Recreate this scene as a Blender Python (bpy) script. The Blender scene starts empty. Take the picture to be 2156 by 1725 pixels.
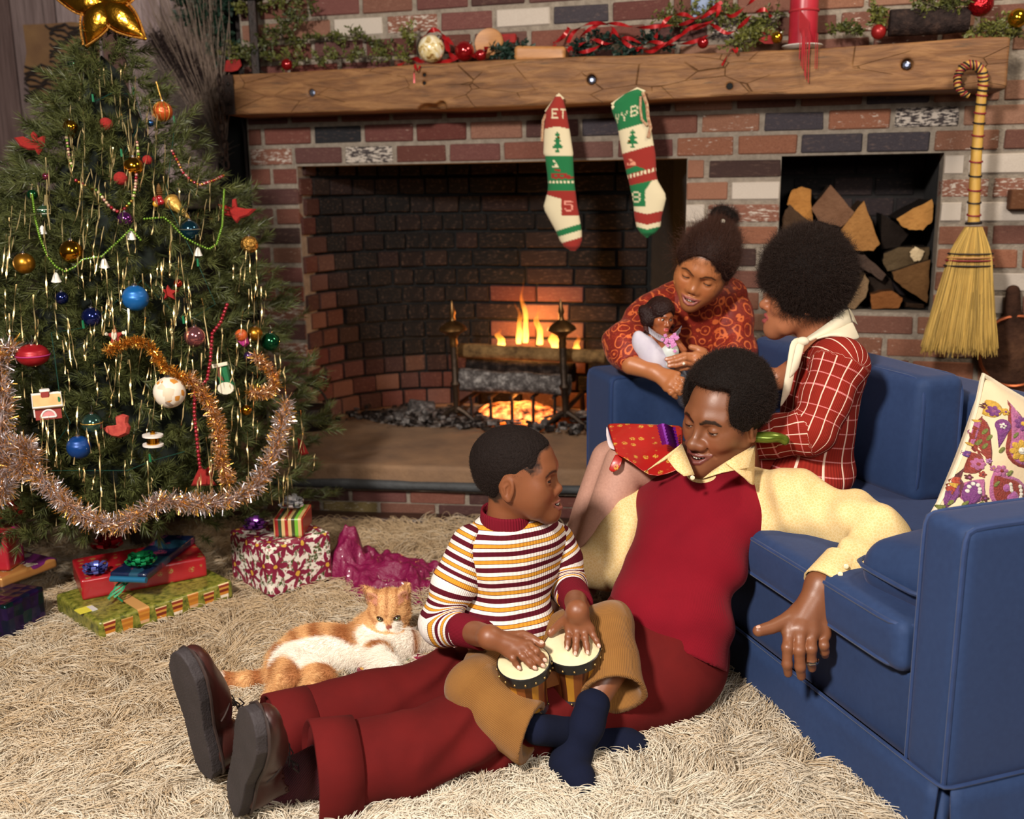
import bpy, math, random
import numpy as np
from mathutils import Vector, Matrix
random.seed(7); RNG = np.random.default_rng(7)
PI = math.pi
SC = bpy.context.scene
COL = SC.collection
# camera
FPX = 2100.0
CAM = np.array([0.0, 0.0, 1.15]); PITCH = math.radians(12.5); ROLL = math.radians(0.8)
_R = np.array([1.0, 0, 0]); _F = np.array([0, math.cos(PITCH), -math.sin(PITCH)]); _U = np.array([0, math.sin(PITCH), math.cos(PITCH)])
CR = _R*math.cos(ROLL) - _U*math.sin(ROLL); CU = _U*math.cos(ROLL) + _R*math.sin(ROLL); CF = _F
cam_data = bpy.data.cameras.new('camera'); cam = bpy.data.objects.new('camera', cam_data); COL.objects.link(cam)
cam.matrix_world = Matrix([[CR[i], CU[i], -CF[i], CAM[i]] for i in range(3)] + [[0, 0, 0, 1]])
cam_data.sensor_width = 36.0; cam_data.lens = FPX/2156*36.0; cam_data.clip_start = 0.05; cam_data.clip_end = 50
cam_data.dof.use_dof = True; cam_data.dof.focus_distance = 2.12; cam_data.dof.aperture_fstop = 3.4
SC.camera = cam
# light
SC.view_settings.view_transform = 'Standard'; SC.view_settings.look = 'None'; SC.view_settings.gamma = 1.0
SC.view_settings.use_curve_mapping = False; SC.view_settings.exposure = 0.0
world = bpy.data.worlds.new('world'); SC.world = world; world.use_nodes = True
world.node_tree.nodes['Background'].inputs[0].default_value = (1.0, 0.86, 0.72, 1); world.node_tree.nodes['Background'].inputs[1].default_value = 0.055
def area(name, loc, target, size, power, col=(1, 1, 1)):
 d = bpy.data.lights.new(name, 'AREA'); d.shape = 'DISK'; d.size = size; d.energy = power; d.color = col
 o = bpy.data.objects.new(name, d); COL.objects.link(o); o.location = loc
 o.rotation_euler = (Vector(target)-Vector(loc)).to_track_quat('-Z', 'Y').to_euler(); return o
area('studio_key_lamp', (-1.15, -0.35, 2.55), (0.2, 2.4, 0.35), 0.36, 190, (1.0, 0.93, 0.84))
area('studio_fill_lamp', (1.0, -0.6, 1.9), (0.2, 2.4, 0.4), 0.9, 38, (1.0, 0.94, 0.86))
area('hearth_room_lamp', (1.7, 2.1, 2.7), (0.6, 3.4, 0.8), 0.5, 26, (1.0, 0.86, 0.68))
# helpers
def nrm(v): v = np.asarray(v, float); return v/np.linalg.norm(v)
def ray(px, py): return CF + CR*((px-1078.0)/FPX) - CU*((py-862.5)/FPX)
def W(px, py, Y):
 d = ray(px, py); return CAM + d*((Y-CAM[1])/d[1])
def WZ(px, py, z):
 d = ray(px, py); return CAM + d*((z-CAM[2])/d[2])
UW = nrm([1.0, -0.27, 0]); NW = nrm([0.27, 1.0, 0]); OW = np.array([0, 3.835, 0.0])
def wp(px, py, off=0.0):
 d = ray(px, py); o = OW - NW*off; t = np.dot(o-CAM, NW)/np.dot(d, NW); q = CAM + d*t
 return np.dot(q-OW, UW), q[2]
def wl(u, v, z): return OW + UW*u + NW*v + np.array([0, 0, z])
MW = Matrix([[UW[i], NW[i], (0, 0, 1)[i], OW[i]] for i in range(3)] + [[0, 0, 0, 1]])
def lin(c):
 return tuple((x/12.92 if x <= 0.04045 else ((x+0.055)/1.055)**2.4) for x in (y/255.0 for y in c))
class NT:
 def __init__(s, name):
  s.m = bpy.data.materials.new(name); s.m.use_nodes = True; s.t = s.m.node_tree
  s.b = s.t.nodes['Principled BSDF']; s.out = s.t.nodes['Material Output']
 def n(s, typ, ins=None, **props):
  nd = s.t.nodes.new('ShaderNode'+typ)
  for k, v in props.items(): setattr(nd, k, v)
  for k, v in (ins or {}).items(): s.set(nd.inputs[k], v)
  return nd
 def set(s, sock, v):
  if isinstance(v, bpy.types.NodeSocket): s.t.links.new(v, sock)
  elif isinstance(v, tuple) and len(v) == 3 and sock.type == 'RGBA': sock.default_value = (*v, 1)
  else: sock.default_value = v
 def P(s, **kw):
  for k, v in kw.items(): s.set(s.b.inputs[k.replace('_', ' ')], v)
 def math(s, op, a, b=0.0, c=0.0):
  nd = s.n('Math', operation=op); s.set(nd.inputs[0], a); s.set(nd.inputs[1], b); s.set(nd.inputs[2], c); return nd.outputs[0]
 def mix(s, f, a, b, typ='MIX'):
  nd = s.n('Mix', data_type='RGBA', blend_type=typ); s.set(nd.inputs[0], f); s.set(nd.inputs[6], a); s.set(nd.inputs[7], b); return nd.outputs[2]
 def ramp(s, f, stops, interp='LINEAR'):
  nd = s.n('ValToRGB'); nd.color_ramp.interpolation = interp; e = nd.color_ramp.elements
  while len(e) > 1: e.remove(e[-1])
  for i, (p, c) in enumerate(stops):
   q = e[0] if i == 0 else e.new(p); q.position = p; q.color = (*c, 1) if len(c) == 3 else c
  s.set(nd.inputs[0], f); return nd.outputs[0]
 def coord(s, which='Object'): return s.n('TexCoord').outputs[which]
 def noise(s, vec, scale, detail=3, rough=.55, out=0, dist=0.0):
  nd = s.n('TexNoise', {'Scale': scale, 'Detail': detail, 'Roughness': rough, 'Distortion': dist}); s.set(nd.inputs['Vector'], vec); return nd.outputs[out]
 def mapping(s, vec, scale=(1, 1, 1), rot=(0, 0, 0), loc=(0, 0, 0)):
  nd = s.n('Mapping'); s.set(nd.inputs[0], vec); nd.inputs[3].default_value = scale; nd.inputs[2].default_value = rot; nd.inputs[1].default_value = loc; return nd.outputs[0]
 def bump(s, h, strength=.3, dist=.01):
  nd = s.n('Bump', {'Strength': strength, 'Distance': dist}); s.set(nd.inputs['Height'], h); s.t.links.new(nd.outputs[0], s.b.inputs['Normal'])
 def attr(s, name, out='Color'): return s.n('Attribute', attribute_name=name).outputs[out]
 def objcol(s): return s.n('ObjectInfo').outputs['Color']
 def rnd(s): return s.n('ObjectInfo').outputs['Random']
MATS = {}
def mat(name, col, rough=.6, metal=0.0, col2=None, scale=30.0, bump=0.0, bscale=None, sheen=0.0, sss=0.0, coat=0.0, attr=None, objcol=False, spec=None, stretch=(1, 1, 1), var=.5):
 if name in MATS: return MATS[name]
 t = NT(name); base = lin(col)
 vec = t.mapping(t.coord(), stretch)
 nz = t.noise(vec, scale, 4)
 c2 = lin(col2) if col2 else tuple(x*.82 for x in base)
 f = t.math('MULTIPLY_ADD', nz, 2.2, -.6);
 f = t.n('Clamp', {'Value': f}).outputs[0]
 c = t.mix(f, base, c2)
 if attr: c = t.mix(t.math('MULTIPLY', f, .25), t.attr(attr), t.mix(1.0, t.attr(attr), (.55, .5, .5), 'MULTIPLY'))
 if objcol: c = t.mix(f, t.objcol(), t.mix(1.0, t.objcol(), (.72, .7, .68), 'MULTIPLY'))
 t.P(Base_Color=c, Roughness=rough, Metallic=metal)
 if spec is not None: t.P(Specular_IOR_Level=spec)
 if sheen: t.P(Sheen_Weight=sheen, Sheen_Roughness=.4)
 if sss: t.P(Subsurface_Weight=sss, Subsurface_Radius=(.012, .004, .002), Subsurface_Scale=.3)
 if coat: t.P(Coat_Weight=coat, Coat_Roughness=.1)
 if bump: t.bump(t.noise(vec, bscale or scale*3, 3), bump, .01)
 MATS[name] = t.m; return t.m
# objects
def tag(o, label=None, cat=None, group=None, kind=None):
 if label: o['label'] = label
 if cat: o['category'] = cat
 if group: o['group'] = group
 if kind: o['kind'] = kind
 return o
def thing(name, label, cat, loc=(0, 0, 0), group=None, rz=0.0):
 o = bpy.data.objects.new(name, None); COL.objects.link(o); o.location = tuple(loc); o.rotation_euler = (0, 0, rz); o.empty_display_size = .05
 return tag(o, label, cat, group)
def put(name, me, parent=None, loc=None, m=None):
 o = bpy.data.objects.new(name, me); COL.objects.link(o)
 if m is not None and me is not None and not len(me.materials): me.materials.append(m)
 if parent is not None:
  o.parent = parent
  if loc is None:
   o.matrix_parent_inverse = wmat(parent).inverted()
 if loc is not None: o.location = tuple(loc)
 return o
def wmat(o):
 l = Matrix.LocRotScale(o.location, o.rotation_euler, o.scale)
 if o.parent is None: return l
 return wmat(o.parent) @ o.matrix_parent_inverse @ l
def mesh(verts, faces, smooth=True, cols=None, fattr=None, uv=None, name='m'):
 me = bpy.data.meshes.new(name); V = np.asarray(verts, np.float32)
 if isinstance(faces, np.ndarray):
  n, k = faces.shape
  me.vertices.add(len(V)); me.vertices.foreach_set('co', V.ravel())
  me.loops.add(n*k); me.loops.foreach_set('vertex_index', faces.astype(np.int32).ravel())
  me.polygons.add(n); me.polygons.foreach_set('loop_start', np.arange(0, n*k, k, dtype=np.int32)); me.polygons.foreach_set('loop_total', np.full(n, k, np.int32))
  me.update(calc_edges=True)
 else:
  me.from_pydata([tuple(map(float, v)) for v in V], [], faces); me.update()
 if smooth: me.polygons.foreach_set('use_smooth', np.ones(len(me.polygons), bool))
 if cols is not None:
  a = me.color_attributes.new('Col', 'FLOAT_COLOR', 'POINT'); c = np.ones((len(V), 4), np.float32); c[:, :3] = cols; a.data.foreach_set('color', c.ravel())
 for k, v in (fattr or {}).items():
  v = np.asarray(v, np.float32)
  if v.ndim == 1: a = me.attributes.new(k, 'FLOAT', 'POINT'); a.data.foreach_set('value', v)
  else: a = me.attributes.new(k, 'FLOAT_VECTOR', 'POINT'); a.data.foreach_set('vector', v.ravel())
 if uv is not None:
  l = me.uv_layers.new(name='UVMap'); l.data.foreach_set('uv', np.asarray(uv, np.float32).ravel())
 me.validate(); return me
def frame_of(d, up=(0, 0, 1)):
 d = nrm(d); up = np.asarray(up, float)
 if abs(np.dot(d, nrm(up))) > .97: up = np.array([0, 1.0, 0]) if abs(d[1]) < .9 else np.array([1.0, 0, 0])
 s = nrm(np.cross(d, up)); return s, np.cross(s, d)
class MB:
 def __init__(s): s.v = []; s.f = []; s.uv = {}; s.nv = 0; s.mi = []
 def add(s, v, f, mi=0):
  s.v += [tuple(map(float, x)) for x in v]; s.f += [tuple(i+s.nv for i in q) for q in f]; s.mi += [mi]*len(f); s.nv += len(v); return s
 def box(s, c, h, R=None, bev=0.0, mi=0, jit=0.0):
  R = np.eye(3) if R is None else np.asarray(R); c = np.asarray(c, float); h = np.asarray(h, float)
  if bev <= 0:
   v = [c + R @ (h*np.array(q)) for q in ((-1, -1, -1), (1, -1, -1), (1, 1, -1), (-1, 1, -1), (-1, -1, 1), (1, -1, 1), (1, 1, 1), (-1, 1, 1))]
   return s.add(v, [(0, 3, 2, 1), (4, 5, 6, 7), (0, 1, 5, 4), (1, 2, 6, 5), (2, 3, 7, 6), (3, 0, 4, 7)], mi)
  b = min(bev, *(h*.98)); v = []; idx = {}
  for q in np.ndindex(2, 2, 2):
   sg = np.array(q)*2-1
   j = (np.array([random.uniform(-1, 1) for _ in range(3)])*jit)
   for a in range(3):
    p = sg*(h-b)
    p = p.astype(float); p[a] = sg[a]*h[a]
    idx[(q, a)] = len(v); v.append(c + R @ (p+j))
  f = []
  for a in range(3):
   o = [x for x in range(3) if x != a]
   for sg in (0, 1):
    loop = []
    for (i, k) in ((0, 0), (1, 0), (1, 1), (0, 1)):
     q = [0, 0, 0]; q[a] = sg; q[o[0]] = i; q[o[1]] = k; loop.append(idx[(tuple(q), a)])
    f.append(tuple(loop if (sg == 1) == (a != 1) else loop[::-1]))
  for a in range(3):
   o = [x for x in range(3) if x != a]
   for (i, k) in ((0, 0), (1, 0), (1, 1), (0, 1)):
    q0 = [0, 0, 0]; q0[o[0]] = i; q0[o[1]] = k; q1 = list(q0); q1[a] = 1
    f.append((idx[(tuple(q0), o[0])], idx[(tuple(q1), o[0])], idx[(tuple(q1), o[1])], idx[(tuple(q0), o[1])]))
  for q in np.ndindex(2, 2, 2): f.append(tuple(idx[(q, a)] for a in range(3)))
  n0 = len(s.f); s.add(v, f, mi)
  for k in range(n0, len(s.f)):
   q = s.f[k]; a, b_, d = (np.array(s.v[q[0]]), np.array(s.v[q[1]]), np.array(s.v[q[2]]))
   cen = sum(np.array(s.v[i]) for i in q)/len(q)
   if np.dot(np.cross(b_-a, d-a), cen-c) < 0: s.f[k] = q[::-1]
  return s
 def tube(s, pts, r, seg=8, cap=True, mi=0, flat=1.0, up=(0, 0, 1), closed=False):
  pts = [np.asarray(p, float) for p in pts]; n = len(pts); r = [r]*n if np.isscalar(r) else r; v = []; f = []
  pf = None
  for i, p in enumerate(pts):
   if closed: d = pts[(i+1) % n]-pts[i-1]
   else: d = pts[min(i+1, n-1)]-pts[max(i-1, 0)]
   if pf is None: a, b = frame_of(d, up)
   else:
    dd = nrm(d); a = nrm(pf - dd*np.dot(pf, dd)); b = np.cross(a, dd)
   pf = a
   for k in range(seg):
    t = 2*PI*k/seg; v.append(p + (a*math.cos(t) + b*math.sin(t)*flat)*r[i])
  for i in range(n if closed else n-1):
   for k in range(seg):
    k2 = (k+1) % seg; j = (i+1) % n
    f.append((i*seg+k, j*seg+k, j*seg+k2, i*seg+k2))
  if cap and not closed: f += [tuple(range(seg)), tuple(range((n-1)*seg, n*seg))[::-1]]
  return s.add(v, f, mi)
 def lathe(s, prof, c=(0, 0, 0), ax=(0, 0, 1), seg=20, mi=0):
  a, b = frame_of(ax, (0, 1, 0)); ax = nrm(ax); c = np.asarray(c, float); v = []; f = []; n = len(prof)
  for (r, z) in prof:
   for k in range(seg):
    t = 2*PI*k/seg; v.append(c + ax*z + (a*math.cos(t)+b*math.sin(t))*max(r, 1e-5))
  for i in range(n-1):
   for k in range(seg):
    k2 = (k+1) % seg; f.append((i*seg+k, (i+1)*seg+k, (i+1)*seg+k2, i*seg+k2))
  return s.add(v, f, mi)
 def ball(s, c, r, seg=16, rings=9, R=None, mi=0):
  r = np.array([r]*3) if np.isscalar(r) else np.asarray(r, float); R = np.eye(3) if R is None else R; v = []; f = []; c = np.asarray(c, float)
  for i in range(rings+1):
   ph = PI*i/rings
   for k in range(seg):
    t = 2*PI*k/seg; v.append(c + R @ (r*np.array([math.sin(ph)*math.cos(t), math.sin(ph)*math.sin(t), math.cos(ph)])))
  for i in range(rings):
   for k in range(seg):
    k2 = (k+1) % seg; f.append((i*seg+k, (i+1)*seg+k, (i+1)*seg+k2, i*seg+k2))
  return s.add(v, f, mi)
 def ribbon(s, pts, w, nrmv=None, mi=0, th=0.0):
  pts = [np.asarray(p, float) for p in pts]; n = len(pts); v = []; f = []
  w = [w]*n if np.isscalar(w) else w
  for i, p in enumerate(pts):
   nv = nrmv[i] if nrmv is not None and np.ndim(nrmv) == 2 else (nrmv if nrmv is not None else (0, 1, 0))
   d = nrm(pts[min(i+1, n-1)]-pts[max(i-1, 0)]); a = np.cross(d, nv); L = np.linalg.norm(a); a = a/L if L > 1e-6 else frame_of(d)[0]
   v += [p-a*w[i]/2, p+a*w[i]/2]
  for i in range(n-1): f.append((2*i, 2*i+1, 2*i+3, 2*i+2))
  return s.add(v, f, mi)
 def me(s, smooth=True, sharp=None):
  m = mesh(s.v, s.f, smooth)
  if any(s.mi): m.polygons.foreach_set('material_index', np.array(s.mi, np.int32))
  if smooth and sharp is not None:
   m.set_sharp_from_angle(angle=math.radians(sharp))
  return m
 def build(s, name, m=None, parent=None, smooth=True, sharp=40, loc=None):
  return put(name, s.me(smooth, sharp), parent, loc, m)
def rotz(a): c, s_ = math.cos(a), math.sin(a); return np.array([[c, -s_, 0], [s_, c, 0], [0, 0, 1.0]])
def rotx(a): c, s_ = math.cos(a), math.sin(a); return np.array([[1.0, 0, 0], [0, c, -s_], [0, s_, c]])
def roty(a): c, s_ = math.cos(a), math.sin(a); return np.array([[c, 0, s_], [0, 1.0, 0], [-s_, 0, c]])
def strands(name, P, rad, m, parent=None, kind=None, cols=None):
 P = np.asarray(P, np.float32); n, k = P.shape[:2]
 hc = bpy.data.hair_curves.new(name); hc.add_curves([k]*n)
 hc.position_data.foreach_set('vector', P.reshape(-1))
 R = np.broadcast_to(np.asarray(rad, np.float32), (n, k)) if np.ndim(rad) < 2 else np.asarray(rad, np.float32)
 a = hc.attributes.get('radius') or hc.attributes.new('radius', 'FLOAT', 'POINT'); a.data.foreach_set('value', np.ascontiguousarray(R).ravel())
 if cols is not None:
  c = hc.attributes.new('Col', 'FLOAT_COLOR', 'CURVE'); cc = np.ones((n, 4), np.float32); cc[:, :3] = cols; c.data.foreach_set('color', cc.ravel())
 hc.materials.append(m); o = put(name, hc, parent)
 if kind: o['kind'] = kind
 return o
# implicit surfaces
def T(p): return p
def ball(c, r): c = np.asarray(c, np.float32); return lambda p: np.sqrt(((p-c)**2).sum(1))-r
def ell(c, r, R=None):
 c = np.asarray(c, np.float32); r = np.asarray(r, np.float32)
 RT = None if R is None else np.asarray(R, np.float32)
 def f(p):
  q = p-c
  if RT is not None: q = q @ RT
  q = q/r; k0 = np.sqrt((q*q).sum(1)); q = q/r; k1 = np.sqrt((q*q).sum(1))
  return k0*(k0-1)/np.maximum(k1, 1e-6)
 return f
def cap(a, b, ra, rb=None):
 a = np.asarray(a, np.float32); b = np.asarray(b, np.float32); rb = ra if rb is None else rb; ba = b-a; L = float(ba @ ba)+1e-12
 def f(p):
  q = p-a; h = np.clip((q @ ba)/L, 0, 1); q = q-h[:, None]*ba
  return np.sqrt((q*q).sum(1))-(ra+(rb-ra)*h)
 return f
def bx(c, h, r=0.0, R=None):
 c = np.asarray(c, np.float32); h = np.asarray(h, np.float32)-r; RT = None if R is None else np.asarray(R, np.float32)
 def f(p):
  q = p-c
  if RT is not None: q = q @ RT
  q = np.abs(q)-h; return np.sqrt((np.maximum(q, 0)**2).sum(1))+np.minimum(q.max(1), 0)-r
 return f
def plane(c, n): c = np.asarray(c, np.float32); n = nrm(n).astype(np.float32); return lambda p: (p-c) @ n
def smin(a, b, k):
 h = np.clip(.5+.5*(b-a)/k, 0, 1); return b+(a-b)*h-k*h*(1-h)
def U(k, *fs):
 def f(p):
  d = fs[0](p)
  for g in fs[1:]: d = smin(d, g(p), k) if k > 0 else np.minimum(d, g(p))
  return d
 return f
def SUB(k, a, *bs):
 def f(p):
  d = a(p)
  for b in bs: d = -smin(-d, b(p), k)
  return d
 return f
def INT(k, a, b): return lambda p: -smin(-a(p), -b(p), k)
def chain(pts, rs, k=0.0):
 return U(k, *[cap(pts[i], pts[i+1], rs[i], rs[i+1]) for i in range(len(pts)-1)])
def wob(seed, freq, n=6, aniso=(1, 1, 1)):
 r = np.random.default_rng(seed); K = r.normal(size=(n, 3)).astype(np.float32); K /= np.linalg.norm(K, axis=1)[:, None]
 K *= (freq*(.6+.8*r.random((n, 1)))).astype(np.float32)*np.asarray(aniso, np.float32); ph = (r.random(n)*6.28).astype(np.float32)
 return lambda p: np.sin(p @ K.T + ph).sum(1)/n
def XF(f, c, R, s=1.0):
 c = np.asarray(c, np.float32); R = np.asarray(R, np.float32)
 return lambda p: f(((p-c) @ R)/s)*s
def nets(f, lo, hi, h, slack=1.25, grad=True):
 lo = np.asarray(lo, float); hi = np.asarray(hi, float); B = 8; nb = np.ceil((hi-lo)/(h*B)).astype(int); N = nb*B+2
 g = np.stack(np.meshgrid(*[np.arange(n) for n in nb], indexing='ij'), -1).reshape(-1, 3)
 cv = np.concatenate([f((lo+(q+.5)*h*B).astype(np.float32)) for q in np.array_split(g, max(1, len(g)//200000))])
 g = g[np.abs(cv) < h*B*.867*slack]
 loc = np.stack(np.meshgrid(*[np.arange(B+1)]*3, indexing='ij'), -1).reshape(-1, 3)
 keys = []; vs = []; ed = [[], [], []]
 def key(c): return (c[..., 0]*N[1]+c[..., 1])*N[2]+c[..., 2]
 corners = np.array([(i, j, k) for i in (0, 1) for j in (0, 1) for k in (0, 1)])
 epairs = [(a, b) for a in range(8) for b in range(a+1, 8) if np.abs(corners[a]-corners[b]).sum() == 1]
 for q in np.array_split(g, max(1, len(g)//400)):
  if not len(q): continue
  idx = (q*B)[:, None, :]+loc[None]
  v = f((lo+idx.reshape(-1, 3)*h).astype(np.float32)).reshape(len(q), B+1, B+1, B+1)
  c8 = np.stack([v[:, i:i+B, j:j+B, k:k+B] for (i, j, k) in corners], -1)
  s = c8 < 0; act = s.any(-1) & ~s.all(-1); w = np.argwhere(act)
  if not len(w): continue
  cell = q[w[:, 0]]*B+w[:, 1:]; c = c8[act]; sc = s[act]
  acc = np.zeros((len(c), 3)); cnt = np.zeros(len(c))
  for a, b in epairs:
   m = sc[:, a] != sc[:, b]; t = np.where(m, c[:, a]/np.where(m, c[:, a]-c[:, b], 1), 0)
   acc += (corners[a]+t[:, None]*(corners[b]-corners[a]))*m[:, None]; cnt += m
  keys.append(key(cell)); vs.append(lo+(cell+acc/cnt[:, None])*h)
  for ax, ci in ((0, 4), (1, 2), (2, 1)):
   m = sc[:, 0] != sc[:, ci]; ed[ax].append(np.c_[cell[m], sc[m, 0]])
 if not keys: raise RuntimeError('empty surface')
 keys = np.concatenate(keys); vs = np.concatenate(vs); o = np.argsort(keys); keys = keys[o]; vs = vs[o]; F = []
 for ax in range(3):
  e = np.concatenate(ed[ax]); c = e[:, :3]; fl = e[:, 3] > 0; b, d = [x for x in range(3) if x != ax]
  if ax == 1: b, d = d, b
  qs = []
  for (db, dd) in ((0, 0), (-1, 0), (-1, -1), (0, -1)):
   cc = c.copy(); cc[:, b] += db; cc[:, d] += dd; k = key(cc); i = np.clip(np.searchsorted(keys, k), 0, len(keys)-1); qs.append(np.where(keys[i] == k, i, -1))
  Q = np.stack(qs, 1); Q[~fl] = Q[~fl][:, ::-1]; F.append(Q[(Q >= 0).all(1)])
 F = np.concatenate(F);
 if grad:
  V = vs.astype(np.float32); e = h*.6; d0 = f(V); G = np.stack([(f(V+np.eye(3, dtype=np.float32)[i]*e)-f(V-np.eye(3, dtype=np.float32)[i]*e))/(2*e) for i in range(3)], 1)
  g2 = np.maximum((G*G).sum(1), .2); st = np.clip(d0/g2, -h*.6, h*.6); vs = V-G*st[:, None]
 return vs, F
def join_parts(parts):
 V = []; F = []; Cc = []; n = 0
 for v, f, c in parts: V.append(v); F.append(f+n); Cc.append(np.broadcast_to(c, (len(v), 3))); n += len(v)
 return np.concatenate(V), np.concatenate(F), np.concatenate(Cc)
def sdf_obj(name, f, lo, hi, h, m, parent=None, cols=None, fattr=None, post=None, kind=None):
 V, F = nets(f, lo, hi, h)
 c = cols(V) if callable(cols) else cols
 fa = {k: (g(V) if callable(g) else g) for k, g in (fattr or {}).items()}
 o = put(name, mesh(V, F, True, c, fa), parent, None, m); return o
def bounds(pts, pad): pts = np.asarray(pts, float); return pts.min(0)-pad, pts.max(0)+pad
# setting
def brick_mat(name, soot=False):
 t = NT(name); v = t.coord(); oi = t.n('ObjectInfo'); loc = oi.outputs['Location']
 vec = t.n('VectorMath', operation='ADD'); t.set(vec.inputs[0], v); t.set(vec.inputs[1], loc); vec = vec.outputs[0]
 n1 = t.noise(vec, 38, 5, .65); n2 = t.noise(vec, 9, 4, .6); n3 = t.noise(vec, 120, 2)
 base = t.mix(t.ramp(n1, [(.35, (0, 0, 0)), (.7, (1, 1, 1))]), oi.outputs['Color'], t.mix(1.0, oi.outputs['Color'], (.55, .5, .5), 'MULTIPLY'))
 base = t.mix(t.ramp(n2, [(.55, (0, 0, 0)), (.75, (.6, .6, .6))]), base, t.mix(.35, oi.outputs['Color'], (.42, .26, .18)))
 w = t.math('SUBTRACT', t.math('ADD', oi.outputs['Alpha'], t.math('MULTIPLY', t.math('SUBTRACT', n2, .5), .9)), .52)
 w = t.n('Clamp', {'Value': t.math('MULTIPLY', w, 14.0)}).outputs[0]
 base = t.mix(w, base, t.mix(n1, (.70, .63, .55), (.42, .33, .27)))
 t.P(Base_Color=base, Roughness=.85, Specular_IOR_Level=.3); t.bump(t.math('ADD', n1, t.math('MULTIPLY', n3, .5)), .5, .006); return t.m
BRICK = brick_mat('brick'); MORTAR = mat('mortar', (150, 138, 124), .95, col2=(118, 106, 94), scale=40, bump=.6)
SOOTY = mat('sooty_mortar', (20, 19, 18), .95, col2=(11, 10, 10), scale=20, bump=.5)
MATTBLK = mat('matt_black', (10, 11, 12), .95)
brick_meshes = []
for k in range(7):
 m_ = MB().box((0, 0, 0), (.5, .5, .5), None, .06, jit=.018).me(False)
 for v in m_.vertices:
  s_ = (math.copysign(1, v.co.x), math.copysign(1, v.co.y), math.copysign(1, v.co.z))
  v.co.x = s_[0]*(.5-(.5-abs(v.co.x))*.36)
 m_.materials.append(BRICK); brick_meshes.append(m_)
REDS = [(118, 70, 60), (108, 64, 58), (130, 82, 68), (124, 78, 72), (100, 66, 62), (138, 94, 78), (112, 60, 52), (144, 102, 84), (92, 62, 58), (122, 86, 78)]
LIT_TANS = [(150, 104, 82), (138, 92, 72), (160, 118, 96), (126, 84, 70), (118, 78, 66), (152, 100, 76)]  # right-hand bricks: the stronger light there is put into this paler palette
OVR = []
def brick(parent, u0, u1, z0, z1, cola, depth=.09, proud=0.0, M=None, face=None):
 o = bpy.data.objects.new('brick', random.choice(brick_meshes)); COL.objects.link(o); o.parent = parent
 o.location = ((u0+u1)/2, depth/2-proud, (z0+z1)/2); o.scale = (u1-u0, depth, z1-z0)
 if random.random() < .5: o.scale.x *= -1; o.scale.z *= -1
 o.color = cola; return o
def brick_color(u, z, white=.0):
 c = lin(random.choice(REDS if u < .6 else LIT_TANS)); k = random.uniform(.8, 1.15); return (c[0]*k, c[1]*k, c[2]*k, white)
wall_back = put('wall_back', None); wall_back['kind'] = 'structure'; wall_back.matrix_world = MW
ZL = 1.247; CRS = .0778; BL = .2135; MOR = .0125
FB = (-.868, .660, .20, ZL); NI = (.985, 1.512, .708, ZL+.005)
mb = MB()
def slab(u0, u1, z0, z1, v0=.002, v1=.12): mb.box(((u0+u1)/2, (v0+v1)/2, (z0+z1)/2), ((u1-u0)/2, (v1-v0)/2, (z1-z0)/2))
slab(-1.075, FB[0], 0, ZL); slab(FB[1], NI[0], 0, ZL); slab(NI[1], 2.7, 0, ZL); slab(NI[0], NI[1], 0, NI[2]); slab(-1.075, 2.7, ZL, 2.7); slab(FB[0], FB[1], 0, .19)
mb.build('mortar_bed', MORTAR, wall_back, False, loc=(0, 0, 0))
def sty(px, py, c, w=0.0): u, z = wp(px, py); OVR.append((u, z, (*lin(c), w)))
WH = (150, 110, 95)
for q in ((1572, 390), (1510, 440), (1600, 520), (2050, 332), (2110, 462), (2140, 588), (2110, 632), (745, 45), (1115, 28), (1520, 545), (2030, 325), (1990, 470), (2150, 680), (1470, 440)): sty(*q, WH, 1.0)
for q in ((545, 350), (1620, 455), (1500, 740), (1985, 400), (2140, 400), (1280, 45), (905, 60), (1700, 700), (1690, 345), (610, 640), (575, 720)): sty(*q, (146, 98, 80), .5)
for q in ((668, 296),): sty(*q, (40, 40, 44), .12)
for q in ((1770, 290), (1915, 290), (1830, 205), (1715, 245), (1240, 250), (1250, 20)): sty(*q, (72, 66, 72), .25)
for q in ((1920, 245), (740, 337), (1590, 75)): sty(*q, (74, 66, 66), .55)
for q in ((1525, 350), (1500, 555), (560, 510)): sty(*q, (70, 50, 46), .1)
brick_n = 0
def row_of(parent, z0, spans, shift, h=CRS-MOR, dark=None):
 global brick_n
 for (a, b) in spans:
  u = a; first = True
  k0 = math.floor((a-shift)/BL); edges = [a]
  j = k0
  while True:
   e = shift+(j+1)*BL; j += 1
   if e >= b-.05: break
   if e-edges[-1] > .055: edges.append(e)
  edges.append(b)
  for i in range(len(edges)-1):
   u0 = edges[i]+(MOR/2 if i else 0); u1 = edges[i+1]-(MOR/2 if i < len(edges)-2 else 0)
   c = brick_color(u0, z0, random.choice((0, 0, .1, .2, .3, .36) if u0 < .6 else (0, .15, .28, .36, .42)))
   for (ou, oz, oc) in OVR:
    if u0-.006 <= ou <= u1+.006 and z0-.006 <= oz <= z0+h+.006: c = oc
   if dark: c = dark(c, (u0+u1)/2, z0)
   brick(parent, u0+random.uniform(0, .003), u1-random.uniform(0, .003), z0+random.uniform(0, .002), z0+h-random.uniform(0, .003), c, .09, random.uniform(.001, .006)); brick_n += 1
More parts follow.
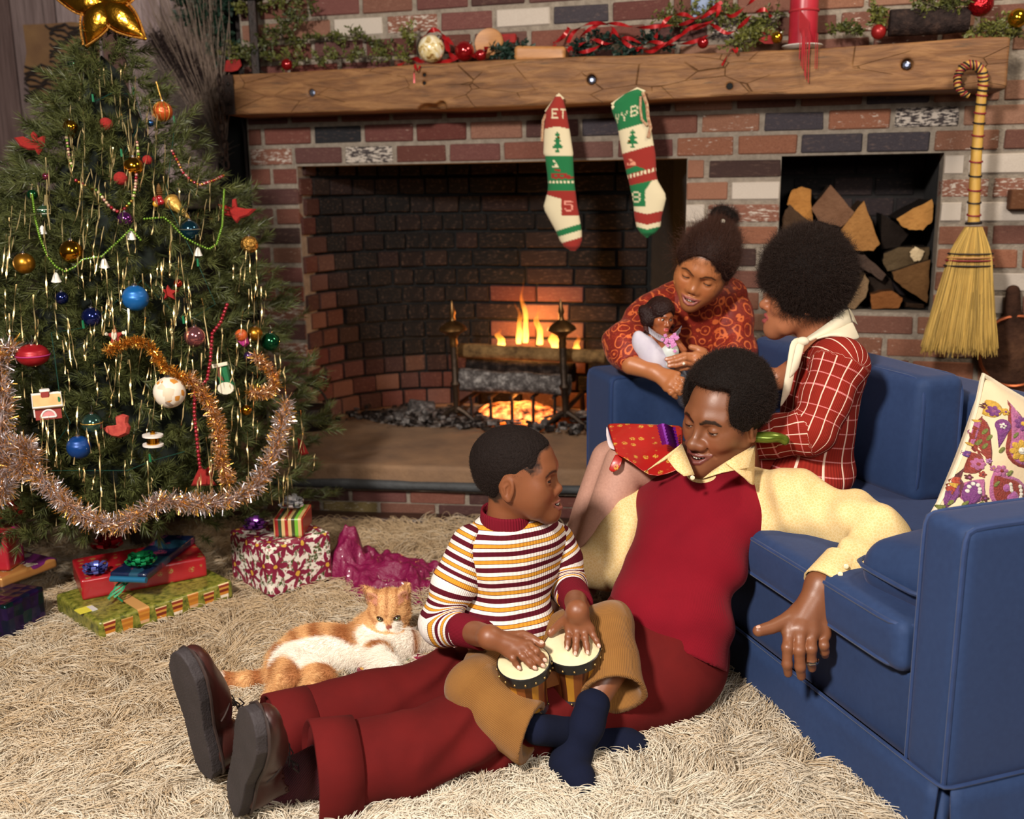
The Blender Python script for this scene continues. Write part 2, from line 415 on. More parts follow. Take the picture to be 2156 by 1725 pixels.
for k in range(-16, 9):
 z0 = ZL+k*CRS+MOR/2; zc = z0+.03
 if zc < .02 or 1.45 < zc < 1.54: continue
 sp = [(-1.07, 1.98)]
 if zc < ZL:
  sp = [(-1.07, FB[0]), (FB[1], NI[0]), (NI[1], 1.98)]
  if zc < NI[2]: sp = [(-1.07, FB[0]), (FB[1], 1.98)]
 if zc < .25: continue
 row_of(wall_back, z0, sp, (BL*.5 if k % 2 else 0)+random.uniform(-.02, .02)-.03)
# firebox: splayed curved left wall, back wall, right wall
wall_firebox = put('wall_firebox', None); wall_firebox['kind'] = 'structure'; wall_firebox.matrix_world = MW
plan = [(-.868, 0), (-.862, .09), (-.83, .19), (-.77, .29), (-.68, .385), (-.57, .455), (-.44, .50), (-.30, .52), (.46, .52), (.56, .40), (.655, .09), (.66, 0)]
def dens(pl, step):
 out = [np.array(pl[0])]
 for a, b in zip(pl[:-1], pl[1:]):
  a = np.array(a); b = np.array(b); n = max(1, int(np.linalg.norm(b-a)/step))
  out += [a+(b-a)*(i+1)/n for i in range(n)]
 return out
pts = [np.array(q) for q in plan]
mb = MB(); n = len(pts)
off = []
for i in range(n):
 d = nrm(pts[min(i+1, n-1)]-pts[max(i-1, 0)]); off.append(pts[i]+np.array([-d[1], d[0]])*.012)
mb.v = [(*p, .15) for p in off]+[(*p, 2.2) for p in off]; mb.nv = len(mb.v); mb.f = [(i, i+1, n+i+1, n+i) for i in range(n-1)]; mb.mi = [0]*len(mb.f)
mb.build('sooty_lining', SOOTY, wall_firebox, False, loc=(0, 0, 0))
MB().box((-.1, .33, 1.6), (.8, .32, .01)).build('light_block_lid', MATTBLK, wall_firebox, False, loc=(0, 0, 0))  # unseen lid, added to keep light out of the firebox
cum = [0]
for a, b in zip(pts[:-1], pts[1:]): cum.append(cum[-1]+np.linalg.norm(b-a))
def along(s):
 i = max(0, min(n-2, int(np.searchsorted(cum, s))-1)); t = (s-cum[i])/(cum[i+1]-cum[i]); d = nrm(pts[i+1]-pts[i]); return pts[i]+(pts[i+1]-pts[i])*t, d
SEND = cum[8]+.0
for k in range(14):
 z0 = .2+k*CRS; s = random.uniform(.02, .06) if k % 2 else .004; hd = .105
 while s < SEND-.03:
  back = s > cum[7]-.02
  L = (BL if back else hd*random.uniform(.85, 1.1)); L = min(L, SEND-s)
  p, d = along(s+L/2); zc = z0+.035
  so = np.clip((s-.03)/.24, 0, 1)*np.clip((zc-.24)/.26, 0, 1)
  so = max(so, np.clip((zc-.70)/.25, 0, 1)*np.clip((s+.04)/.12, 0, 1)); so = min(1, so+(.8 if back else .12*(s > .15)))
  uu = p[0]
  if back and abs(uu-.03) < .20 and zc < .72: so = max(.12, so*.25)  # behind the flames: less soot, firelight put into the brick colour
  c = lin(random.choice(REDS)); g = lin((17, 19, 20)); so = min(.985, max(.05, so+random.uniform(-.12, .08)))
  col = tuple(c[i]*.82*(1-so)+g[i]*so*.4 for i in range(3))
  o = bpy.data.objects.new('brick', random.choice(brick_meshes)); COL.objects.link(o); o.parent = wall_firebox
  nv = np.array([-d[1], d[0]]); q = p+nv*.035; o.location = (q[0], q[1], z0+.034); o.rotation_euler = (random.uniform(-.03, .03), 0, math.atan2(d[1], d[0])+random.uniform(-.03, .03)); o.scale = (L-.009, .085+random.uniform(0, .012), CRS-.011)
  o.color = (*col, random.choice((0, 0, 0, .28, .38)) if so < .5 else 0); s += L
# niche for the firewood
wall_niche = put('wall_niche', None); wall_niche['kind'] = 'structure'; wall_niche.matrix_world = MW
mb = MB(); a, b, z0, z1 = NI
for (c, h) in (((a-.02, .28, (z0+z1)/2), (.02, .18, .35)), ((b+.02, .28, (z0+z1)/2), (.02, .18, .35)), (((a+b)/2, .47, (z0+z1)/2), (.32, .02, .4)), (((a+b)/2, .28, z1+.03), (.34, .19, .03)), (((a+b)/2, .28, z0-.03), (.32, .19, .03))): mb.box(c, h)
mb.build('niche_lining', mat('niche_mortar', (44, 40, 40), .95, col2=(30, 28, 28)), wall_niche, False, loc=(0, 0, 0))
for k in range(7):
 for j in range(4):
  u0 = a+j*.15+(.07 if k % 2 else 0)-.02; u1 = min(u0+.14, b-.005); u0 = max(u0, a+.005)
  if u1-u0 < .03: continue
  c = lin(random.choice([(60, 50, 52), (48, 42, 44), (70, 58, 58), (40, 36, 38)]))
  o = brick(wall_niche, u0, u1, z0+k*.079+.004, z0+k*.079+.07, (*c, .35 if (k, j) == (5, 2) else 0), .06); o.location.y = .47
# hearth
hearth = put('hearth', None); hearth['kind'] = 'structure'; HM = MW @ Matrix.Translation((-.51, -.6, 0)) @ Matrix.Rotation(.128, 4, 'Z') @ Matrix.Translation((.51, .6, 0)); hearth.matrix_world = HM
STONE = mat('hearth_stone', (138, 106, 78), .9, col2=(104, 80, 62), scale=7, bump=.35, bscale=60)
def rough_block(name, u0, u1, v0, v1, z0, z1, m, seed, amp=.004, n=60, parent=hearth, rnd=.012):
 f0 = bx(((u0+u1)/2, (v0+v1)/2, (z0+z1)/2), ((u1-u0)/2, (v1-v0)/2, (z1-z0)/2), rnd); w1 = wob(seed, 24); w2 = wob(seed+1, 70)
 f = lambda p: f0(p)+w1(p)*amp+w2(p)*amp*.35
 V, F = nets(f, (u0-.03, v0-.03, z0-.03), (u1+.03, v1+.03, z1+.03), .012); return put(name, mesh(V, F), parent, (0, 0, 0), m)
rough_block('hearth_slab', -1.15, 1.35, -.565, .75, .125, .2, STONE, 3, .003)
SLATE = mat('slate', (66, 68, 70), .7, col2=(48, 48, 50), scale=14, bump=.4)
rough_block('slate_edge', -1.25, 1.1, -.585, -.2, .115, .147, SLATE, 9, .004)
rough_block('slate_edge', -1.25, 1.1, -.565, -.2, .103, .118, MORTAR, 19, .003)
MB().box((.1, -.3, .05), (1.25, .235, .06)).build('mortar_bed', MORTAR, hearth, False, loc=(0, 0, 0))
for k in range(2):
 u = -1.2+(.11 if k else 0)
 while u < 1.12:
  c = brick_color(u, 0)
  if k == 0 and random.random() < .45: c = (*lin((150, 130, 84)), .45)
  o = brick(hearth, u, u+.2, .004+k*.052, .052+k*.05, c, .09); o.location.y = -.495; u += BL
# floor and baseboard in front of the hearth
WOODDK = mat('dark_floor_wood', (70, 42, 30), .5, col2=(40, 26, 20), scale=5, stretch=(.3, 6, 1))
floor = put('floor', MB().box((0, 2.0, -.06), (4.2, 4.2, .04)).me(False), None, None, mat('floor_screed', (52, 36, 28), .8)); floor['kind'] = 'structure'
for k in range(26):
 for j in range(2):
  MB().box((-2.2+j*3.0+(.7 if k % 2 else 0), .05+k*.155, -.01), (1.495, .0765, .01), None, .003).build('plank', WOODDK, floor, False)
rough_block('trim_1', -1.25, 1.1, -.615, -.545, -.005, .024, WOODDK, 31, .002, parent=None); bpy.data.objects['trim_1'].matrix_world = HM; bpy.data.objects['trim_1']['kind'] = 'structure'
# weathered plank wall left of the chimney
wall_left = put('wall_left', None); wall_left['kind'] = 'structure'; wall_left.matrix_world = MW
MB().box((-2.2, .16, 1.35), (1.12, .03, 1.35)).build('wall_core', MATTBLK, wall_left, False, loc=(0, 0, 0))
def plank_mat(name, c1, c2):
 t = NT(name); v = t.coord(); oi = t.n('ObjectInfo'); vec = t.n('VectorMath', operation='ADD'); t.set(vec.inputs[0], v); t.set(vec.inputs[1], oi.outputs['Location']); vec = vec.outputs[0]
 n1 = t.noise(t.mapping(vec, (14, 14, 1.1)), 2.2, 5, .65, dist=.4); n2 = t.noise(t.mapping(vec, (60, 60, 2)), 2, 3)
 c = t.mix(t.ramp(n1, [(.3, (0, 0, 0)), (.7, (1, 1, 1))]), lin(c1), lin(c2)); c = t.mix(1.0, c, oi.outputs['Color'], 'MULTIPLY')
 c = t.mix(t.ramp(n2, [(.6, (0, 0, 0)), (.72, (.6, .6, .6))]), c, (.02, .017, .015))
 t.P(Base_Color=c, Roughness=.85, Specular_IOR_Level=.2); t.bump(t.math('ADD', n1, n2), .5, .008); return t.m
BARN = plank_mat('barn_wood', (126, 114, 112), (92, 80, 78))
e = [wp(x, 100, -.1)[0] for x in (-420, -270, -130, 30, 124, 214, 262, 345, 436)]; zb = wp(60, 405, -.1)[1]
tint = [(.9, .8, .76), (1, .86, .8), (.75, .62, .6), (1.1, 1, 1), (1.7, 1.65, 1.7), (.8, .55, .48), (1.9, 1.8, 1.85), (1.7, 1.6, 1.6)]
for i in range(len(e)-1):
 o = MB().box(((e[i]+e[i+1])/2, .112+random.uniform(-.004, .004), (zb+2.6)/2), ((e[i+1]-e[i])/2-.004, .014, (2.6-zb)/2), None, .004).build('plank', BARN, wall_left, False, loc=(0, 0, 0)); o.color = (*tint[i], 1)
o = MB().box((-1.07, .16, 1.3), (.045, .12, 1.3)).build('corner_post', plank_mat('post_wood', (60, 52, 50), (34, 30, 30)), wall_left, False, loc=(0, 0, 0))
o = MB().box((-2.2, .09, zb-.05), (1.1, .05, .028), None, .006).build('chair_rail', plank_mat('rail_wood', (104, 92, 76), (74, 66, 56)), wall_left, False, loc=(0, 0, 0))
o = MB().box((-2.2, .13, (zb-.09)/2), (1.1, .02, (zb-.09)/2), None, .004).build('wainscot', plank_mat('wainscot_wood', (56, 44, 38), (36, 30, 28)), wall_left, False, loc=(0, 0, 0))
# mantel beam
def hewn_wood():
 t = NT('hewn_wood'); v = t.coord(); n1 = t.noise(t.mapping(v, (1.2, 9, 9)), 5, 6, .65, dist=.6); n2 = t.noise(t.mapping(v, (3, 40, 40)), 3, 3); n3 = t.noise(v, 4.5, 3)
 c = t.ramp(n1, [(.25, lin((78, 48, 28))), (.48, lin((122, 82, 48))), (.62, lin((144, 102, 62))), (.8, lin((106, 70, 42)))])
 c = t.mix(t.ramp(n3, [(.5, (0, 0, 0)), (.75, (.55, .55, .55))]), c, lin((92, 62, 42)))
 ck = t.n('TexVoronoi', {'Scale': 1.0, 'Randomness': 1.0}, feature='DISTANCE_TO_EDGE'); t.set(ck.inputs['Vector'], t.mapping(v, (5, 9, 14)))
 cr = t.math('MULTIPLY', t.ramp(ck.outputs['Distance'], [(.0, (1, 1, 1)), (.012, (0, 0, 0))]), t.ramp(n3, [(.5, (0, 0, 0)), (.58, (1, 1, 1))]))
 c = t.mix(t.math('MULTIPLY', cr, .55), c, (.03, .018, .01)); c = t.mix(t.ramp(n2, [(.62, (0, 0, 0)), (.74, (.7, .7, .7))]), c, (.05, .03, .015))
 t.P(Base_Color=c, Roughness=.6, Specular_IOR_Level=.35); t.bump(t.math('SUBTRACT', n1, t.math('MULTIPLY', cr, 1.5)), .6, .01); return t.m
HEWN = hewn_wood()
mantel = put('mantel_beam', None); mantel.matrix_world = MW; mantel['kind'] = 'structure'
w1 = wob(5, 6, 6, (1, .3, .3)); w2 = wob(6, 22, 6, (1, 1, 1)); f0 = bx((.3, -.1, 1.506), (1.345, .1, .074), .006)
notch = U(.02, ell((-.24, -.2, 1.428), (.04, .05, .022)), ell((-.19, -.2, 1.437), (.018, .03, .02)))
fm = SUB(.006, lambda p: f0(p)+w1(p)*.007+w2(p)*.0035, notch, *[cap((wp(px, py, .2)[0], -.23, wp(px, py, .2)[1]), (wp(px, py, .2)[0], -.185, wp(px, py, .2)[1]), r) for px, py, r in ((655, 195, .013), (1245, 168, .017), (1910, 136, .018), (1536, 181, .0105), (893, 158, .007), (893, 175, .007), (487, 172, .009), (487, 222, .006))])
V, F = nets(fm, (-1.09, -.24, 1.40), (1.69, .03, 1.62), .0065); put('beam', mesh(V, F), mantel, (0, 0, 0), HEWN)
BLUEST = mat('galvanised_bolt', (120, 128, 150), .3, .9); BLACK = mat('black_iron', (22, 20, 20), .55, .6, col2=(40, 26, 20), scale=30, bump=.3); RUST = mat('rusty_iron', (54, 34, 26), .75, .4, col2=(30, 22, 20), scale=40, bump=.4)
for (px, py) in ((655, 195), (1245, 168), (1910, 136)):
 u, z = wp(px, py, .2); b_ = MB(); b_.lathe([(0, .0), (.013, 0), (.013, .008), (.006, .011), (0, .011)], (u, -.182, z), (0, -1, 0), 6); b_.build('bolt', BLUEST, mantel, False, loc=(0, 0, 0))
for (px, py, r) in ((1536, 181, .0102), (893, 158, .0068), (893, 175, .0068)):
 u, z = wp(px, py, .2); MB().lathe([(0, 0), (r, 0), (r, .004), (0, .004)], (u, -.188, z), (0, -1, 0), 10).build('peg_hole_shade', MATTBLK, mantel, False, loc=(0, 0, 0))  # black discs in the holes: their shade put in as colour
u0, zt = wp(470, 160, .2);
MB().box((-1.025, -.206, 1.506), (.022, .004, .072), None, .002).build('end_plate', RUST, mantel, False, loc=(0, 0, 0))
for zz in (1.545, 1.475): MB().lathe([(0, 0), (.008, 0), (.006, .005), (0, .006)], (-1.022, -.21, zz), (0, -1, 0), 10).build('stud', BLACK, mantel, False, loc=(0, 0, 0))
chain_ = thing('iron_chain', 'rusty iron chain hanging from the left end of the mantel beam', 'chain', wl(-1.055, -.215, 1.56))
for i in range(11):
 z = 1.56-i*.034; c = wl(-1.055+.004*math.sin(i), -.215, z); ax = (UW if i % 2 else -NW)
 ring = [c+ax*math.cos(t)*.011+np.array([0, 0, 1])*math.sin(t)*.021 for t in np.linspace(0, 2*PI, 14, endpoint=False)]
 MB().tube(ring, .0042, 6, closed=True).build('link', RUST, chain_)
# sofa
S0 = np.array([.7208, 1.5035, 0]); SA = nrm([-.3068, .9518, 0]); SB = np.array([SA[1], -SA[0], 0]); SLEN = 1.596
def sl(b, a, z): return S0+SB*b+SA*a+np.array([0, 0, z])
MS = Matrix([[SB[i], SA[i], (0, 0, 1)[i], S0[i]] for i in range(3)] + [[0, 0, 0, 1]])
def denim():
 t = NT('blue_upholstery'); v = t.coord()
 w1 = t.n('TexWave', {'Scale': 260.0, 'Distortion': 1.5, 'Detail': 1.0}); t.set(w1.inputs['Vector'], t.mapping(v, (1, 1, 1), (.6, .5, .8)))
 w2 = t.n('TexWave', {'Scale': 300.0, 'Distortion': 1.5, 'Detail': 1.0}, bands_direction='Y'); t.set(w2.inputs['Vector'], t.mapping(v, (1, 1, 1), (-.5, .6, -.8)))
 n1 = t.noise(v, 6, 4); n2 = t.noise(v, 90, 2); w = t.math('MULTIPLY', w1.outputs[1], w2.outputs[1])
 c = t.mix(n1, lin((29, 50, 88)), lin((22, 39, 71))); c = t.mix(t.math('MULTIPLY', t.math('ADD', w, n2), .45), c, lin((47, 69, 110)))
 t.P(Base_Color=c, Roughness=.72, Sheen_Weight=.10, Sheen_Roughness=.45, Specular_IOR_Level=.3); t.b.inputs['Sheen Tint'].default_value = (.8, .7, .95, 1); t.bump(t.math('ADD', w, n2), .16, .002); return t.m
DENIM = denim()
PIPING = mat('blue_piping', (30, 54, 100), .7, col2=(22, 44, 84), sheen=.2)
sofa = thing('sofa', 'blue upholstered sofa with piped seams and a floor length skirt', 'sofa', S0, rz=math.atan2(SB[1], SB[0]))
def spart(name, f, lo, hi, h, parent=sofa, m=DENIM):
 V, F = nets(f, np.array(lo)-.02, np.array(hi)+.02, h); return put(name, mesh(V, F), parent, (0, 0, 0), m)
def pipe(parent, pts, r=.0045, closed=False):
 P = [np.array(p, float) for p in pts]; out = []
 n = len(P)
 for i in range(n if closed else n-1):
  a, b = P[i], P[(i+1) % n]; k = max(2, int(np.linalg.norm(b-a)/.03))
  out += [a+(b-a)*j/k for j in range(k)]
 if not closed: out.append(P[-1])
 for _ in range(2):
  q = out[:]
  for i in range(len(out)):
   if closed: q[i] = (out[i-1]+2*out[i]+out[(i+1) % len(out)])/4
   elif 0 < i < len(out)-1: q[i] = (out[i-1]+2*out[i]+out[i+1])/4
  out = q
 MB().tube(out, r, 6, closed=closed).build('piping', PIPING, parent, loc=(0, 0, 0))
wv = wob(11, 9); wv2 = wob(12, 30)
def cushion(c, h, r=.03, crown=.02, seed=1, amp=.004, R=None):
 w = wob(seed, 14); c = np.asarray(c, np.float32); Rm = np.eye(3, dtype=np.float32) if R is None else np.asarray(R, np.float32); th = int(np.argmin(h)); o = [i for i in range(3) if i != th]
 f0 = bx((0, 0, 0), h, r)
 def f(p):
  q = (p-c) @ Rm; a = np.clip(1-(q[:, o[0]]/h[o[0]])**2, 0, 1)*np.clip(1-(q[:, o[1]]/h[o[1]])**2, 0, 1)
  q = q.copy(); q[:, th] = q[:, th]/(1+crown/h[th]*np.sqrt(a)); return f0(q)*.9+w(p)*amp
 return f
spart('base', U(0, bx((.40, .80, .22), (.385, .77, .085), .012)), (0, 0, .1), (.8, 1.6, .32), .014)
def arm(y0, y1, nm='arm'):
 f = bx((.405, (y0+y1)/2, .375), (.405, (y1-y0)/2, .237), .02); g = lambda p: f(p)+wv(p)*.002
 o = spart(nm, g, (0, y0, .12), (.81, y1, .63), .011)
 for y in (y0+.006, y1-.006): pipe(o, [(.003, y, .152), (.003, y, .598), (.01, y, .608), (.80, y, .608)])
 return o
arm(0, .104); arm(1.405, 1.596)
spart('back', lambda p: bx((.70, .80, .38), (.095, .77, .27), .03)(p)+wv(p)*.003, (.55, 0, .1), (.82, 1.6, .68), .013)
sk = MB(); prof = []
def skirt_run(p0, p1, n, out, seed):
 p0 = np.array(p0, float); p1 = np.array(p1, float); r = random.Random(seed); ph = r.uniform(0, 6)
 rows = 5; v = []
 for i in range(n+1):
  t = i/n; p = p0+(p1-p0)*t
  for j in range(rows):
   z = .152*(1-j/(rows-1)); k = j/(rows-1); fl = .012*k + .004*k*math.sin(t*17+ph)+.003*k*math.sin(t*41+ph)
   v.append((p[0]+out[0]*fl, p[1]+out[1]*fl, max(z, .004)))
 f = [(i*rows+j, i*rows+j+1, (i+1)*rows+j+1, (i+1)*rows+j) for i in range(n) for j in range(rows-1)]
 return v, f
v, f = skirt_run((-.004, 1.6, 0), (-.004, .012, 0), 60, (-1.6, 0), 1); sk.add(v, f)
v, f = skirt_run((.012, -.004, 0), (.81, -.004, 0), 34, (0, -1.6), 2); sk.add(v, f)
v, f = skirt_run((.81, 1.6, 0), (-.0, 1.6, 0), 24, (0, 1.2), 3); sk.add(v, f)
sk.add([(.006, .03, .15), (.012, .03, .004), (.02, .02, .15), (.0, .004, .004), (.03, .006, .15), (.03, .012, .004)], [(0, 1, 3, 2), (2, 3, 5, 4)])
o = sk.build('skirt', DENIM, sofa, loc=(0, 0, 0)); md = o.modifiers.new('solid', 'SOLIDIFY'); md.thickness = .004
pipe(sofa, [(-.006, 1.59, .153), (-.006, .0, .153), (.0, -.006, .153), (.8, -.006, .153)], .0035)
SC0, SC1 = .112, 1.398
o = spart('seat_cushion', cushion((.27, .755, .352), (.285, .643, .048), .022, .018, 4), (-.03, .1, .27), (.6, 1.42, .45), .011)
for z in (.312, .391): pipe(o, [(-.012, SC0+.006, z), (-.012, SC1-.006, z), (.5, SC1-.006, z), (.5, SC0+.006, z)], .0045, True)
bc = cushion((.515, 1.02, .555), (.062, .372, .155), .026, .03, 7, .006)
o = spart('back_cushion', bc, (.4, .6, .37), (.64, 1.44, .75), .010)
ya, yb, za, zb_ = .655, 1.385, .408, .702
for x in (.462, .570): pipe(o, [(x, ya, za), (x, ya, zb_), (x, yb, zb_), (x, yb, za)], .0045, True)
R2 = rotx(math.radians(-5)) @ rotz(.12)
lc = cushion((.205, .222, .438), (.165, .110, .048), .045, .022, 17, .004, R2)
o = spart('loose_cushion', lc, (-.08, .06, .36), (.40, .46, .56), .009)
pipe(o, [(.035, .12, .436), (.030, .325, .44), (.35, .325, .44), (.35, .12, .434)], .0045, True)
# embroidered pillow
def embroider():
 t = NT('pillow_linen'); v = t.coord(); n = t.noise(v, 160, 2); n2 = t.noise(v, 9, 3)
 t.P(Base_Color=t.mix(n2, lin((214, 192, 158)), lin((196, 172, 136))), Roughness=.85, Sheen_Weight=.2); t.bump(n, .25, .002); return t.m
pillow = thing('embroidered_pillow', 'cream pillow embroidered with paisley flowers leaning inside the near sofa arm', 'pillow', sl(.42, .30, .42))
pc = (W(2070, 790, 1.86), W(1950, 1105, 1.80)); up = nrm(pc[0]-pc[1]); pw = .42
right = nrm(np.array([.95, .20, -.14])-up*np.dot(up, [.95, .20, -.14])); nf = np.cross(right, up); nf = nf if nf[1] < 0 else -nf
PH = np.linalg.norm(pc[0]-pc[1]); PO = pc[1]; N_ = 28; V = [];
def pil(u, v, side):
 e = min(u, 1-u, v, 1-v); th = .062*(max(0, 1-(2*u-1)**4)*max(0, 1-(2*v-1)**4))**.6
 pin = .018*(1-4*(v-.5)**2)*(1 if u < .5 else -1)*abs(2*u-1)**6; pin2 = .016*(1-4*(u-.5)**2)*(1 if v < .5 else -1)*abs(2*v-1)**6
 return PO+right*(u*pw+pin)+up*(v*PH+pin2)+nf*th*side
for sd in (1, -1):
 for i in range(N_+1):
  for j in range(N_+1): V.append(pil(i/N_, j/N_, sd))
g = (N_+1)**2; F = []
for i in range(N_):
 for j in range(N_):
  a = i*(N_+1)+j; F.append((a, a+N_+1, a+N_+2, a+1)); F.append((g+a, g+a+1, g+a+N_+2, g+a+N_+1))
put('pillow_cover', mesh(V, F), pillow, None, embroider())
rim = [pil(i/N_, 0, 0) for i in range(N_)]+[pil(1, i/N_, 0) for i in range(N_)]+[pil(1-i/N_, 1, 0) for i in range(N_)]+[pil(0, 1-i/N_, 0) for i in range(N_)]
MB().tube(rim, .005, 6, closed=True).build('piping', mat('cream_piping', (216, 200, 172), .8), pillow)
EMB = {}
def emb(c):
 if c not in EMB: EMB[c] = mat('thread_%d_%d_%d' % c, c, .6, col2=tuple(int(x*.75) for x in c), scale=220, stretch=(1, .12, 1), bump=.5, bscale=300, sheen=.3)
 return EMB[c]
def to_uv(px, py):
 d = ray(px, py); q = PO+nf*.05; t = np.dot(q-CAM, nf)/np.dot(d, nf); p = CAM+d*t; return np.dot(p-PO, right)/pw, np.dot(p-PO, up)/PH
def motif(name, pts, c, lift):
 uv = [to_uv(*p) for p in pts]; cu = np.mean(uv, 0)
 if not (-.08 < cu[0] < .98 and -.05 < cu[1] < .98): return
 uv = [(min(.985, max(.015, a)), min(.985, max(.015, b))) for a, b in uv]
 n = len(uv); v = [pil(*q, 1)-nf*.002 for q in uv]; f = []; rg = (1, .86, .68, .48, .25) if len(uv) > 14 else (1, .75, .4)
 for k in rg: v += [pil(cu[0]+(a-cu[0])*k, cu[1]+(b-cu[1])*k, 1)+nf*(lift+.0016*(1-k)) for a, b in uv]
 v.append(pil(*cu, 1)+nf*(lift+.0016))
 for i in range(n):
  j = (i+1) % n; f += [(r_*n+i, r_*n+j, r_*n+n+j, r_*n+n+i) for r_ in range(len(rg))]+[(len(rg)*n+i, len(rg)*n+j, len(v)-1)]
 put(name, mesh(v, f), pillow, None, emb(c))
def circ(cx, cy, rx, ry=None, n=14, rot=0.0):
 ry = ry or rx; return [(cx+rx*math.cos(t)*math.cos(rot)-ry*math.sin(t)*math.sin(rot), cy+rx*math.cos(t)*math.sin(rot)+ry*math.sin(t)*math.cos(rot)) for t in np.linspace(0, 2*PI, n, endpoint=False)]
def drop(cx, cy, r, tx, ty, n=18):
 a0 = math.atan2(ty-cy, tx-cx); L = math.hypot(tx-cx, ty-cy); out = []
 for t in np.linspace(-PI, PI, n, endpoint=False):
  k = math.exp(-(t/.45)**2); x = r*math.cos(t)+k*(L-r); y = r*math.sin(t)+k*r*.35
  out.append((cx+x*math.cos(a0)-y*math.sin(a0), cy+x*math.sin(a0)+y*math.cos(a0)))
 return out
RD, PK, YL, PU, GN, WT, DR = (140, 44, 28), (178, 96, 140), (206, 158, 48), (120, 50, 116), (112, 116, 44), (226, 216, 200), (96, 30, 40)
def crop2(x, y): return 1840+x/3.079, 560+y/3.08
def drp(x, y, r, tx, ty): a, b = crop2(x, y); c, d = crop2(tx, ty); return drop(a, b, r/3.08, c, d)
def cir(x, y, r, ry=None, rot=0.0): a, b = crop2(x, y); return circ(a, b, r/3.08, (ry or r)/3.08, 12, rot)
def flower(x, y, r, n, c, cc, lift, pr=.55):
 for k in range(n): t = 2*PI*k/n; motif('petal', cir(x+r*.6*math.cos(t), y+r*.6*math.sin(t), r*pr, r*pr*.7, t), c, lift)
 motif('flower_centre', cir(x, y, r*.32), cc, lift+.001)
motif('paisley', drp(660, 1050, 110, 790, 1280), RD, .0008); motif('paisley', drp(650, 1275, 72, 565, 1255), RD, .0008); motif('paisley', drp(525, 1440, 88, 560, 1280), DR, .0008); motif('paisley', cir(525, 1470, 60, 120, .25), PU, .0014)
motif('paisley', drp(800, 925, 56, 690, 915), YL, .0008); motif('paisley', drp(842, 1035, 44, 820, 1180), PU, .0008); motif('paisley', drp(960, 1190, 118, 865, 880), RD, .0006); motif('paisley', drp(965, 1190, 100, 880, 900), PK, .0012)
motif('paisley', drp(850, 1470, 112, 740, 1360), PK, .0006); motif('paisley', drp(855, 1470, 92, 750, 1380), RD, .0012); motif('paisley', drp(645, 1470, 72, 690, 1370), PK, .0006); motif('paisley', cir(645, 1475, 52, 82, .2), PU, .0012); motif('paisley', cir(530, 1200, 36, 52, .4), PK, .0006); motif('paisley', cir(533, 1203, 22, 38, .4), RD, .0012)
for (x, y, r) in ((622, 1050, 38), (693, 1015, 28), (658, 1125, 26)): motif('tulip', cir(x, y, r, r*.85, .5), PK, .0022)
for (x, y) in ((677, 985), (622, 1132)): motif('bud', cir(x, y, 13), YL, .0024)
for (x, y) in ((742, 1070), (705, 1140), (758, 1110), (730, 1165), (905, 1095), (860, 1340), (455, 1565), (540, 1545), (610, 1545), (690, 1545), (780, 1410), (820, 1190)): motif('leaf', cir(x, y, 24, 10, -.9), GN, .0022)
flower(805, 940, 32, 6, PU, (150, 80, 120), .0022); flower(763, 902, 20, 5, DR, YL, .0022); flower(868, 945, 22, 6, YL, PU, .0018); flower(955, 1020, 46, 7, PU, YL, .0022, .5); flower(935, 1195, 72, 8, YL, WT, .0022, .42); flower(812, 1325, 34, 6, PK, RD, .0016); flower(525, 1410, 56, 6, (168, 60, 30), YL, .0026, .6); flower(685, 1282, 36, 7, PK, RD, .0022); flower(838, 1035, 18, 5, WT, PU, .0026); flower(712, 1505, 22, 5, DR, PU, .0016); flower(765, 1310, 18, 5, PK, YL, .0016); flower(635, 1370, 18, 5, DR, PK, .0016); flower(705, 1350, 20, 5, (160, 60, 40), DR, .0016); flower(745, 1262, 16, 5, (180, 120, 170), PU, .0016); flower(590, 1195, 20, 5, (120, 70, 150), PK, .0016)
for (x, y) in ((650, 1412), (676, 1420), (684, 1445), (630, 1432), (620, 1460), (682, 1465), (860, 1412), (862, 1432), (864, 1450), (918, 1425), (922, 1450), (924, 1474), (920, 1496), (918, 1520)): motif('bead', cir(x, y, 11, 13), WT, .0026)
motif('bell', cir(872, 1500, 36, 46, .2), (170, 90, 150), .0024); motif('bell', cir(836, 1435, 22, 26, .2), (170, 90, 150), .0024)
# people: shared modelling
def basis(fwd, up):
 f = nrm(fwd); u = np.asarray(up, float); u = nrm(u-f*np.dot(u, f)); return np.stack([np.cross(f, u), f, u], 1)
def skin_mat(name, rough=.42, coat=.0):
 t = NT(name); v = t.coord(); a = t.attr('Col'); n = t.noise(v, 60, 4, .6); n2 = t.noise(v, 420, 2)
 c = t.mix(t.math('MULTIPLY', n, .35), a, t.mix(1.0, a, (.72, .62, .55), 'MULTIPLY'))
 t.P(Base_Color=c, Roughness=t.math('MULTIPLY_ADD', n, .22, rough-.1), Subsurface_Weight=.12, Subsurface_Radius=(.010, .004, .002), Subsurface_Scale=.25, Specular_IOR_Level=.5)
 t.bump(n2, .10, .0012); return t.m
SKIN = skin_mat('skin', .43)
def hair_mat(name, c, rough=.75):
 t = NT(name); n = t.noise(t.coord(), 220, 3); t.P(Base_Color=t.mix(n, lin(c), tuple(x*.35 for x in lin(c))), Roughness=rough, Specular_IOR_Level=.15); t.bump(n, .9, .004); return t.m
def strand_mat(name, c, rough=.6):
 t = NT(name); t.P(Base_Color=lin(c), Roughness=rough, Specular_IOR_Level=.25); return t.m
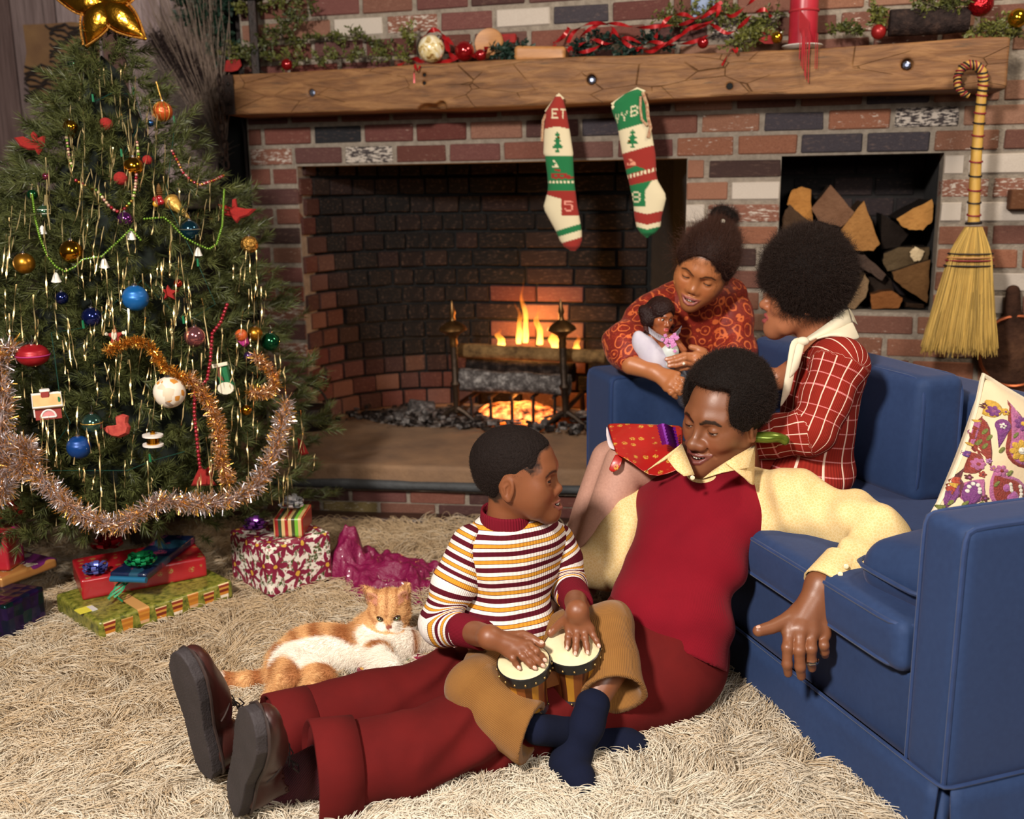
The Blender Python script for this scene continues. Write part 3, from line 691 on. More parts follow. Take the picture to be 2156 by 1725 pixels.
def cloth(name, c1, c2=None, weave=900.0, bump=.25, rough=.85, sheen=.05, extra=None):
 t = NT(name); v = t.coord(); n = t.noise(v, 14, 3); n2 = t.noise(v, weave, 2)
 c = t.mix(n, lin(c1), lin(c2) if c2 else tuple(x*.8 for x in lin(c1)))
 t.P(Base_Color=c, Roughness=rough, Sheen_Weight=sheen, Sheen_Roughness=.5, Specular_IOR_Level=.2)
 t.b.inputs['Sheen Tint'].default_value = (*lin(c1), 1); t.bump(n2, bump, .002); return t.m
EYE_M = mat('eye', (230, 222, 214), .12, attr='Col', coat=.6)
TEETH_M = mat('teeth', (232, 226, 212), .25)
def head_sdf(P):
 nw = P.get('nw', 1.0); sm = P.get('smile', .5); op = P.get('open', 0.0); mw = P.get('mw', .025)+sm*.006; nl = P.get('nose', 0.0); fat = P.get('cheek', 1.0); jawz = P.get('jawz', 0.0)
 S = [(1, 1), (-1, -1)]
 parts = [ell((0, -.014, .032), P.get('cran', (.0735, .096, .083))), ell((0, .016, -.014), (.063*P.get('fw', 1), .068, .085))]
 for s in (1, -1):
  parts.append(chain([(s*.043*P.get('jw', 1), -.004, -.046+jawz), (s*.028, .042, -.083+jawz), (0, .068, -.096+jawz)], [.019, .0195, .018], .01))
  parts.append(ball((s*.042, .048, -.021), .0225*fat))
 if P.get('chub'): parts += [ball((s*.036, .046, -.048), .0225) for s in (1, -1)]
 parts += [ball((0, .0745, -.099+jawz), .0165), ell((0, .066-P.get('muz', 0), -.062), (.030, .0225, .026))]
 base = U(.032, *parts)
 brow = U(.01, *[cap((s*.013, .0775, .022), (s*.044, .060, .021), .0105, .0095) for s in (1, -1)])
 sock = U(.0, *[ell((s*.0345, .095, -.002), (.0245, .0205, .0135)) for s in (1, -1)])
 chk = U(.0, *[ell((s*.035, .060, -.035), (.020, .018, .015)) for s in (1, -1)])
 nose = U(.009, cap((0, .078-nl*.5, .012), (0, .100-nl, -.030), .0078, .0098), ball((0, .1035-nl, -.0345+nl*.25), .0118*nw), ball((.0135*nw, .0935-nl*.6, -.0375), .0098*nw), ball((-.0135*nw, .0935-nl*.6, -.0375), .0098*nw))
 nost = U(0, *[ell((s*.0075*nw, .0985-nl*.7, -.0465), (.0042, .0055, .0042)) for s in (1, -1)])
 zc = -.0660+sm*.0090; yc = P.get('lipy', 0.0)
 def onS(x, z, off):
  y = np.linspace(.02, .13, 441).astype(np.float32); q = np.stack([np.full_like(y, x), y, np.full_like(y, z)], 1); d = smin(base(q), brow(q), .02)
  i = np.where(d < 0)[0]; return (x, float(y[i[-1]] if len(i) else .05)+off, z)
 lw = P.get('lipw', 1.0)
 upl = chain([onS(-mw, zc, -.0015)]+[onS(x, z, o) for x, z, o in ((-.013, -.0615, .0004), (-.0035, -.0602, .0018), (.0035, -.0602, .0018), (.013, -.0615, .0004))]+[onS(mw, zc, -.0015)], [.0020*lw, .0040*lw, .0046*lw, .0046*lw, .0040*lw, .0020*lw])
 lol = chain([onS(-mw, zc-.001, -.0015)]+[onS(x, z-op, o) for x, z, o in ((-.014, -.0708, .0000), (0, -.0733, .0010), (.014, -.0708, .0000))]+[onS(mw, zc-.001, -.0015)], [.0020*lw, .0050*lw, .0060*lw, .0050*lw, .0020*lw])
 lipf = onS(0, -.066, 0)[1]
 lips = U(.002, upl, lol)
 naso = U(0, *[chain([onS(s*.0205*nw, -.040, .001), onS(s*.029, -.052, .0005), onS(s*(mw+.007), -.064, .001)], [.0010, .0014, .0008]) for s in (1, -1)])
 au, al = P.get('lid_up', .30), P.get('lid_lo', -.34); E = [np.array((s*.0335, .0700, -.001)) for s in (1, -1)]
 lids = []
 for e in E:
  b = ball(e, .0143); pu = plane(e, (0, -math.sin(au), math.cos(au))); pl_ = plane(e, (0, math.sin(al), -math.cos(al)))
  w = lambda p, pu=pu, pl_=pl_: np.maximum(pu(p), pl_(p)); lids.append(SUB(.0012, b, w))
 neck_r = P.get('neck', .054); nb = P.get('neck_base', (0, -.045, -.20))
 neck = cap((0, -.025, -.055), nb, neck_r, neck_r*1.06)
 ears = []
 for s in (1, -1):
  Re = rotz(s*-.35) @ rotx(-.15); c = np.array((s*.0735, -.014, -.012)); o = Re @ np.array((s*.0075, 0, 0))
  e0 = U(.004, ell(c, (.0075, .0185, .031), Re), ball(c+np.array((0, .002, -.024)), .008))
  e1 = SUB(.003, e0, ell(c+o+np.array((0, .002, .004)), (.0062, .0115, .020), Re)); ears.append(U(.003, e1, cap(c+o*.4+np.array((0, .010, -.006)), c+o*.4+np.array((0, .013, .004)), .0042), chain([c+o*.25+np.array((0, -.004, -.010)), c+o*.25+np.array((0, -.006, .004)), c+o*.25+np.array((0, .002, .014))], [.003, .0035, .003])))
 P['_lipf'] = lipf
 def f(p):
  d = smin(base(p), brow(p), .020); d = -smin(-d, sock(p), .016) if False else -smin(-d, sock(p), .012)
  if sm > .2: d = smin(d, chk(p), .014)
  d = smin(d, nose(p), .011)
  for l in lids: d = smin(d, l(p), .0045)
  if sm > .3 and nl == 0: d = -smin(-d, naso(p), .006)
  if op > .001:
   d = -smin(-d, cav(p), .003)
  d = smin(d, lips(p), .0035)
  d = -smin(-d, nost(p), .0025)
  d = smin(d, ears[0](p), .006); d = smin(d, ears[1](p), .006)
  return smin(d, neck(p), .022)
 cav = U(.002, *[ell((x, lipf-.010-abs(x)*.35, -.0662-op*.5+sm*.0065*(abs(x)/.02)**1.5), (mw*.36, .020, op*.5*(1-abs(x)*8)+.0018)) for x in (-.015, 0, .015)]) if op > .001 else None
 E_lash = (E, au, al)
 bz = P.get('browz', 0); bt = P.get('browt', 1.0)
 brow_c = [chain([onS(s*.011, .0195+bz, 0), onS(s*.024, .0262+bz, 0), onS(s*.040, .0265+bz, 0), onS(s*.052, .0190+bz, 0)], [.0020*bt, .0034*bt, .0028*bt, .0008]) for s in (1, -1)]
 skin, lip, browcol, stub = [np.array(lin(c)) for c in (P['skin'], P['lip'], P['brow'], P.get('stub', (20, 14, 12)))]
 hairf = P.get('hairf'); wn = wob(77, 900, 8); wn2 = wob(78, 300, 8)
 def cols(q):
  c = np.broadcast_to(skin, (len(q), 3)).copy(); q = q.astype(np.float32)
  c *= (1+.06*wob(4, 60)(q))[:, None]
  red = np.exp(-(((np.abs(q[:, 0])-.036)/.018)**2+((q[:, 2]+.034)/.02)**2))*(q[:, 1] > .02); c = c*(1+red[:, None]*np.array([.10, -.02, -.03]))
  m = np.clip((.0016-lips(q))/.0012, 0, 1)*(q[:, 1] > .05); c = c*(1-m[:, None])+lip*m[:, None]
  if op > .001: m = np.clip((.004-cav(q))/.002, 0, 1)*(1-m)*(q[:, 1] < lipf); c = c*(1-m[:, None])+np.array(lin((70, 22, 22)))*m[:, None]
  for b in brow_c: m = np.clip((.0026-b(q)+wn(q)*.0016)/.0020, 0, 1); c = c*(1-.93*m[:, None])+browcol*.93*m[:, None]
  for e in E:
   r = q-e.astype(np.float32); R = np.sqrt((r*r).sum(1)); el = np.arctan2(r[:, 2], r[:, 1]); ok = (R < .0165) & (np.abs(r[:, 0]) < .0125) & (r[:, 1] > .003)
   m = np.clip(2.0-np.abs(el-au-.03)*R/.0013, 0, 1)*ok; c = c*(1-.97*m[:, None])+np.array(lin((12, 8, 7)))*.97*m[:, None]
   m = .75*np.clip(1.3-np.abs(el-al)*R/.0010, 0, 1)*ok; c = c*(1-m[:, None])+np.array(lin((40, 22, 18)))*m[:, None]
  if hairf is not None:
   m = np.clip((.0055-hairf(q)+wn2(q)*.004+wn(q)*.003)/.006, 0, 1)*.92*(np.linalg.norm(np.abs(q)-np.array((.078, .014, .010)), axis=1) > .03); c = c*(1-m[:, None])+stub*m[:, None]
  return c
 return f, cols, E
def add_eye(root, c, R, s, e, gaze, r=.0122, iris=(58, 34, 20)):
 g = nrm(gaze); seg, ring = 24, 16; b = MB(); Rg, ug = frame_of(g); b.lathe([(r*math.sin(t), -r*math.cos(t)) for t in np.linspace(0.001, PI-.001, ring*2)], e, g, seg)
 V = np.array(b.v); d = nrm(g); ang = np.arccos(np.clip((V-e) @ d/r, -1, 1)); cc = np.empty((len(V), 3)); cc[:] = lin((200, 186, 174)); cc[ang < .56] = lin(iris); cc[ang < .24] = (.004, .003, .003); cc[(ang > .50) & (ang < .58)] = lin((30, 20, 16))
 return put('eye', mesh((np.asarray(c)+(V*s) @ np.asarray(R).T), b.f, True, cc), root, None, EYE_M)
def make_head(root, P, c, R, s):
 """returns world-space skin (V, F, cols); adds eyes and teeth under root"""
 f, cols, E = head_sdf(P); nb = P.get('neck_base', (0, -.045, -.20))
 V, F = nets(f, (-.098, -.125, min(-.135, nb[2]-.06)), (.098, .128, .13), P.get('h', .0024))
 C = cols(V)
 for e in E: add_eye(root, c, R, s, e, P.get('gaze', (0, 1, -.1)))
 op = P.get('open', 0)
 if op > .001:
  b = MB(); yc = P.get('lipy', 0.0)
  for k in range(-4, 4):
   x = (k+.5)*.0060; y = P['_lipf']-.0030-.8*x*x/.025; b.box((x, y, -.0640-.0020+P.get('smile', .5)*.004*(abs(k+.5)/4)), (.0027, .002, .0058 if abs(k+.5) < 1 else .0050), rotz(-math.atan(x*60*.9/.75*.025)), .0012)
  Vt = np.array(b.v); put('teeth', mesh(np.asarray(c)+(Vt*s) @ np.asarray(R).T, b.f, True), root, None, TEETH_M)
 return np.asarray(c)+(V*s) @ np.asarray(R).T, F, C
def fuzz(name, root, f, lo, hi, n, L, r, m, seed, curl=.5, keep=None, h=.008, up=None, rnd=1.0):
 """short curly strands standing on the surface f = 0 (world coordinates)"""
 V, F = nets(f, lo, hi, h); r_ = np.random.default_rng(seed); T3 = np.concatenate([F[:, [0, 1, 2]], F[:, [0, 2, 3]]])
 a, b, c = V[T3[:, 0]], V[T3[:, 1]], V[T3[:, 2]]; nn = np.cross(b-a, c-a); ar = np.linalg.norm(nn, axis=1)
 i = r_.choice(len(T3), n, p=ar/ar.sum()); u = r_.random((n, 2)); u = np.where(u.sum(1, keepdims=True) > 1, 1-u, u)
 p = a[i]+(b[i]-a[i])*u[:, :1]+(c[i]-a[i])*u[:, 1:]; no = nn[i]/ar[i][:, None]
 if keep is not None: k = keep(p); p, no = p[k], no[k]; n = len(p)
 d = no+r_.normal(size=(n, 3))*.45*rnd
 if up is not None: d = d*.35+np.asarray(up(p) if callable(up) else up)
 d /= np.linalg.norm(d, axis=1)[:, None]; Ls = L*(.5+r_.random(n)); K = 4; P = np.empty((n, K, 3)); P[:, 0] = p-no*.002
 for k in range(1, K): P[:, k] = P[:, k-1]+(d+r_.normal(size=(n, 3))*curl)*(Ls/(K-1))[:, None]
 R = np.linspace(1, .45, K)*r
 return strands(name, P, np.broadcast_to(R, (n, K)), m, root), p
def fingers(root_pts, rads):
 return [chain(p, r) for p, r in zip(root_pts, rads)]
def hand(wrist, wr, mcp, chains, r, palm_n, thumb, fore=None, fore_r=None):
 """SDF of a hand. mcp: 4 knuckle points, chains: per finger the further joints to the tip, thumb: [base, mid.., tip]"""
 wrist = np.asarray(wrist); mcp = [np.asarray(q) for q in mcp]; fs = []
 palm = []
 for q in mcp: palm.append(cap(wrist, q, wr*.78, r*1.12))
 for i in range(3): palm.append(cap(mcp[i], mcp[i+1], r*1.05))
 p = U(r*1.1, *palm, cap(wrist, np.asarray(thumb[0]), wr*.7, r*1.35))
 if fore is not None: p = U(r*1.5, p, cap(wrist, fore, wr, fore_r or wr*1.2))
 for i, (q, c) in enumerate(zip(mcp, chains)):
  k = (.95, 1.0, .96, .84)[i]; pts = [q]+[np.asarray(x) for x in c]; n = len(pts); rs = [r*k*(1.05-.30*j/(n-1)) for j in range(n)]
  g = chain(pts, rs, .0); kn = [ball(pts[j], rs[j]*1.10) for j in range(1, n-1)]
  fs.append(U(r*.35, g, *kn))
 th = chain([np.asarray(x) for x in thumb], [r*(1.45-.5*j/(len(thumb)-1)) for j in range(len(thumb))])
 def f(x):
  d = p(x); dd = fs[0](x)
  for g in fs[1:]: dd = np.minimum(dd, g(x))
  d = smin(d, dd, r*.55); return smin(d, th(x), r*.7)
 return f
def nails(root, tips, size, col=(206, 160, 140)):
 m = mat('nail_%d' % col[0], col, .3)
 for (p, d, n) in tips:
  d = nrm(d); n = nrm(np.asarray(n)-d*np.dot(n, d)); R = np.stack([np.cross(d, n), d, n], 1)
  MB().ball(p, (size*.62, size*.85, size*.22), 10, 6, R).build('fingernail', m, root)
def skin_piece(f, pts, pad, h, col):
 lo, hi = bounds(pts, pad); V, F = nets(f, lo, hi, h); c = np.array(lin(col)); w = wob(9, 90)
 return V, F, c*(1+.07*w(V.astype(np.float32)))[:, None]
def lerp(a, b, t): return np.asarray(a)+(np.asarray(b)-np.asarray(a))*t
# the man on the rug
def person(label, loc):
 o = put('person', bpy.data.meshes.new('person_body')); o.location = tuple(loc); tag(o, label, 'person'); return o
def finish_body(o, parts, m=None):
 V, F, C = join_parts(parts); me = mesh(V-np.array(o.location), F, True, C, name='person_body'); me.materials.append(m or SKIN); o.data = me
man = person('man in a red sweater vest and yellow shirt sitting on the rug against the sofa', (.35, 2.0, 0))
MSK = (124, 76, 49)
mP = dict(skin=MSK, lip=(112, 58, 52), brow=(14, 9, 8), stub=(16, 11, 10), smile=.9, open=.0060, mw=.0285, nw=1.15, lid_up=-.16, lid_lo=-.52, lipw=.85, browz=-.004, gaze=(.1, .9, -.42), neck=.056, neck_base=(.02, -.085, -.19), browt=1.0, h=.0022, jw=1.04, cheek=1.0)
mc = np.array([.4779, 2.2, .6376]); mR = basis((-.765, -.62, -.14), (.03, -.12, 1)); ms = 1.0
man_win = lambda p: INT(.010, ell((0, -.020, .050), (.097, .110, .102)), lambda q: -np.minimum(bx((0, .125, -.018), (.060, .087, .114), .012)(q), bx((0, .05, -.10), (.2, .075, .085), .02)(q)))(p)
man_nape = lambda q: np.maximum(man_win(q), np.maximum(-(q[:, 2]+.062+q[:, 1]*.30), -1))
mP['hairf'] = lambda q: man_nape(q)+.002
mparts = [make_head(man, mP, mc, mR, ms)]
HAIRM = hair_mat('afro_hair', (26, 18, 15)); STR = strand_mat('afro_strand', (34, 22, 17));
wh = wob(41, 130, 8); hf = XF(lambda q: man_nape(q)+wh(q)*.0016, mc, mR, ms)
sdf_obj('hair', hf, mc-.16, mc+.18, .0042, HAIRM, man)
hearc = mc+mR @ np.array((-.078, -.012, -.012))
fuzz('hair_strands', man, XF(man_nape, mc, mR, ms), mc-.16, mc+.18, 34000, .0065, .00022, STR, 5, .75, keep=lambda p: np.linalg.norm(p-hearc, axis=1) > .028)
hipc = W(1395, 1405, 2.04); belly = W(1395, 1320, 2.06); chestm = W(1440, 1190, 2.13); chestu = W(1480, 1085, 2.195); nk = W(1490, 1015, 2.24)
lsh = W(1630, 1062, 2.16); rsh = W(1362, 1062, 2.32)
sx = nrm(lsh-rsh)
def tor(c, r, ax, tw=0): z = nrm(ax); x = nrm(sx-z*np.dot(sx, z)); return ell(c, r, np.stack([x, np.cross(z, x), z], 1))
spine = nk-belly
torso = U(.06, tor(belly, (.146, .106, .12), spine), tor(chestm, (.150, .108, .13), spine), tor(chestu, (.165, .105, .11), spine), cap(rsh, nk, .052, .06), cap(lsh, nk, .056, .06))
finger_col = MSK
core = U(.04, tor(belly, (.12, .08, .1), spine), tor(chestm, (.12, .08, .11), spine), cap(rsh+(nk-rsh)*.3, lsh+(nk-lsh)*.3, .045), cap(nk, mc+mR @ np.array((.0, -.03, -.06)), .048))
wn1 = wob(21, 26, 6, (1, 1, 2.2)); wn2_ = wob(22, 55)
# left arm (on the sofa), hanging hand
lel = W(1838, 1118, 1.97); lwr = W(1752, 1232, 1.86)
H = lambda x, y, Y: W(1450+x*.3622, 1100+y*.3622, Y)
mcp = [H(585, 632, 1.80), H(648, 622, 1.797), H(712, 630, 1.80), H(784, 645, 1.807)]
ch = [[H(574, 730, 1.775), H(572, 825, 1.77), H(578, 878, 1.775)], [H(642, 745, 1.77), H(648, 840, 1.768), H(655, 895, 1.775)], [H(712, 735, 1.772), H(713, 810, 1.775), H(716, 848, 1.782)], [H(786, 715, 1.785), H(790, 752, 1.79), H(793, 772, 1.797)]]
th = [H(640, 520, 1.835), H(560, 575, 1.81), H(480, 612, 1.795), H(405, 632, 1.785)]
wri = H(765, 365, 1.85)
hf_ = hand(wri, .0265, mcp, ch, .0115, None, th, fore=lerp(lwr, lel, .25), fore_r=.034)
mparts.append(skin_piece(hf_, mcp+ch[0]+ch[1]+ch[2]+ch[3]+th+[wri, lerp(lwr, lel, .25)], .045, .0024, MSK))
camd = lambda p: nrm(CAM-np.asarray(p))
nails(man, [(c[-1]+camd(c[-1])*.0068+nrm(c[-1]-c[-2])*.003, c[-1]-c[-2], camd(c[-1])) for c in ch[:3]]+[(th[-1]+np.array((0, -.002, .0095)), th[-1]-th[-2], (0, -.3, 1))], .0075)
rc = H(714, 805, 1.7735); d = nrm(ch[2][1]-ch[2][0]); a, b = frame_of(d)
RING = mat('silver_ring', (200, 196, 190), .18, 1.0)
MB().tube([rc+(a*math.cos(t)+b*math.sin(t))*.0118 for t in np.linspace(0, 2*PI, 24, endpoint=False)], [.0022+.0012*math.cos(t*3)**2 for t in np.linspace(0, 2*PI, 24, endpoint=False)], 8, closed=True).build('ring', RING, man)
core2 = chain([lerp(lsh, nk, .2), lel, lwr], [.045, .035, .03]); core = U(.03, core, core2)
# right arm behind the boy
rel = W(1262, 1185, 2.25); rwr = W(1120, 1235, 2.17)
core = U(.03, core, chain([lerp(rsh, nk, .2), rel, rwr], [.045, .035, .028]))
# legs
nl = [W(1392, 1438, 1.985), W(1200, 1490, 1.89), W(1010, 1540, 1.79), W(850, 1588, 1.715), W(665, 1622, 1.655)]
fl = [W(1340, 1415, 2.08), W(1130, 1415, 2.03), W(965, 1437, 1.985), W(780, 1485, 1.885), W(580, 1540, 1.79)]
core = U(.03, core, chain([hipc]+nl, [.06, .07, .06, .05, .035, .024]), chain([hipc]+fl, [.06, .07, .06, .045, .034, .024]))
V, F = nets(core, *bounds([lsh, rsh, lel, rel, rwr, nl[-1], fl[-1], nk, mc], .12), .011); mparts.append((V, F, np.array(lin(MSK))))
finish_body(man, mparts)
# clothes
VEST = NT('red_knit'); v_ = VEST.coord(); wv_ = VEST.n('TexWave', {'Scale': 130.0, 'Distortion': 1.2, 'Detail': 1.0}); VEST.set(wv_.inputs['Vector'], VEST.mapping(v_, (1, 1, 1), (0, .5, .4))); n_ = VEST.noise(v_, 500, 2); n2_ = VEST.noise(v_, 9, 3)
VEST.P(Base_Color=VEST.mix(n2_, lin((128, 14, 30)), lin((104, 11, 25))), Roughness=.9, Sheen_Weight=.04, Specular_IOR_Level=.12); VEST.bump(VEST.math('ADD', VEST.math('MULTIPLY', wv_.outputs[1], .5), n_), .35, .002); VEST = VEST.m
neckc = W(1466, 972, 2.14); hem_n = nrm(W(1240, 1262, 2.05)-W(1490, 1392, 2.0))
pa, pb = W(1236, 1272, 2.03), W(1488, 1396, 1.97); hn = nrm(np.cross(pb-pa, CAM-pa)); hn = hn if np.dot(hn, belly-pa) > 0 else -hn
hn = -hn
folds = lambda p: .007*np.sin((p @ nrm([.5, .1, 1.]).astype(np.float32))*52+np.sin((p @ nrm([1, .3, -.2]).astype(np.float32))*19)*1.6)*np.clip((.50-p[:, 2])/.25, 0, 1)
tv = U(.09, tor(lerp(hipc, belly, .6), (.152, .118, .10), spine), torso)
armL = nrm(lel-lsh); armR = nrm(rel-rsh)
vest_f = lambda p: np.maximum.reduce([tv(p)+.010+folds(p)+wn1(p)*.0022, (p-pa.astype(np.float32)) @ hn.astype(np.float32)+wob(3, 20)(p)*.003])
ncut = ell(neckc+np.array((0.004, .02, .02)), (.072, .085, .075))
vest_f2 = SUB(.008, vest_f, ncut)
vlo, vhi = bounds([lsh, rsh, hipc, pa, pb, nk], .17)
vest = sdf_obj('sweater_vest', vest_f2, vlo, vhi, .0062, VEST, man)
SHIRT = NT('yellow_shirt'); v_ = SHIRT.coord(); vo = SHIRT.n('TexVoronoi', {'Scale': 150.0}, feature='DISTANCE_TO_EDGE'); SHIRT.set(vo.inputs['Vector'], v_)
n2_ = SHIRT.noise(v_, 8, 3); SHIRT.P(Base_Color=SHIRT.mix(SHIRT.ramp(vo.outputs['Distance'], [(0, (0, 0, 0)), (.16, (1, 1, 1))]), lin((226, 200, 150)), SHIRT.mix(n2_, lin((220, 188, 130)), lin((212, 176, 114)))), Roughness=.7, Sheen_Weight=.04, Specular_IOR_Level=.25); SHIRT.bump(SHIRT.noise(v_, 300, 2), .12, .002); SHIRT = SHIRT.m
def sleeve(name, pts, rs, m, parent, seed, amp=.005, freq=34, h=.006, ends=True, k=.012, fl_=None, along=(1, 1, 1)):
 w = wob(seed, freq, 7, along); w2 = wob(seed+50, freq*2.3, 7, along); g = chain(pts, rs, k)
 f = lambda p: g(p)+w(p)*amp+w2(p)*amp*.55
 if ends:
  e0, e1 = np.asarray(pts[0]), np.asarray(pts[-1]); d0 = nrm(e0-np.asarray(pts[1])).astype(np.float32); d1 = nrm(e1-np.asarray(pts[-2])).astype(np.float32); f1 = f
  f = lambda p: np.maximum(f1(p), (p-e1.astype(np.float32)) @ d1)
 lo, hi = bounds(pts, max(rs)+.03); return sdf_obj(name, f, lo, hi, h, m, parent)
lcf = lerp(lel, lwr, .93)
sleeve('shirt_sleeve', [lsh+np.array((-.03, .02, -.01)), lerp(lsh, lel, .35)+np.array((0, 0, .006)), lerp(lsh, lel, .7), lel+np.array((.008, .0, .004)), lerp(lel, lwr, .5), lcf], [.078, .074, .066, .058, .048, .035], SHIRT, man, 61, .028, 38, .0055, along=(1, .8, .7))
sleeve('shirt_sleeve', [rsh+np.array((.02, .0, -.01)), lerp(rsh, rel, .35), lerp(rsh, rel, .72), rel+np.array((0, 0, -.006)), lerp(rel, rwr, .5), rwr], [.070, .068, .064, .060, .05, .042], SHIRT, man, 64, .028, 36, .0055, along=(1, .8, .7))
cd = nrm(lwr-lel); a, b = frame_of(cd, (0, -1, .3)); b_ = MB(); n = 22; V = []; F = []
for j, (t, rr) in enumerate(((-.045, .046), (0, .049), (.03, .051), (.033, .048), (0, .044))):
 for i in range(n+1):
  an = 2*PI*i/n*.95+2.4; r_ = rr*(1+.10*math.cos(an*2)); V.append(lcf+cd*t+(a*math.cos(an)+b*math.sin(an))*r_)
for j in range(4):
 for i in range(n): q = j*(n+1)+i; F.append((q, q+1, q+n+2, q+n+1))
put('shirt_cuff', mesh(V, F), man, None, SHIRT)
for t in (-.006, .018):
 p = lcf+cd*t+nrm(camd(lcf)-cd*np.dot(camd(lcf), cd))*.052; MB().lathe([(0, 0), (.0048, 0), (.005, .0012), (.0035, .002), (0, .0014)], p, camd(p), 12).build('shirt_button', mat('pearl_button', (226, 206, 170), .3), man)
sf = U(.02, cap(nk+np.array((0, .01, -.03)), mc+mR @ np.array((.01, -.055, -.155)), .066, .058), tor(chestu+nrm(spine)*.04, (.12, .085, .08), spine))
sfc = lambda p: np.maximum(SUB(.004, sf, XF(cap((0, -.03, -.04), (.02, -.06, -.14), .0555, .0565), mc, mR, 1))(p), (p-(mc+mR @ np.array((0, 0, -.128))).astype(np.float32)) @ nrm(mR[:, 2]*1-mR[:, 1]*.35).astype(np.float32))
sdf_obj('shirt_front', sfc, mc+np.array((-.2, -.2, -.3)), mc+np.array((.22, .22, -.02)), .005, SHIRT, man)
def wing(pts, Y, name, m, th=.0022, sub=6, bend=.010):
 """a flat flap: quad grid between two pixel polylines (top edge, bottom edge), Y per corner"""
 top, bot = pts; n = len(top); V = []; F = []
 for (e, yy) in ((top, Y[0]), (bot, Y[1])): pass
 for j in range(sub+1):
  t = j/sub
  for i in range(n):
   p = W(top[i][0]+(bot[i][0]-top[i][0])*t, top[i][1]+(bot[i][1]-top[i][1])*t, (Y[0][i]+(Y[1][i]-Y[0][i])*t)-bend*math.sin(PI*t)); V.append(p)
 for j in range(sub):
  for i in range(n-1): q = j*n+i; F.append((q, q+1, q+n+1, q+n))
 o = put(name, mesh(V, F), man, None, m); md = o.modifiers.new('thickness', 'SOLIDIFY'); md.thickness = th; md.offset = 0; return o
wing(([(1590, 936), (1570, 948), (1545, 962), (1528, 975)], [(1587, 1021), (1584, 1021), (1580, 1019), (1576, 1014)]), ([2.19, 2.15, 2.11, 2.085], [2.095, 2.09, 2.085, 2.085]), 'shirt_collar', SHIRT)
wing(([(1436, 934), (1428, 944), (1414, 958), (1404, 968)], [(1358, 994), (1360, 993), (1362, 991), (1366, 987)]), ([2.14, 2.135, 2.13, 2.13], [2.15, 2.15, 2.155, 2.16]), 'shirt_collar', SHIRT)
wing(([(1436, 936), (1420, 950), (1405, 966), (1412, 975)], [(1462, 1000), (1440, 1003), (1425, 992), (1416, 980)]), ([2.14, 2.12, 2.10, 2.10], [2.075, 2.07, 2.075, 2.09]), 'shirt_collar', SHIRT, bend=.004)
wing(([(1590, 938), (1560, 956), (1530, 972), (1500, 992)], [(1576, 985), (1550, 990), (1520, 996), (1480, 1008)]), ([2.18, 2.14, 2.10, 2.08], [2.09, 2.08, 2.07, 2.065]), 'shirt_placket', SHIRT, bend=.003)
bpos = W(1458, 1006, 2.062); MB().lathe([(0, 0), (.0048, 0), (.005, .0012), (.0035, .002), (0, .0014)], bpos, camd(bpos), 12).build('shirt_button', MATS['pearl_button'], man)
def band(name, px, Y, r, m, flat=.5):
 P = [W(x, y, Y[i]) for i, (x, y) in enumerate(px)]; out = []
 for i in range(len(P)-1): out += [P[i]+(P[i+1]-P[i])*k/4 for k in range(4)]
 out.append(P[-1]);
 for _ in range(2): out = [out[0]]+[(out[i-1]+2*out[i]+out[i+1])/4 for i in range(1, len(out)-1)]+[out[-1]]
 MB().tube(out, r, 8).build(name, m, man)
TROU = cloth('rust_trousers', (98, 17, 16), (76, 12, 12), 700, .15, .92, .12)
def leg_f(pts, rs, seed):
 g = chain(pts, rs, .02); w = wob(seed, 20, 7, (1.6, .8, 1)); w2 = wob(seed+1, 48, 7, (1.4, .7, 1)); w3 = wob(seed+2, 62, 5, (1.6, .5, .5)); e1 = np.asarray(pts[-1]).astype(np.float32); d1 = nrm(np.asarray(pts[-1])-np.asarray(pts[-2])).astype(np.float32)
 kn_ = np.asarray(pts[2]).astype(np.float32); kd = nrm(np.asarray(pts[2])-np.asarray(pts[1])+np.array((0, .0, .35))).astype(np.float32)
 return lambda p: np.maximum(g(p)+.012*np.cos(((p-kn_) @ kd)*105+w(p)*3.5)*np.exp(-(((p-kn_)**2).sum(1))/.013)+w(p)*.009+w2(p)*.004+.007*np.maximum(0, w3(p)-.15), (p-e1) @ d1)
seatf = U(.05, ell(hipc+np.array((.0, .0, .01)), (.145, .13, .12)), tor(belly, (.145, .115, .10), spine))
fa = leg_f(nl, [.098, .093, .080, .076, .086], 71); fb = leg_f(fl, [.090, .085, .074, .068, .070], 75)
tf = U(.035, lambda p: seatf(p)+wn1(p)*.003, fa); tf2 = U(.02, tf, fb)
tcut = plane(pa+hn*-.05, -hn)
trf = lambda p: np.maximum(tf2(p), tcut(p))
tlo, thi = bounds(nl+fl+[hipc, belly], .15); trousers = sdf_obj('trousers', trf, tlo, thi, .0068, TROU, man)
for pts, r in ((nl, .0885), (fl, .0725)):
 e = np.asarray(pts[-1]); d = nrm(e-np.asarray(pts[-2])); a, b = frame_of(d); V = []; F = []; n = 36
 for j, (t, rr) in enumerate(((-.072, r-.006), (-.072, r+.0025), (-.035, r+.005), (.008, r+.007), (.010, r+.002), (-.01, r-.006))):
  for i in range(n): an = 2*PI*i/n; q = rr*(1+.035*math.sin(an*3+j*.2+r*90)+.02*math.sin(an*5)); V.append(e+d*t+(a*math.cos(an)+b*math.sin(an))*q)
 for j in range(5):
  for i in range(n): F.append((j*n+i, j*n+(i+1) % n, (j+1)*n+(i+1) % n, (j+1)*n+i))
 put('turn_up', mesh(V, F), trousers, None, TROU)
BELT = mat('dark_belt', (52, 22, 34), .8, col2=(34, 14, 24))
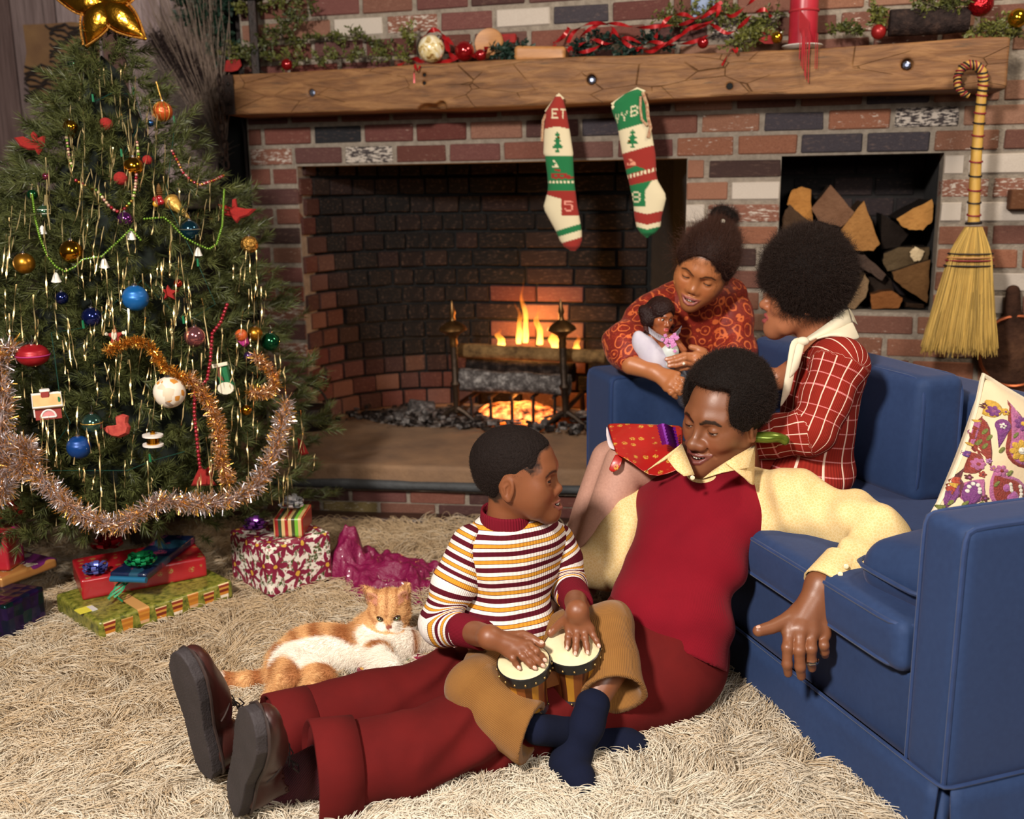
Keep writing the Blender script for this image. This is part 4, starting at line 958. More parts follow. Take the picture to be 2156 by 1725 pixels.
P = [W(x, y, Y) for x, y, Y in ((1372, 1345, 1.975), (1400, 1359, 1.958), (1428, 1374, 1.952), (1455, 1391, 1.962), (1478, 1408, 2.0))]
MB().ribbon(P, .026, np.array([nrm(CAM-p) for p in P])).build('belt', BELT, man); q = W(1432, 1378, 1.942)
MB().box(q, (.007, .004, .022), frame_of_R(q) if False else np.stack([nrm(np.cross([0, 0, 1], camd(q))), -camd(q), np.cross(nrm(np.cross([0, 0, 1], camd(q))), -camd(q))], 1) @ roty(-.5), .002).build('belt_loop', TROU, trousers)
# socks and shoes
SOCK = NT('wine_socks'); v_ = SOCK.coord(); wv_ = SOCK.n('TexWave', {'Scale': 95.0}, bands_direction='Z'); SOCK.set(wv_.inputs['Vector'], SOCK.mapping(v_, (1, 1, 1), (.3, .9, .0))); SOCK.P(Base_Color=lin((74, 18, 30)), Roughness=.9, Sheen_Weight=.04); SOCK.bump(wv_.outputs[1], .5, .003); SOCK = SOCK.m
LEATH = NT('brown_leather'); n_ = LEATH.noise(LEATH.coord(), 30, 4); LEATH.P(Base_Color=LEATH.mix(n_, lin((66, 28, 22)), lin((44, 18, 16))), Roughness=.42, Specular_IOR_Level=.5); LEATH.bump(LEATH.noise(LEATH.coord(), 160, 3), .15, .002); LEATH = LEATH.m
SOLE = mat('rubber_sole', (52, 44, 46), .75, col2=(38, 31, 32), scale=18, bump=.3, bscale=260); EDGE = mat('sole_welt', (58, 42, 38), .6, col2=(40, 28, 26)); LACE = mat('dark_lace', (34, 22, 22), .7)
def shoe(root, heel, toe, n, ankle, L, Wd):
 """heel, toe: sole ends; n: direction the sole faces (out, away from the foot)"""
 y = nrm(toe-heel); z = -nrm(n-y*np.dot(n, y)); x = np.cross(y, z); R = np.stack([x, y, z], 1); L = np.linalg.norm(toe-heel); s = L/.29
 base = thing('shoe', '', None, heel); base['label'] = 'tmp'
 del base['label']; base.parent = root; base.matrix_parent_inverse = wmat(root).inverted()
 def prof(t, wd=1.0):
  return wd*np.interp(t, [-.02, 0, .06, .18, .42, .68, .85, .96, 1.0, 1.02], [0, .018, .030, .034, .033, .047, .046, .028, .012, 0])
 def sole2(p, grow=0.0):
  t = p[:, 1]/.29; cx = .006*np.sin(np.clip(t, 0, 1)*3.0); w = prof(t)
  return np.maximum(np.abs(p[:, 0]-cx)-w, np.maximum(-p[:, 1], p[:, 1]-.29))-grow
 sol = lambda p: np.maximum(sole2(p, .004)*.8, np.abs(p[:, 2]-.008-.010*np.clip(1-p[:, 1]/.09, 0, 1)*0)-.011-.003*np.clip(1-p[:, 1]/.08, 0, 1))
 bodyl = U(.022, ell((.004, .215, .030), (.045, .076, .034)), ell((.003, .15, .042), (.038, .08, .042)), cap((0, .05, .035), (0, .052, .085), .034, .033), ell((0, .045, .032), (.035, .045, .032)))
 ank = np.asarray((ankle-heel) @ R)/s; open_ = cap((0, .055, .095), tuple(ank), .030, .032)
 upper = lambda p: np.maximum(np.maximum(SUB(.004, bodyl, open_)(p), -(p[:, 2]-.010)), (p[:, 2]-.105))
 Vs, Fs = nets(XF(upper, heel, R, s), heel-.36, heel+.36, .0042); put('upper', mesh(Vs, Fs), base, None, LEATH)
 Vs, Fs = nets(XF(sol, heel, R, s), heel-.36, heel+.36, .0030); put('sole', mesh(Vs, Fs), base, None, SOLE)
 wel = [heel+R @ (np.array((.006*math.sin(min(1, max(0, t))*3.0)+sg*(float(prof(t))+.006), t*.29, .020))*s) for sg, ts in ((1, np.linspace(.0, 1.0, 24)), (-1, np.linspace(1.0, .0, 24))) for t in ts]
 MB().tube(wel, .0030, 6, closed=True).build('welt', EDGE, base)
 loc = lambda x_, y_, z_: heel+R @ (np.array((x_, y_, z_))*s)
 MB().tube([loc(.040*math.sin(a_), .125+.03*math.cos(a_), .030+.048*abs(math.cos(a_))) for a_ in np.linspace(-1.5, 1.5, 14)], .0016, 5).build('seam', EDGE, base)
 for sgn in (1, -1):
  b = MB()
  for k in range(3): b.tube([loc(-.016*sgn, .108+k*.018, .088-k*.008), loc(.0, .112+k*.018, .094-k*.008), loc(.016*sgn, .118+k*.018, .086-k*.008)], .0016, 5)
  b.tube([loc(0, .105, .094), loc(.014*sgn, .10, .108), loc(.034*sgn, .112, .100), loc(.030*sgn, .128, .088), loc(.006*sgn, .112, .096)], .0015, 5); b.tube([loc(0, .105, .096), loc(.022*sgn, .122, .100), loc(.035*sgn, .15, .084)], .0014, 5)
  b.build('lace', LACE, base)
 return base, ank
h1, t1 = W(492, 1697, 1.615), W(532, 1512, 1.50); a1 = W(600, 1650, 1.69)
shoe(man, h1+np.array((0, 0, .0)), t1, np.array((-.80, -.60, .12)), a1, .27, .1)
h2, t2 = W(438, 1630, 1.695), W(378, 1378, 1.66); a2 = W(520, 1560, 1.78)
shoe(man, h2, t2, np.array((-.66, -.74, .1)), a2, .27, .1)
sleeve('sock', [lerp(nl[-1], nl[-2], .15), a1+np.array((.02, 0, .002)), a1+np.array((-.05, -.02, -.01))], [.052, .046, .038], SOCK, man, 81, .0012, 60, .005)
sleeve('sock', [lerp(fl[-1], fl[-2], .2), a2+np.array((.02, 0, .0)), a2+np.array((-.055, -.02, -.01))], [.049, .044, .038], SOCK, man, 83, .0012, 60, .005)
# the boy with the bongos
boy = person('boy in a striped turtleneck and tan corduroys drumming beside the man', (.01, 1.95, 0))
BSK = (126, 75, 47)
bP = dict(skin=BSK, lip=(128, 72, 62), brow=(40, 24, 18), stub=(24, 15, 12), smile=.95, open=.0060, mw=.0265, chub=1, nw=.88, nose=.010, jawz=.006, lid_up=.24, lid_lo=-.30, lipw=.62, muz=.0035, gaze=(.45, .88, .05), neck=.048, neck_base=(0, -.040, -.21), browt=.6, browz=-.006, cheek=1.08, jw=.96, cran=(.078, .101, .085), h=.0024)
bc = np.array([.012, 1.97, .5765]); bR = basis((.982, -.185, .0), (.02, -.05, 1)); bs = .865
boy_win = lambda p: -np.minimum(bx((0, .125, -.022), (.060, .072, .096), .02)(p), bx((0, .07, -.10), (.2, .075, .098), .03)(p))
boyhair = lambda p: np.maximum(INT(.008, U(.03, ell((0, -.0145, .033), (.0800, .1035, .0875)), ell((0, -.045, -.01), (.062, .061, .058))), boy_win)(p), -(p[:, 2]+.075+p[:, 1]*.42))
bP['hairf'] = boyhair
bparts = [make_head(boy, bP, bc, bR, bs)]
whb = wob(42, 260, 8); wfade = wob(43, 420, 8)
fadez = lambda q: .004*np.clip((.035-q[:, 2])/.06, 0, 1)
hfb = XF(lambda q: boyhair(q)+whb(q)*.0012+fadez(q)*1.3+.0005, bc, bR, bs)
SHORT = hair_mat('cropped_hair', (30, 20, 17), .8)
sdf_obj('hair', hfb, bc-.14, bc+.16, .0032, SHORT, boy)
fuzz('hair_strands', boy, XF(lambda q: boyhair(q)+fadez(q)*.9, bc, bR, bs), bc-.14, bc+.16, 22000, .0022, .0002, STR, 8, .8, keep=lambda p: np.linalg.norm(p-(bc+bR @ np.array((.07, -.012, -.012))*bs), axis=1) > .026)
# joints
bhip = W(1105, 1385, 1.985); bbel = W(1066, 1300, 1.985); bch = W(1078, 1195, 1.995); bup = W(1085, 1130, 2.0)
rs_ = W(982, 1150, 1.965); ls_ = W(1172, 1140, 2.06); rel_ = W(930, 1316, 1.93); rwr_ = W(1026, 1340, 1.83); lel_ = W(1196, 1232, 2.04); lwr_ = W(1218, 1272, 1.93)
bx_ = nrm(ls_-rs_); bsp = nrm(bup-bbel)
def btor(c, r, ax): z = nrm(ax); x = nrm(bx_-z*np.dot(bx_, z)); return ell(c, r, np.stack([x, np.cross(z, x), z], 1))
K4 = lambda x, y, Y: W(900+x*.2899, 1200+y*.2899, Y)
AX = nrm((-.06, -.27, .96)); AX1 = nrm((-.10, -.27, .96)); DT1, DT2 = W(1102, 1392, 1.765), W(1204, 1361, 1.812)
def KD(x, y, lift, c, ax): d = ray(900+x*.2899, 1200+y*.2899); t = np.dot(c+ax*lift-CAM, ax)/np.dot(d, ax); return CAM+d*t
D1 = lambda x, y, l: KD(x, y, l, DT1, AX1)
D2 = lambda x, y, l: KD(x, y, l, DT2, AX)
rm = [D1(735, 550, .030), D1(690, 562, .033), D1(640, 580, .033), D1(588, 602, .029)]
rch = [[D1(790, 592, .026), D1(825, 626, .014), D1(848, 650, .008)], [D1(748, 612, .027), D1(800, 660, .016), D1(833, 690, .008)], [D1(695, 632, .026), D1(742, 680, .015), D1(774, 707, .008)], [D1(620, 645, .023), D1(640, 680, .013), D1(660, 706, .008)]]
rth = [D1(610, 490, .040), D1(690, 474, .036), D1(760, 502, .028), D1(830, 544, .022)]
rw = D1(450, 490, .055)
rh = hand(rw, .0215, rm, rch, .0078, None, rth, fore=lerp(rwr_, rel_, .35), fore_r=.026)
bparts.append(skin_piece(rh, rm+sum(rch, [])+rth+[rw, lerp(rwr_, rel_, .35)], .035, .0021, BSK))
lm = [D2(1032, 425, .028), D2(1084, 420, .031), D2(1133, 422, .031), D2(1180, 432, .028)]
lch = [[D2(1024, 490, .020), D2(1018, 530, .012), D2(1014, 560, .008)], [D2(1081, 500, .022), D2(1077, 560, .013), D2(1074, 600, .008)], [D2(1143, 495, .022), D2(1155, 550, .013), D2(1161, 592, .008)], [D2(1205, 480, .020), D2(1228, 518, .013), D2(1241, 545, .008)]]
lth = [D2(1030, 350, .042), D2(975, 385, .030), D2(930, 425, .018), D2(893, 464, .010)]
lw_ = D2(1088, 300, .062)
lh = hand(lw_, .0205, lm, lch, .0077, None, lth, fore=lerp(lwr_, lel_, .3), fore_r=.025)
bparts.append(skin_piece(lh, lm+sum(lch, [])+lth+[lw_, lerp(lwr_, lel_, .3)], .035, .0021, BSK))
nails(boy, [(c[-1]+camd(c[-1])*.0058+nrm(c[-1]-c[-2])*.002, c[-1]-c[-2], camd(c[-1])) for c in rch+lch]+[(t[-1]+np.array((0, -.003, .007)), t[-1]-t[-2], (0, -.6, 1)) for t in (rth, lth)], .0058, (212, 170, 150))
rk = W(1002, 1452, 1.80); rhm = W(1122, 1545, 1.735); ran = W(1140, 1538, 1.765)
lk = W(1284, 1322, 1.91); lhm = W(1294, 1462, 1.80); lan = W(1235, 1500, 1.79)
core = U(.03, btor(bbel, (.075, .055, .08), bsp), btor(bch, (.075, .055, .08), bsp), cap(bup, bc+bR @ np.array((0, -.03, -.06))*bs, .038), chain([rs_, rel_, rwr_], [.03, .026, .02]), chain([ls_, lel_, lwr_], [.03, .026, .02]), chain([bhip, rk, ran], [.05, .045, .018]), chain([bhip, lk, lerp(lk, lhm, .6), lan], [.05, .045, .034, .027]))
V, F = nets(core, *bounds([rs_, ls_, rel_, rwr_, rk, ran, lk, lan, bhip, bc], .1), .0085); bparts.append((V, F, np.array(lin(BSK))))
finish_body(boy, bparts)
# striped shirt: the stripes follow each limb (attribute 'run' is metres along it)
def stripes(name, per, cols_, rib=900):
 t = NT(name); a = t.n('Attribute', attribute_name='run').outputs['Fac']; an = t.n('Attribute', attribute_name='rib').outputs['Fac']
 f = t.math('FRACT', t.math('DIVIDE', a, per)); c = t.ramp(f, cols_, 'CONSTANT')
 r = t.math('SINE', t.math('MULTIPLY', an, rib)); t.P(Base_Color=t.mix(t.math('MULTIPLY_ADD', r, .09, .09), c, t.mix(1.0, c, (.55, .5, .5), 'MULTIPLY')), Roughness=.9, Specular_IOR_Level=.15); t.bump(r, .25, .0016); return t.m
Wt, Mr, Go = lin((226, 216, 208)), lin((84, 16, 30)), lin((204, 140, 44))
STRIPE = stripes('striped_jersey', .0335, [(0, Mr), (.30, Wt), (.52, Mr), (.55, Go), (.76, Mr), (.79, Wt)])
MAROON = NT('maroon_rib'); an = MAROON.n('Attribute', attribute_name='rib').outputs['Fac']; r = MAROON.math('SINE', MAROON.math('MULTIPLY', an, 1100)); MAROON.P(Base_Color=lin((104, 14, 30)), Roughness=.9, Specular_IOR_Level=.15); MAROON.bump(r, .35, .002); MAROON = MAROON.m
def run_attrs(pts, off=0.0):
 pts = [np.asarray(p) for p in pts]; cum = [0]
 for a, b in zip(pts[:-1], pts[1:]): cum.append(cum[-1]+np.linalg.norm(b-a))
 def run(V):
  best = np.full(len(V), 1e9); out = np.zeros(len(V)); n = len(pts)-1
  num = np.zeros(len(V)); den = np.zeros(len(V))
  for i, (a, b) in enumerate(zip(pts[:-1], pts[1:])):
   d = b-a; L2 = d @ d; tt = (V-a) @ d/L2; lo = -9 if i == 0 else 0.0; hi = 9 if i == n-1 else 1.0
   h = np.clip(tt, lo, hi); dist = np.linalg.norm(V-a-np.clip(tt, 0, 1)[:, None]*d, axis=1); w = np.exp(-(dist/.012)**1.5)+1e-9
   num += w*(cum[i]+h*math.sqrt(L2)); den += w
  return num/den+off
 def rib(V):
  num = np.zeros(len(V)); bestd = np.full(len(V), 1e9)
  for a, b in zip(pts[:-1], pts[1:]):
   d = nrm(b-a); s, u = frame_of(d, (0, -1, .2)); q = V-a; t = np.clip(q @ d, 0, np.linalg.norm(b-a)); q = q-t[:, None]*d; dist = np.linalg.norm(q, axis=1)
   an = np.arctan2(q @ s, q @ u)*.07; m = dist < bestd; num[m] = an[m]; bestd[m] = dist[m]
  return num
 return dict(run=run, rib=rib)
wsh = wob(91, 30, 7, (1, 1, 1.6)); wsh2 = wob(92, 70)
tors = U(.04, btor(lerp(bhip, bbel, .5), (.098, .082, .07), bsp), btor(bbel, (.096, .080, .075), bsp), btor(bch, (.098, .074, .085), bsp), cap(rs_+bx_*.02, bup, .040, .046), cap(ls_-bx_*.02, bup, .040, .046), btor(bup, (.085, .058, .05), bsp))
hemp = W(1085, 1368, 1.9); hemd = nrm(W(1150, 1345, 1.92)-W(1010, 1392, 1.92)); hemn = nrm(np.cross(hemd, CAM-hemp)); hemn = hemn if hemn[2] < 0 else -hemn
nckc = bc+bR @ np.array((0, -.038, -.135))*bs
def shirt_f(p): return np.maximum(tors(p)-.004+wsh(p)*.008+wsh2(p)*.003, (p-hemp.astype(np.float32)) @ hemn.astype(np.float32))
sh = sdf_obj('striped_shirt', shirt_f, *bounds([rs_, ls_, bhip, bup], .13), .0052, STRIPE, boy, fattr=run_attrs([bup+bsp*.06, bhip]))
def run_sleeve(name, pts, rs, m, parent, seed, amp, off=0.0, h=.0048, freq=40):
 w = wob(seed, freq, 7); w2 = wob(seed+5, freq*2.2); g = chain(pts, rs, .014); e1 = np.asarray(pts[-1]).astype(np.float32); d1 = nrm(np.asarray(pts[-1])-np.asarray(pts[-2])).astype(np.float32)
 f = lambda p: np.maximum(g(p)+w(p)*amp+w2(p)*amp*.4, (p-e1) @ d1)
 return sdf_obj(name, f, *bounds(pts, max(rs)+.025), h, m, parent, fattr=run_attrs(pts, off))
rc0 = lerp(rel_, rwr_, .52); rc1 = lerp(rel_, rwr_, .94)
run_sleeve('sleeve', [rs_+bx_*.012+np.array((0, 0, -.004)), lerp(rs_, rel_, .5), rel_, rc0], [.047, .044, .040, .034], STRIPE, boy, 101, .010, .01)
run_sleeve('cuff', [lerp(rel_, rwr_, .46), rc1], [.0345, .0300], MAROON, boy, 102, .0010)
lc0 = lerp(lel_, lwr_, .62)
run_sleeve('sleeve', [ls_-bx_*.012, lerp(ls_, lel_, .5), lel_, lc0], [.045, .042, .040, .036], STRIPE, boy, 104, .010, .022)
run_sleeve('cuff', [lerp(lel_, lwr_, .52), lerp(lel_, lwr_, 1.0)], [.0355, .0315], MAROON, boy, 105, .0010)
ca = bc+bR @ np.array((0, -.040, -.160))*bs; cb = bc+bR @ np.array((0, -.034, -.096))*bs; cn = nrm(cb-ca); V = []; F = []; n = 40; a, b = frame_of(cn)
for j, (t, rr) in enumerate(((-.40, .052), (-.12, .059), (.25, .0555), (.6, .054), (.98, .0535), (1.08, .051), (1.0, .047), (.6, .045))):
 for i in range(n): an = 2*PI*i/n; V.append(ca+(cb-ca)*t+(a*math.cos(an)+b*math.sin(an))*rr*(1+.02*math.sin(an*3+j))+bR[:, 1]*.006*(1-t))
for j in range(7):
 for i in range(n): F.append((j*n+i, j*n+(i+1) % n, (j+1)*n+(i+1) % n, (j+1)*n+i))
put('turtleneck', mesh(V, F, fattr=dict(rib=[.05*2*PI*(k % n)/n for k in range(len(V))])), boy, None, MAROON)
# corduroy trousers
CORD = NT('corduroy'); an = CORD.n('Attribute', attribute_name='rib').outputs['Fac']; r = CORD.math('SINE', CORD.math('MULTIPLY', an, 1500)); n_ = CORD.noise(CORD.coord(), 16, 4)
CORD.P(Base_Color=CORD.mix(CORD.math('MULTIPLY_ADD', r, .15, .15), CORD.mix(n_, lin((150, 104, 52)), lin((122, 80, 38))), lin((78, 48, 22))), Roughness=.9, Sheen_Weight=.1, Specular_IOR_Level=.15); CORD.bump(CORD.math('ADD', r, n_), .35, .003); CORD = CORD.m
def bell(name, pts, rs, seed, amp, hole, parent=boy, tilt=None):
 w = wob(seed, 30, 7, (1, 1, 1)); w2 = wob(seed+9, 75); g = chain(pts, rs, .03); e1 = np.asarray(pts[-1]).astype(np.float32); d1 = nrm(np.asarray(pts[-1])-np.asarray(pts[-2]));
 if tilt is not None: d1 = nrm(d1+np.asarray(tilt))
 d1 = d1.astype(np.float32); inner = chain([pts[-2], np.asarray(pts[-1])+d1*.05], [rs[-2]*.55, hole]); cut = cap(lerp(pts[-1], pts[-2], .7), np.asarray(pts[-1])+d1*.03, rs[-1]*.5, rs[-1]*.93)
 f = lambda p: np.maximum(np.maximum(g(p)+w(p)*amp+w2(p)*amp*.35, (p-e1) @ d1), -cut(p))
 return sdf_obj(name, f, *bounds(pts, max(rs)+.03), .0046, CORD, parent, fattr=run_attrs(pts))
seat = U(.04, ell(bhip, (.105, .09, .075)), cap(bhip, lerp(bhip, rk, .5), .068, .066))
sdf_obj('trousers', lambda p: seat(p)+wsh(p)*.003, *bounds([bhip, rk], .12), .0055, CORD, boy, fattr=run_attrs([bhip, rk]))
bell('trouser_leg', [bhip, lerp(bhip, rk, .55), rk, lerp(rk, rhm, .5), rhm], [.066, .064, .058, .056, .060], 111, .014, .05, tilt=(.15, 0, .25))
bell('trouser_leg', [bhip, lerp(bhip, lk, .6), lk+np.array((-.006, 0, -.006)), lerp(lk, lhm, .5), lhm], [.066, .060, .054, .058, .070], 115, .014, .06, tilt=(0, -.25, .1))
# socks
NAVY = cloth('navy_socks', (14, 20, 44), (9, 13, 30), 500, .3, .95, .05)
def sock(pts, rs, seed):
 w = wob(seed, 70); g = chain(pts, rs, .02); sdf_obj('sock', lambda p: g(p)+w(p)*.0012, *bounds(pts, .06), .0042, NAVY, boy)
sock([W(1248, 1484, 1.79), W(1235, 1530, 1.775), W(1207, 1588, 1.765), W(1196, 1612, 1.745), W(1218, 1642, 1.705), W(1228, 1658, 1.69)], [.034, .031, .033, .033, .030, .022], 121)
sock([W(1132, 1536, 1.745), W(1205, 1545, 1.80), W(1255, 1560, 1.835), W(1310, 1568, 1.835), W(1340, 1572, 1.83)], [.030, .031, .034, .034, .027], 123)
# bongos
bong = thing('bongo_drums', 'pair of small striped wood bongos on the lap of the boy', 'drums', W(1160, 1460, 1.87))
def woodstripes():
 t = NT('bongo_wood'); a = t.n('Attribute', attribute_name='stave').outputs['Fac']; v = t.coord(); n = t.noise(t.mapping(v, (20, 20, 4)), 6, 4)
 c = t.ramp(t.math('FRACT', a), [(0, lin((196, 138, 48))), (.32, lin((84, 44, 22))), (.62, lin((142, 82, 40)))], 'CONSTANT'); t.P(Base_Color=t.mix(t.math('MULTIPLY', n, .5), c, t.mix(1.0, c, (.5, .42, .38), 'MULTIPLY')), Roughness=.3, Coat_Weight=.5); return t.m
BWOOD = woodstripes(); HIDE = mat('drum_hide', (226, 208, 170), .6, col2=(206, 184, 142), scale=16); HOOP = mat('black_hoop', (16, 16, 18), .3, coat=.3); BRASS = mat('brass_tack', (170, 140, 90), .3, .9); TIN = mat('tin_band', (120, 118, 126), .35, .8)
def drum(px, Y, R, Hh, axis, ph):
 top = W(*px, Y); ax = nrm(axis); s, u = frame_of(ax, (0, -1, 0)); r = lambda t: R*(.93-.20*math.sin(PI*min(1, t*1.05)*.55))
 seg = 48; V = []; F = []; st = []; rows = [0, .12, .3, .5, .7, .88, 1.0]
 for t in rows:
  for k in range(seg): an = 2*PI*k/seg; V.append(top-ax*(.012+t*(Hh-.012))+(s*math.cos(an)+u*math.sin(an))*r(t)); st.append(k/seg*3.0*2+ph)
 for j in range(len(rows)-1):
  for k in range(seg): F.append((j*seg+k, (j+1)*seg+k, (j+1)*seg+(k+1) % seg, j*seg+(k+1) % seg))
 put('drum_shell', mesh(V, F, True, None, dict(stave=st)), bong, None, BWOOD)
 MB().lathe([(0, .002), (R*.9, .0015), (R*.985, -.001), (R*.985, -.008)], top, ax, 40).build('drum_head', HIDE, bong)
 MB().lathe([(R*.985, -.001), (R*1.03, -.002), (R*1.045, -.008), (R*1.035, -.022), (R*.95, -.026)], top, ax, 40).build('drum_hoop', HOOP, bong)
 b = MB()
 for k in range(16): an = 2*PI*k/16; d = s*math.cos(an)+u*math.sin(an); b.ball(top+d*R*1.045-ax*.014, .0028, 8, 5)
 b.build('tacks', BRASS, bong)
 MB().lathe([(r(.9)*1.02, -Hh*.88), (r(1)*1.03, -Hh*1.0), (r(1)*.98, -Hh*1.005)], top, ax, 40).build('foot_band', TIN, bong)
 b = MB()
 for k in range(8): an = 2*PI*k/8+.2; d = s*math.cos(an)+u*math.sin(an); b.ball(top+d*r(.95)*1.035-ax*Hh*.93, .0026, 8, 5)
 b.build('tacks', BRASS, bong); return top
p1 = drum((1102, 1392), 1.765, .0505, .118, AX1, .05); p2 = drum((1204, 1361), 1.812, .0555, .122, AX, .45)
mid = lerp(p1, p2, .5)-AX*.055
MB().box(mid, (.028, .014, .022), np.stack([nrm(p2-p1), np.cross(AX, nrm(p2-p1)), AX], 1), .003).build('bridge_block', mat('bongo_block', (140, 84, 40), .4, col2=(110, 62, 28)), bong)
# the woman on the sofa
def sheet(root, name, top, bot, Yt, Yb, m, th=.003, sub=6, bend=.01, wav=0.0, sm=True):
 n = len(top); V = []; F = []
 for j in range(sub+1):
  t = j/sub
  for i in range(n):
   p = W(top[i][0]+(bot[i][0]-top[i][0])*t, top[i][1]+(bot[i][1]-top[i][1])*t, Yt[i]+(Yb[i]-Yt[i])*t-bend*math.sin(PI*t)+wav*math.sin(i*2.1+j*1.3)); V.append(p)
 for j in range(sub):
  for i in range(n-1): q = j*n+i; F.append((q, q+1, q+n+1, q+n))
 o = put(name, mesh(V, F, sm), root, None, m); md = o.modifiers.new('thickness', 'SOLIDIFY'); md.thickness = th; md.offset = 0; md2 = o.modifiers.new('smooth', 'SUBSURF'); md2.levels = md2.render_levels = 1; return o
woman = person('woman with a large round afro and red plaid jacket sitting on the sofa', sl(.3, .80, .41))
WSK = (164, 104, 72)
wP = dict(skin=WSK, lip=(158, 74, 74), brow=(24, 14, 12), smile=.25, open=.0042, mw=.024, nw=.95, lid_up=.12, lid_lo=-.34, lipw=1.0, gaze=(.0, .9, -.35), neck=.046, neck_base=(0, -.055, -.21), cheek=.95, h=.0026, fw=.97)
wc = np.array([.708, 2.40, .893]); wR = basis((-.93, .34, .02), (-.06, -.05, 1)); ws = .92
wparts = [make_head(woman, wP, wc, wR, ws)]
afc = W(1703, 566, 2.42); afl = ((afc-wc) @ wR/ws)*[0, 1, 1]
wafro0 = lambda q: np.maximum(ell(afl+np.array((0, 0, -.008)), (.126, .124, .128))(q), -np.minimum(bx((0, .172, -.110), (.22, .112, .122), .035)(q), bx((0, .06, -.205), (.22, .09, .11), .04)(q)))
wafro = XF(wafro0, wc, wR, ws); wh3 = wob(45, 110, 8)
AFRO2 = hair_mat('round_afro_hair', (24, 15, 12)); STR2 = strand_mat('round_afro_strand', (36, 22, 16))
sdf_obj('hair', lambda p: wafro(p)+wh3(p)*.0025+.006, wc-.2, wc+.22, .005, AFRO2, woman)
fuzz('hair_strands', woman, lambda p: wafro(p)+.004, wc-.2, wc+.22, 34000, .011, .00020, STR2, 15, .8)
w1s = W(1750, 752, 2.40); wch = W(1732, 835, 2.40); wwa = W(1716, 925, 2.39); whi = W(1690, 1000, 2.38); wnk = W(1722, 705, 2.41)
wl_ = nrm(np.array((.30, .95, 0)))
def wtor(c, r, ax): z = nrm(ax); x = nrm(wl_-z*np.dot(wl_, z)); return ell(c, r, np.stack([x, np.cross(z, x), z], 1))
wax = wnk-whi
lsw = W(1768, 768, 2.285); lew = W(1712, 900, 2.235); lww = W(1572, 930, 2.30); rsw = w1s+wl_*.14;
rhw = W(1500, 772, 2.62); rew = W(1640, 800, 2.62)
knl = W(1318, 978, 2.335); knr = W(1288, 972, 2.42); anl = W(1200, 1300, 2.30); anr = W(1170, 1290, 2.37)
core = U(.03, wtor(wch, (.10, .06, .09), wax), wtor(whi, (.12, .08, .08), wax), cap(wnk, wc+wR @ np.array((0, -.03, -.06))*ws, .04), chain([w1s, lsw, lew, lww], [.05, .04, .03, .022]), chain([w1s, rsw, rew, rhw], [.05, .04, .03, .022]), chain([whi, knl], [.07, .05]), chain([whi, knr], [.07, .05]))
V, F = nets(core, *bounds([w1s, lsw, lew, lww, rsw, rhw, knl, knr, whi, wc], .12), .011); wparts.append((V, F, np.array(lin(WSK))))
G4 = lambda x, y, Y: W(1280+x*.2436, 440+y*.2436, Y)
hm = [G4(760, 1265, 2.735), G4(750, 1310, 2.73), G4(745, 1345, 2.735), G4(750, 1375, 2.745)]
hc = [[G4(660, 1262, 2.725), G4(580, 1285, 2.725), G4(507, 1300, 2.73)], [G4(660, 1290, 2.715), G4(590, 1312, 2.718), G4(530, 1325, 2.722)], [G4(660, 1335, 2.715), G4(590, 1352, 2.718), G4(530, 1356, 2.722)], [G4(680, 1375, 2.73), G4(630, 1385, 2.735), G4(590, 1388, 2.74)]]
ht = [G4(820, 1240, 2.75), G4(770, 1210, 2.755), G4(720, 1195, 2.755)]; hw = G4(900, 1330, 2.70)
fh = hand(hw, .021, hm, hc, .0085, None, ht, fore=lerp(hw, rhw, .8), fore_r=.022)
wparts.append(skin_piece(fh, hm+sum(hc, [])+ht+[hw, rhw], .035, .0024, (166, 104, 66)))
nails(woman, [(c[-1]+camd(c[-1])*.0055, c[-1]-c[-2], camd(c[-1])) for c in hc[:3]], .006, (214, 160, 140))
rp = G4(655, 1338, 2.706); MB().ball(rp, .0042, 10, 8).build('ring', mat('pearl', (236, 226, 208), .2, coat=.5), woman)
STOCK = (186, 140, 122)
shin = U(.02, chain([lerp(whi, knl, .6), knl, lerp(knl, anl, .35), anl], [.066, .054, .052, .032]), chain([lerp(whi, knr, .6), knr, lerp(knr, anr, .35), anr], [.066, .054, .052, .032]))
finish_body(woman, wparts)
sdf_obj('stockings', shin, *bounds([knl, knr, anl, anr, lerp(whi, knl, .5)], .08), .0065, mat('stocking', STOCK, .6, col2=(170, 124, 108), scale=200), woman)
def plaid(name):
 t = NT(name); a = t.n('Attribute', attribute_name='run').outputs['Fac']; an = t.n('Attribute', attribute_name='rib').outputs['Fac']
 l1 = t.math('FRACT', t.math('DIVIDE', a, .034)); l2 = t.math('FRACT', t.math('DIVIDE', an, .031)); r = t.math('SINE', t.math('MULTIPLY', an, 1400))
 k1 = t.ramp(l1, [(0, (1, 1, 1)), (.085, (0, 0, 0))], 'CONSTANT'); k2 = t.ramp(l2, [(0, (1, 1, 1)), (.10, (0, 0, 0))], 'CONSTANT')
 c = t.mix(t.noise(t.coord(), 12, 3), lin((150, 40, 28)), lin((122, 30, 22))); c = t.mix(t.math('MULTIPLY_ADD', r, .12, .12), c, lin((84, 18, 14))); c = t.mix(t.math('MULTIPLY', k1, .75), c, lin((214, 130, 128))); c = t.mix(t.math('MULTIPLY', k2, .9), c, lin((236, 200, 180)))
 t.P(Base_Color=c, Roughness=.9, Specular_IOR_Level=.15); t.bump(r, .25, .002); return t.m
PLAID = plaid('plaid_knit')
jw = wob(131, 30, 7, (1, 1, 1.6)); jw2 = wob(132, 60)
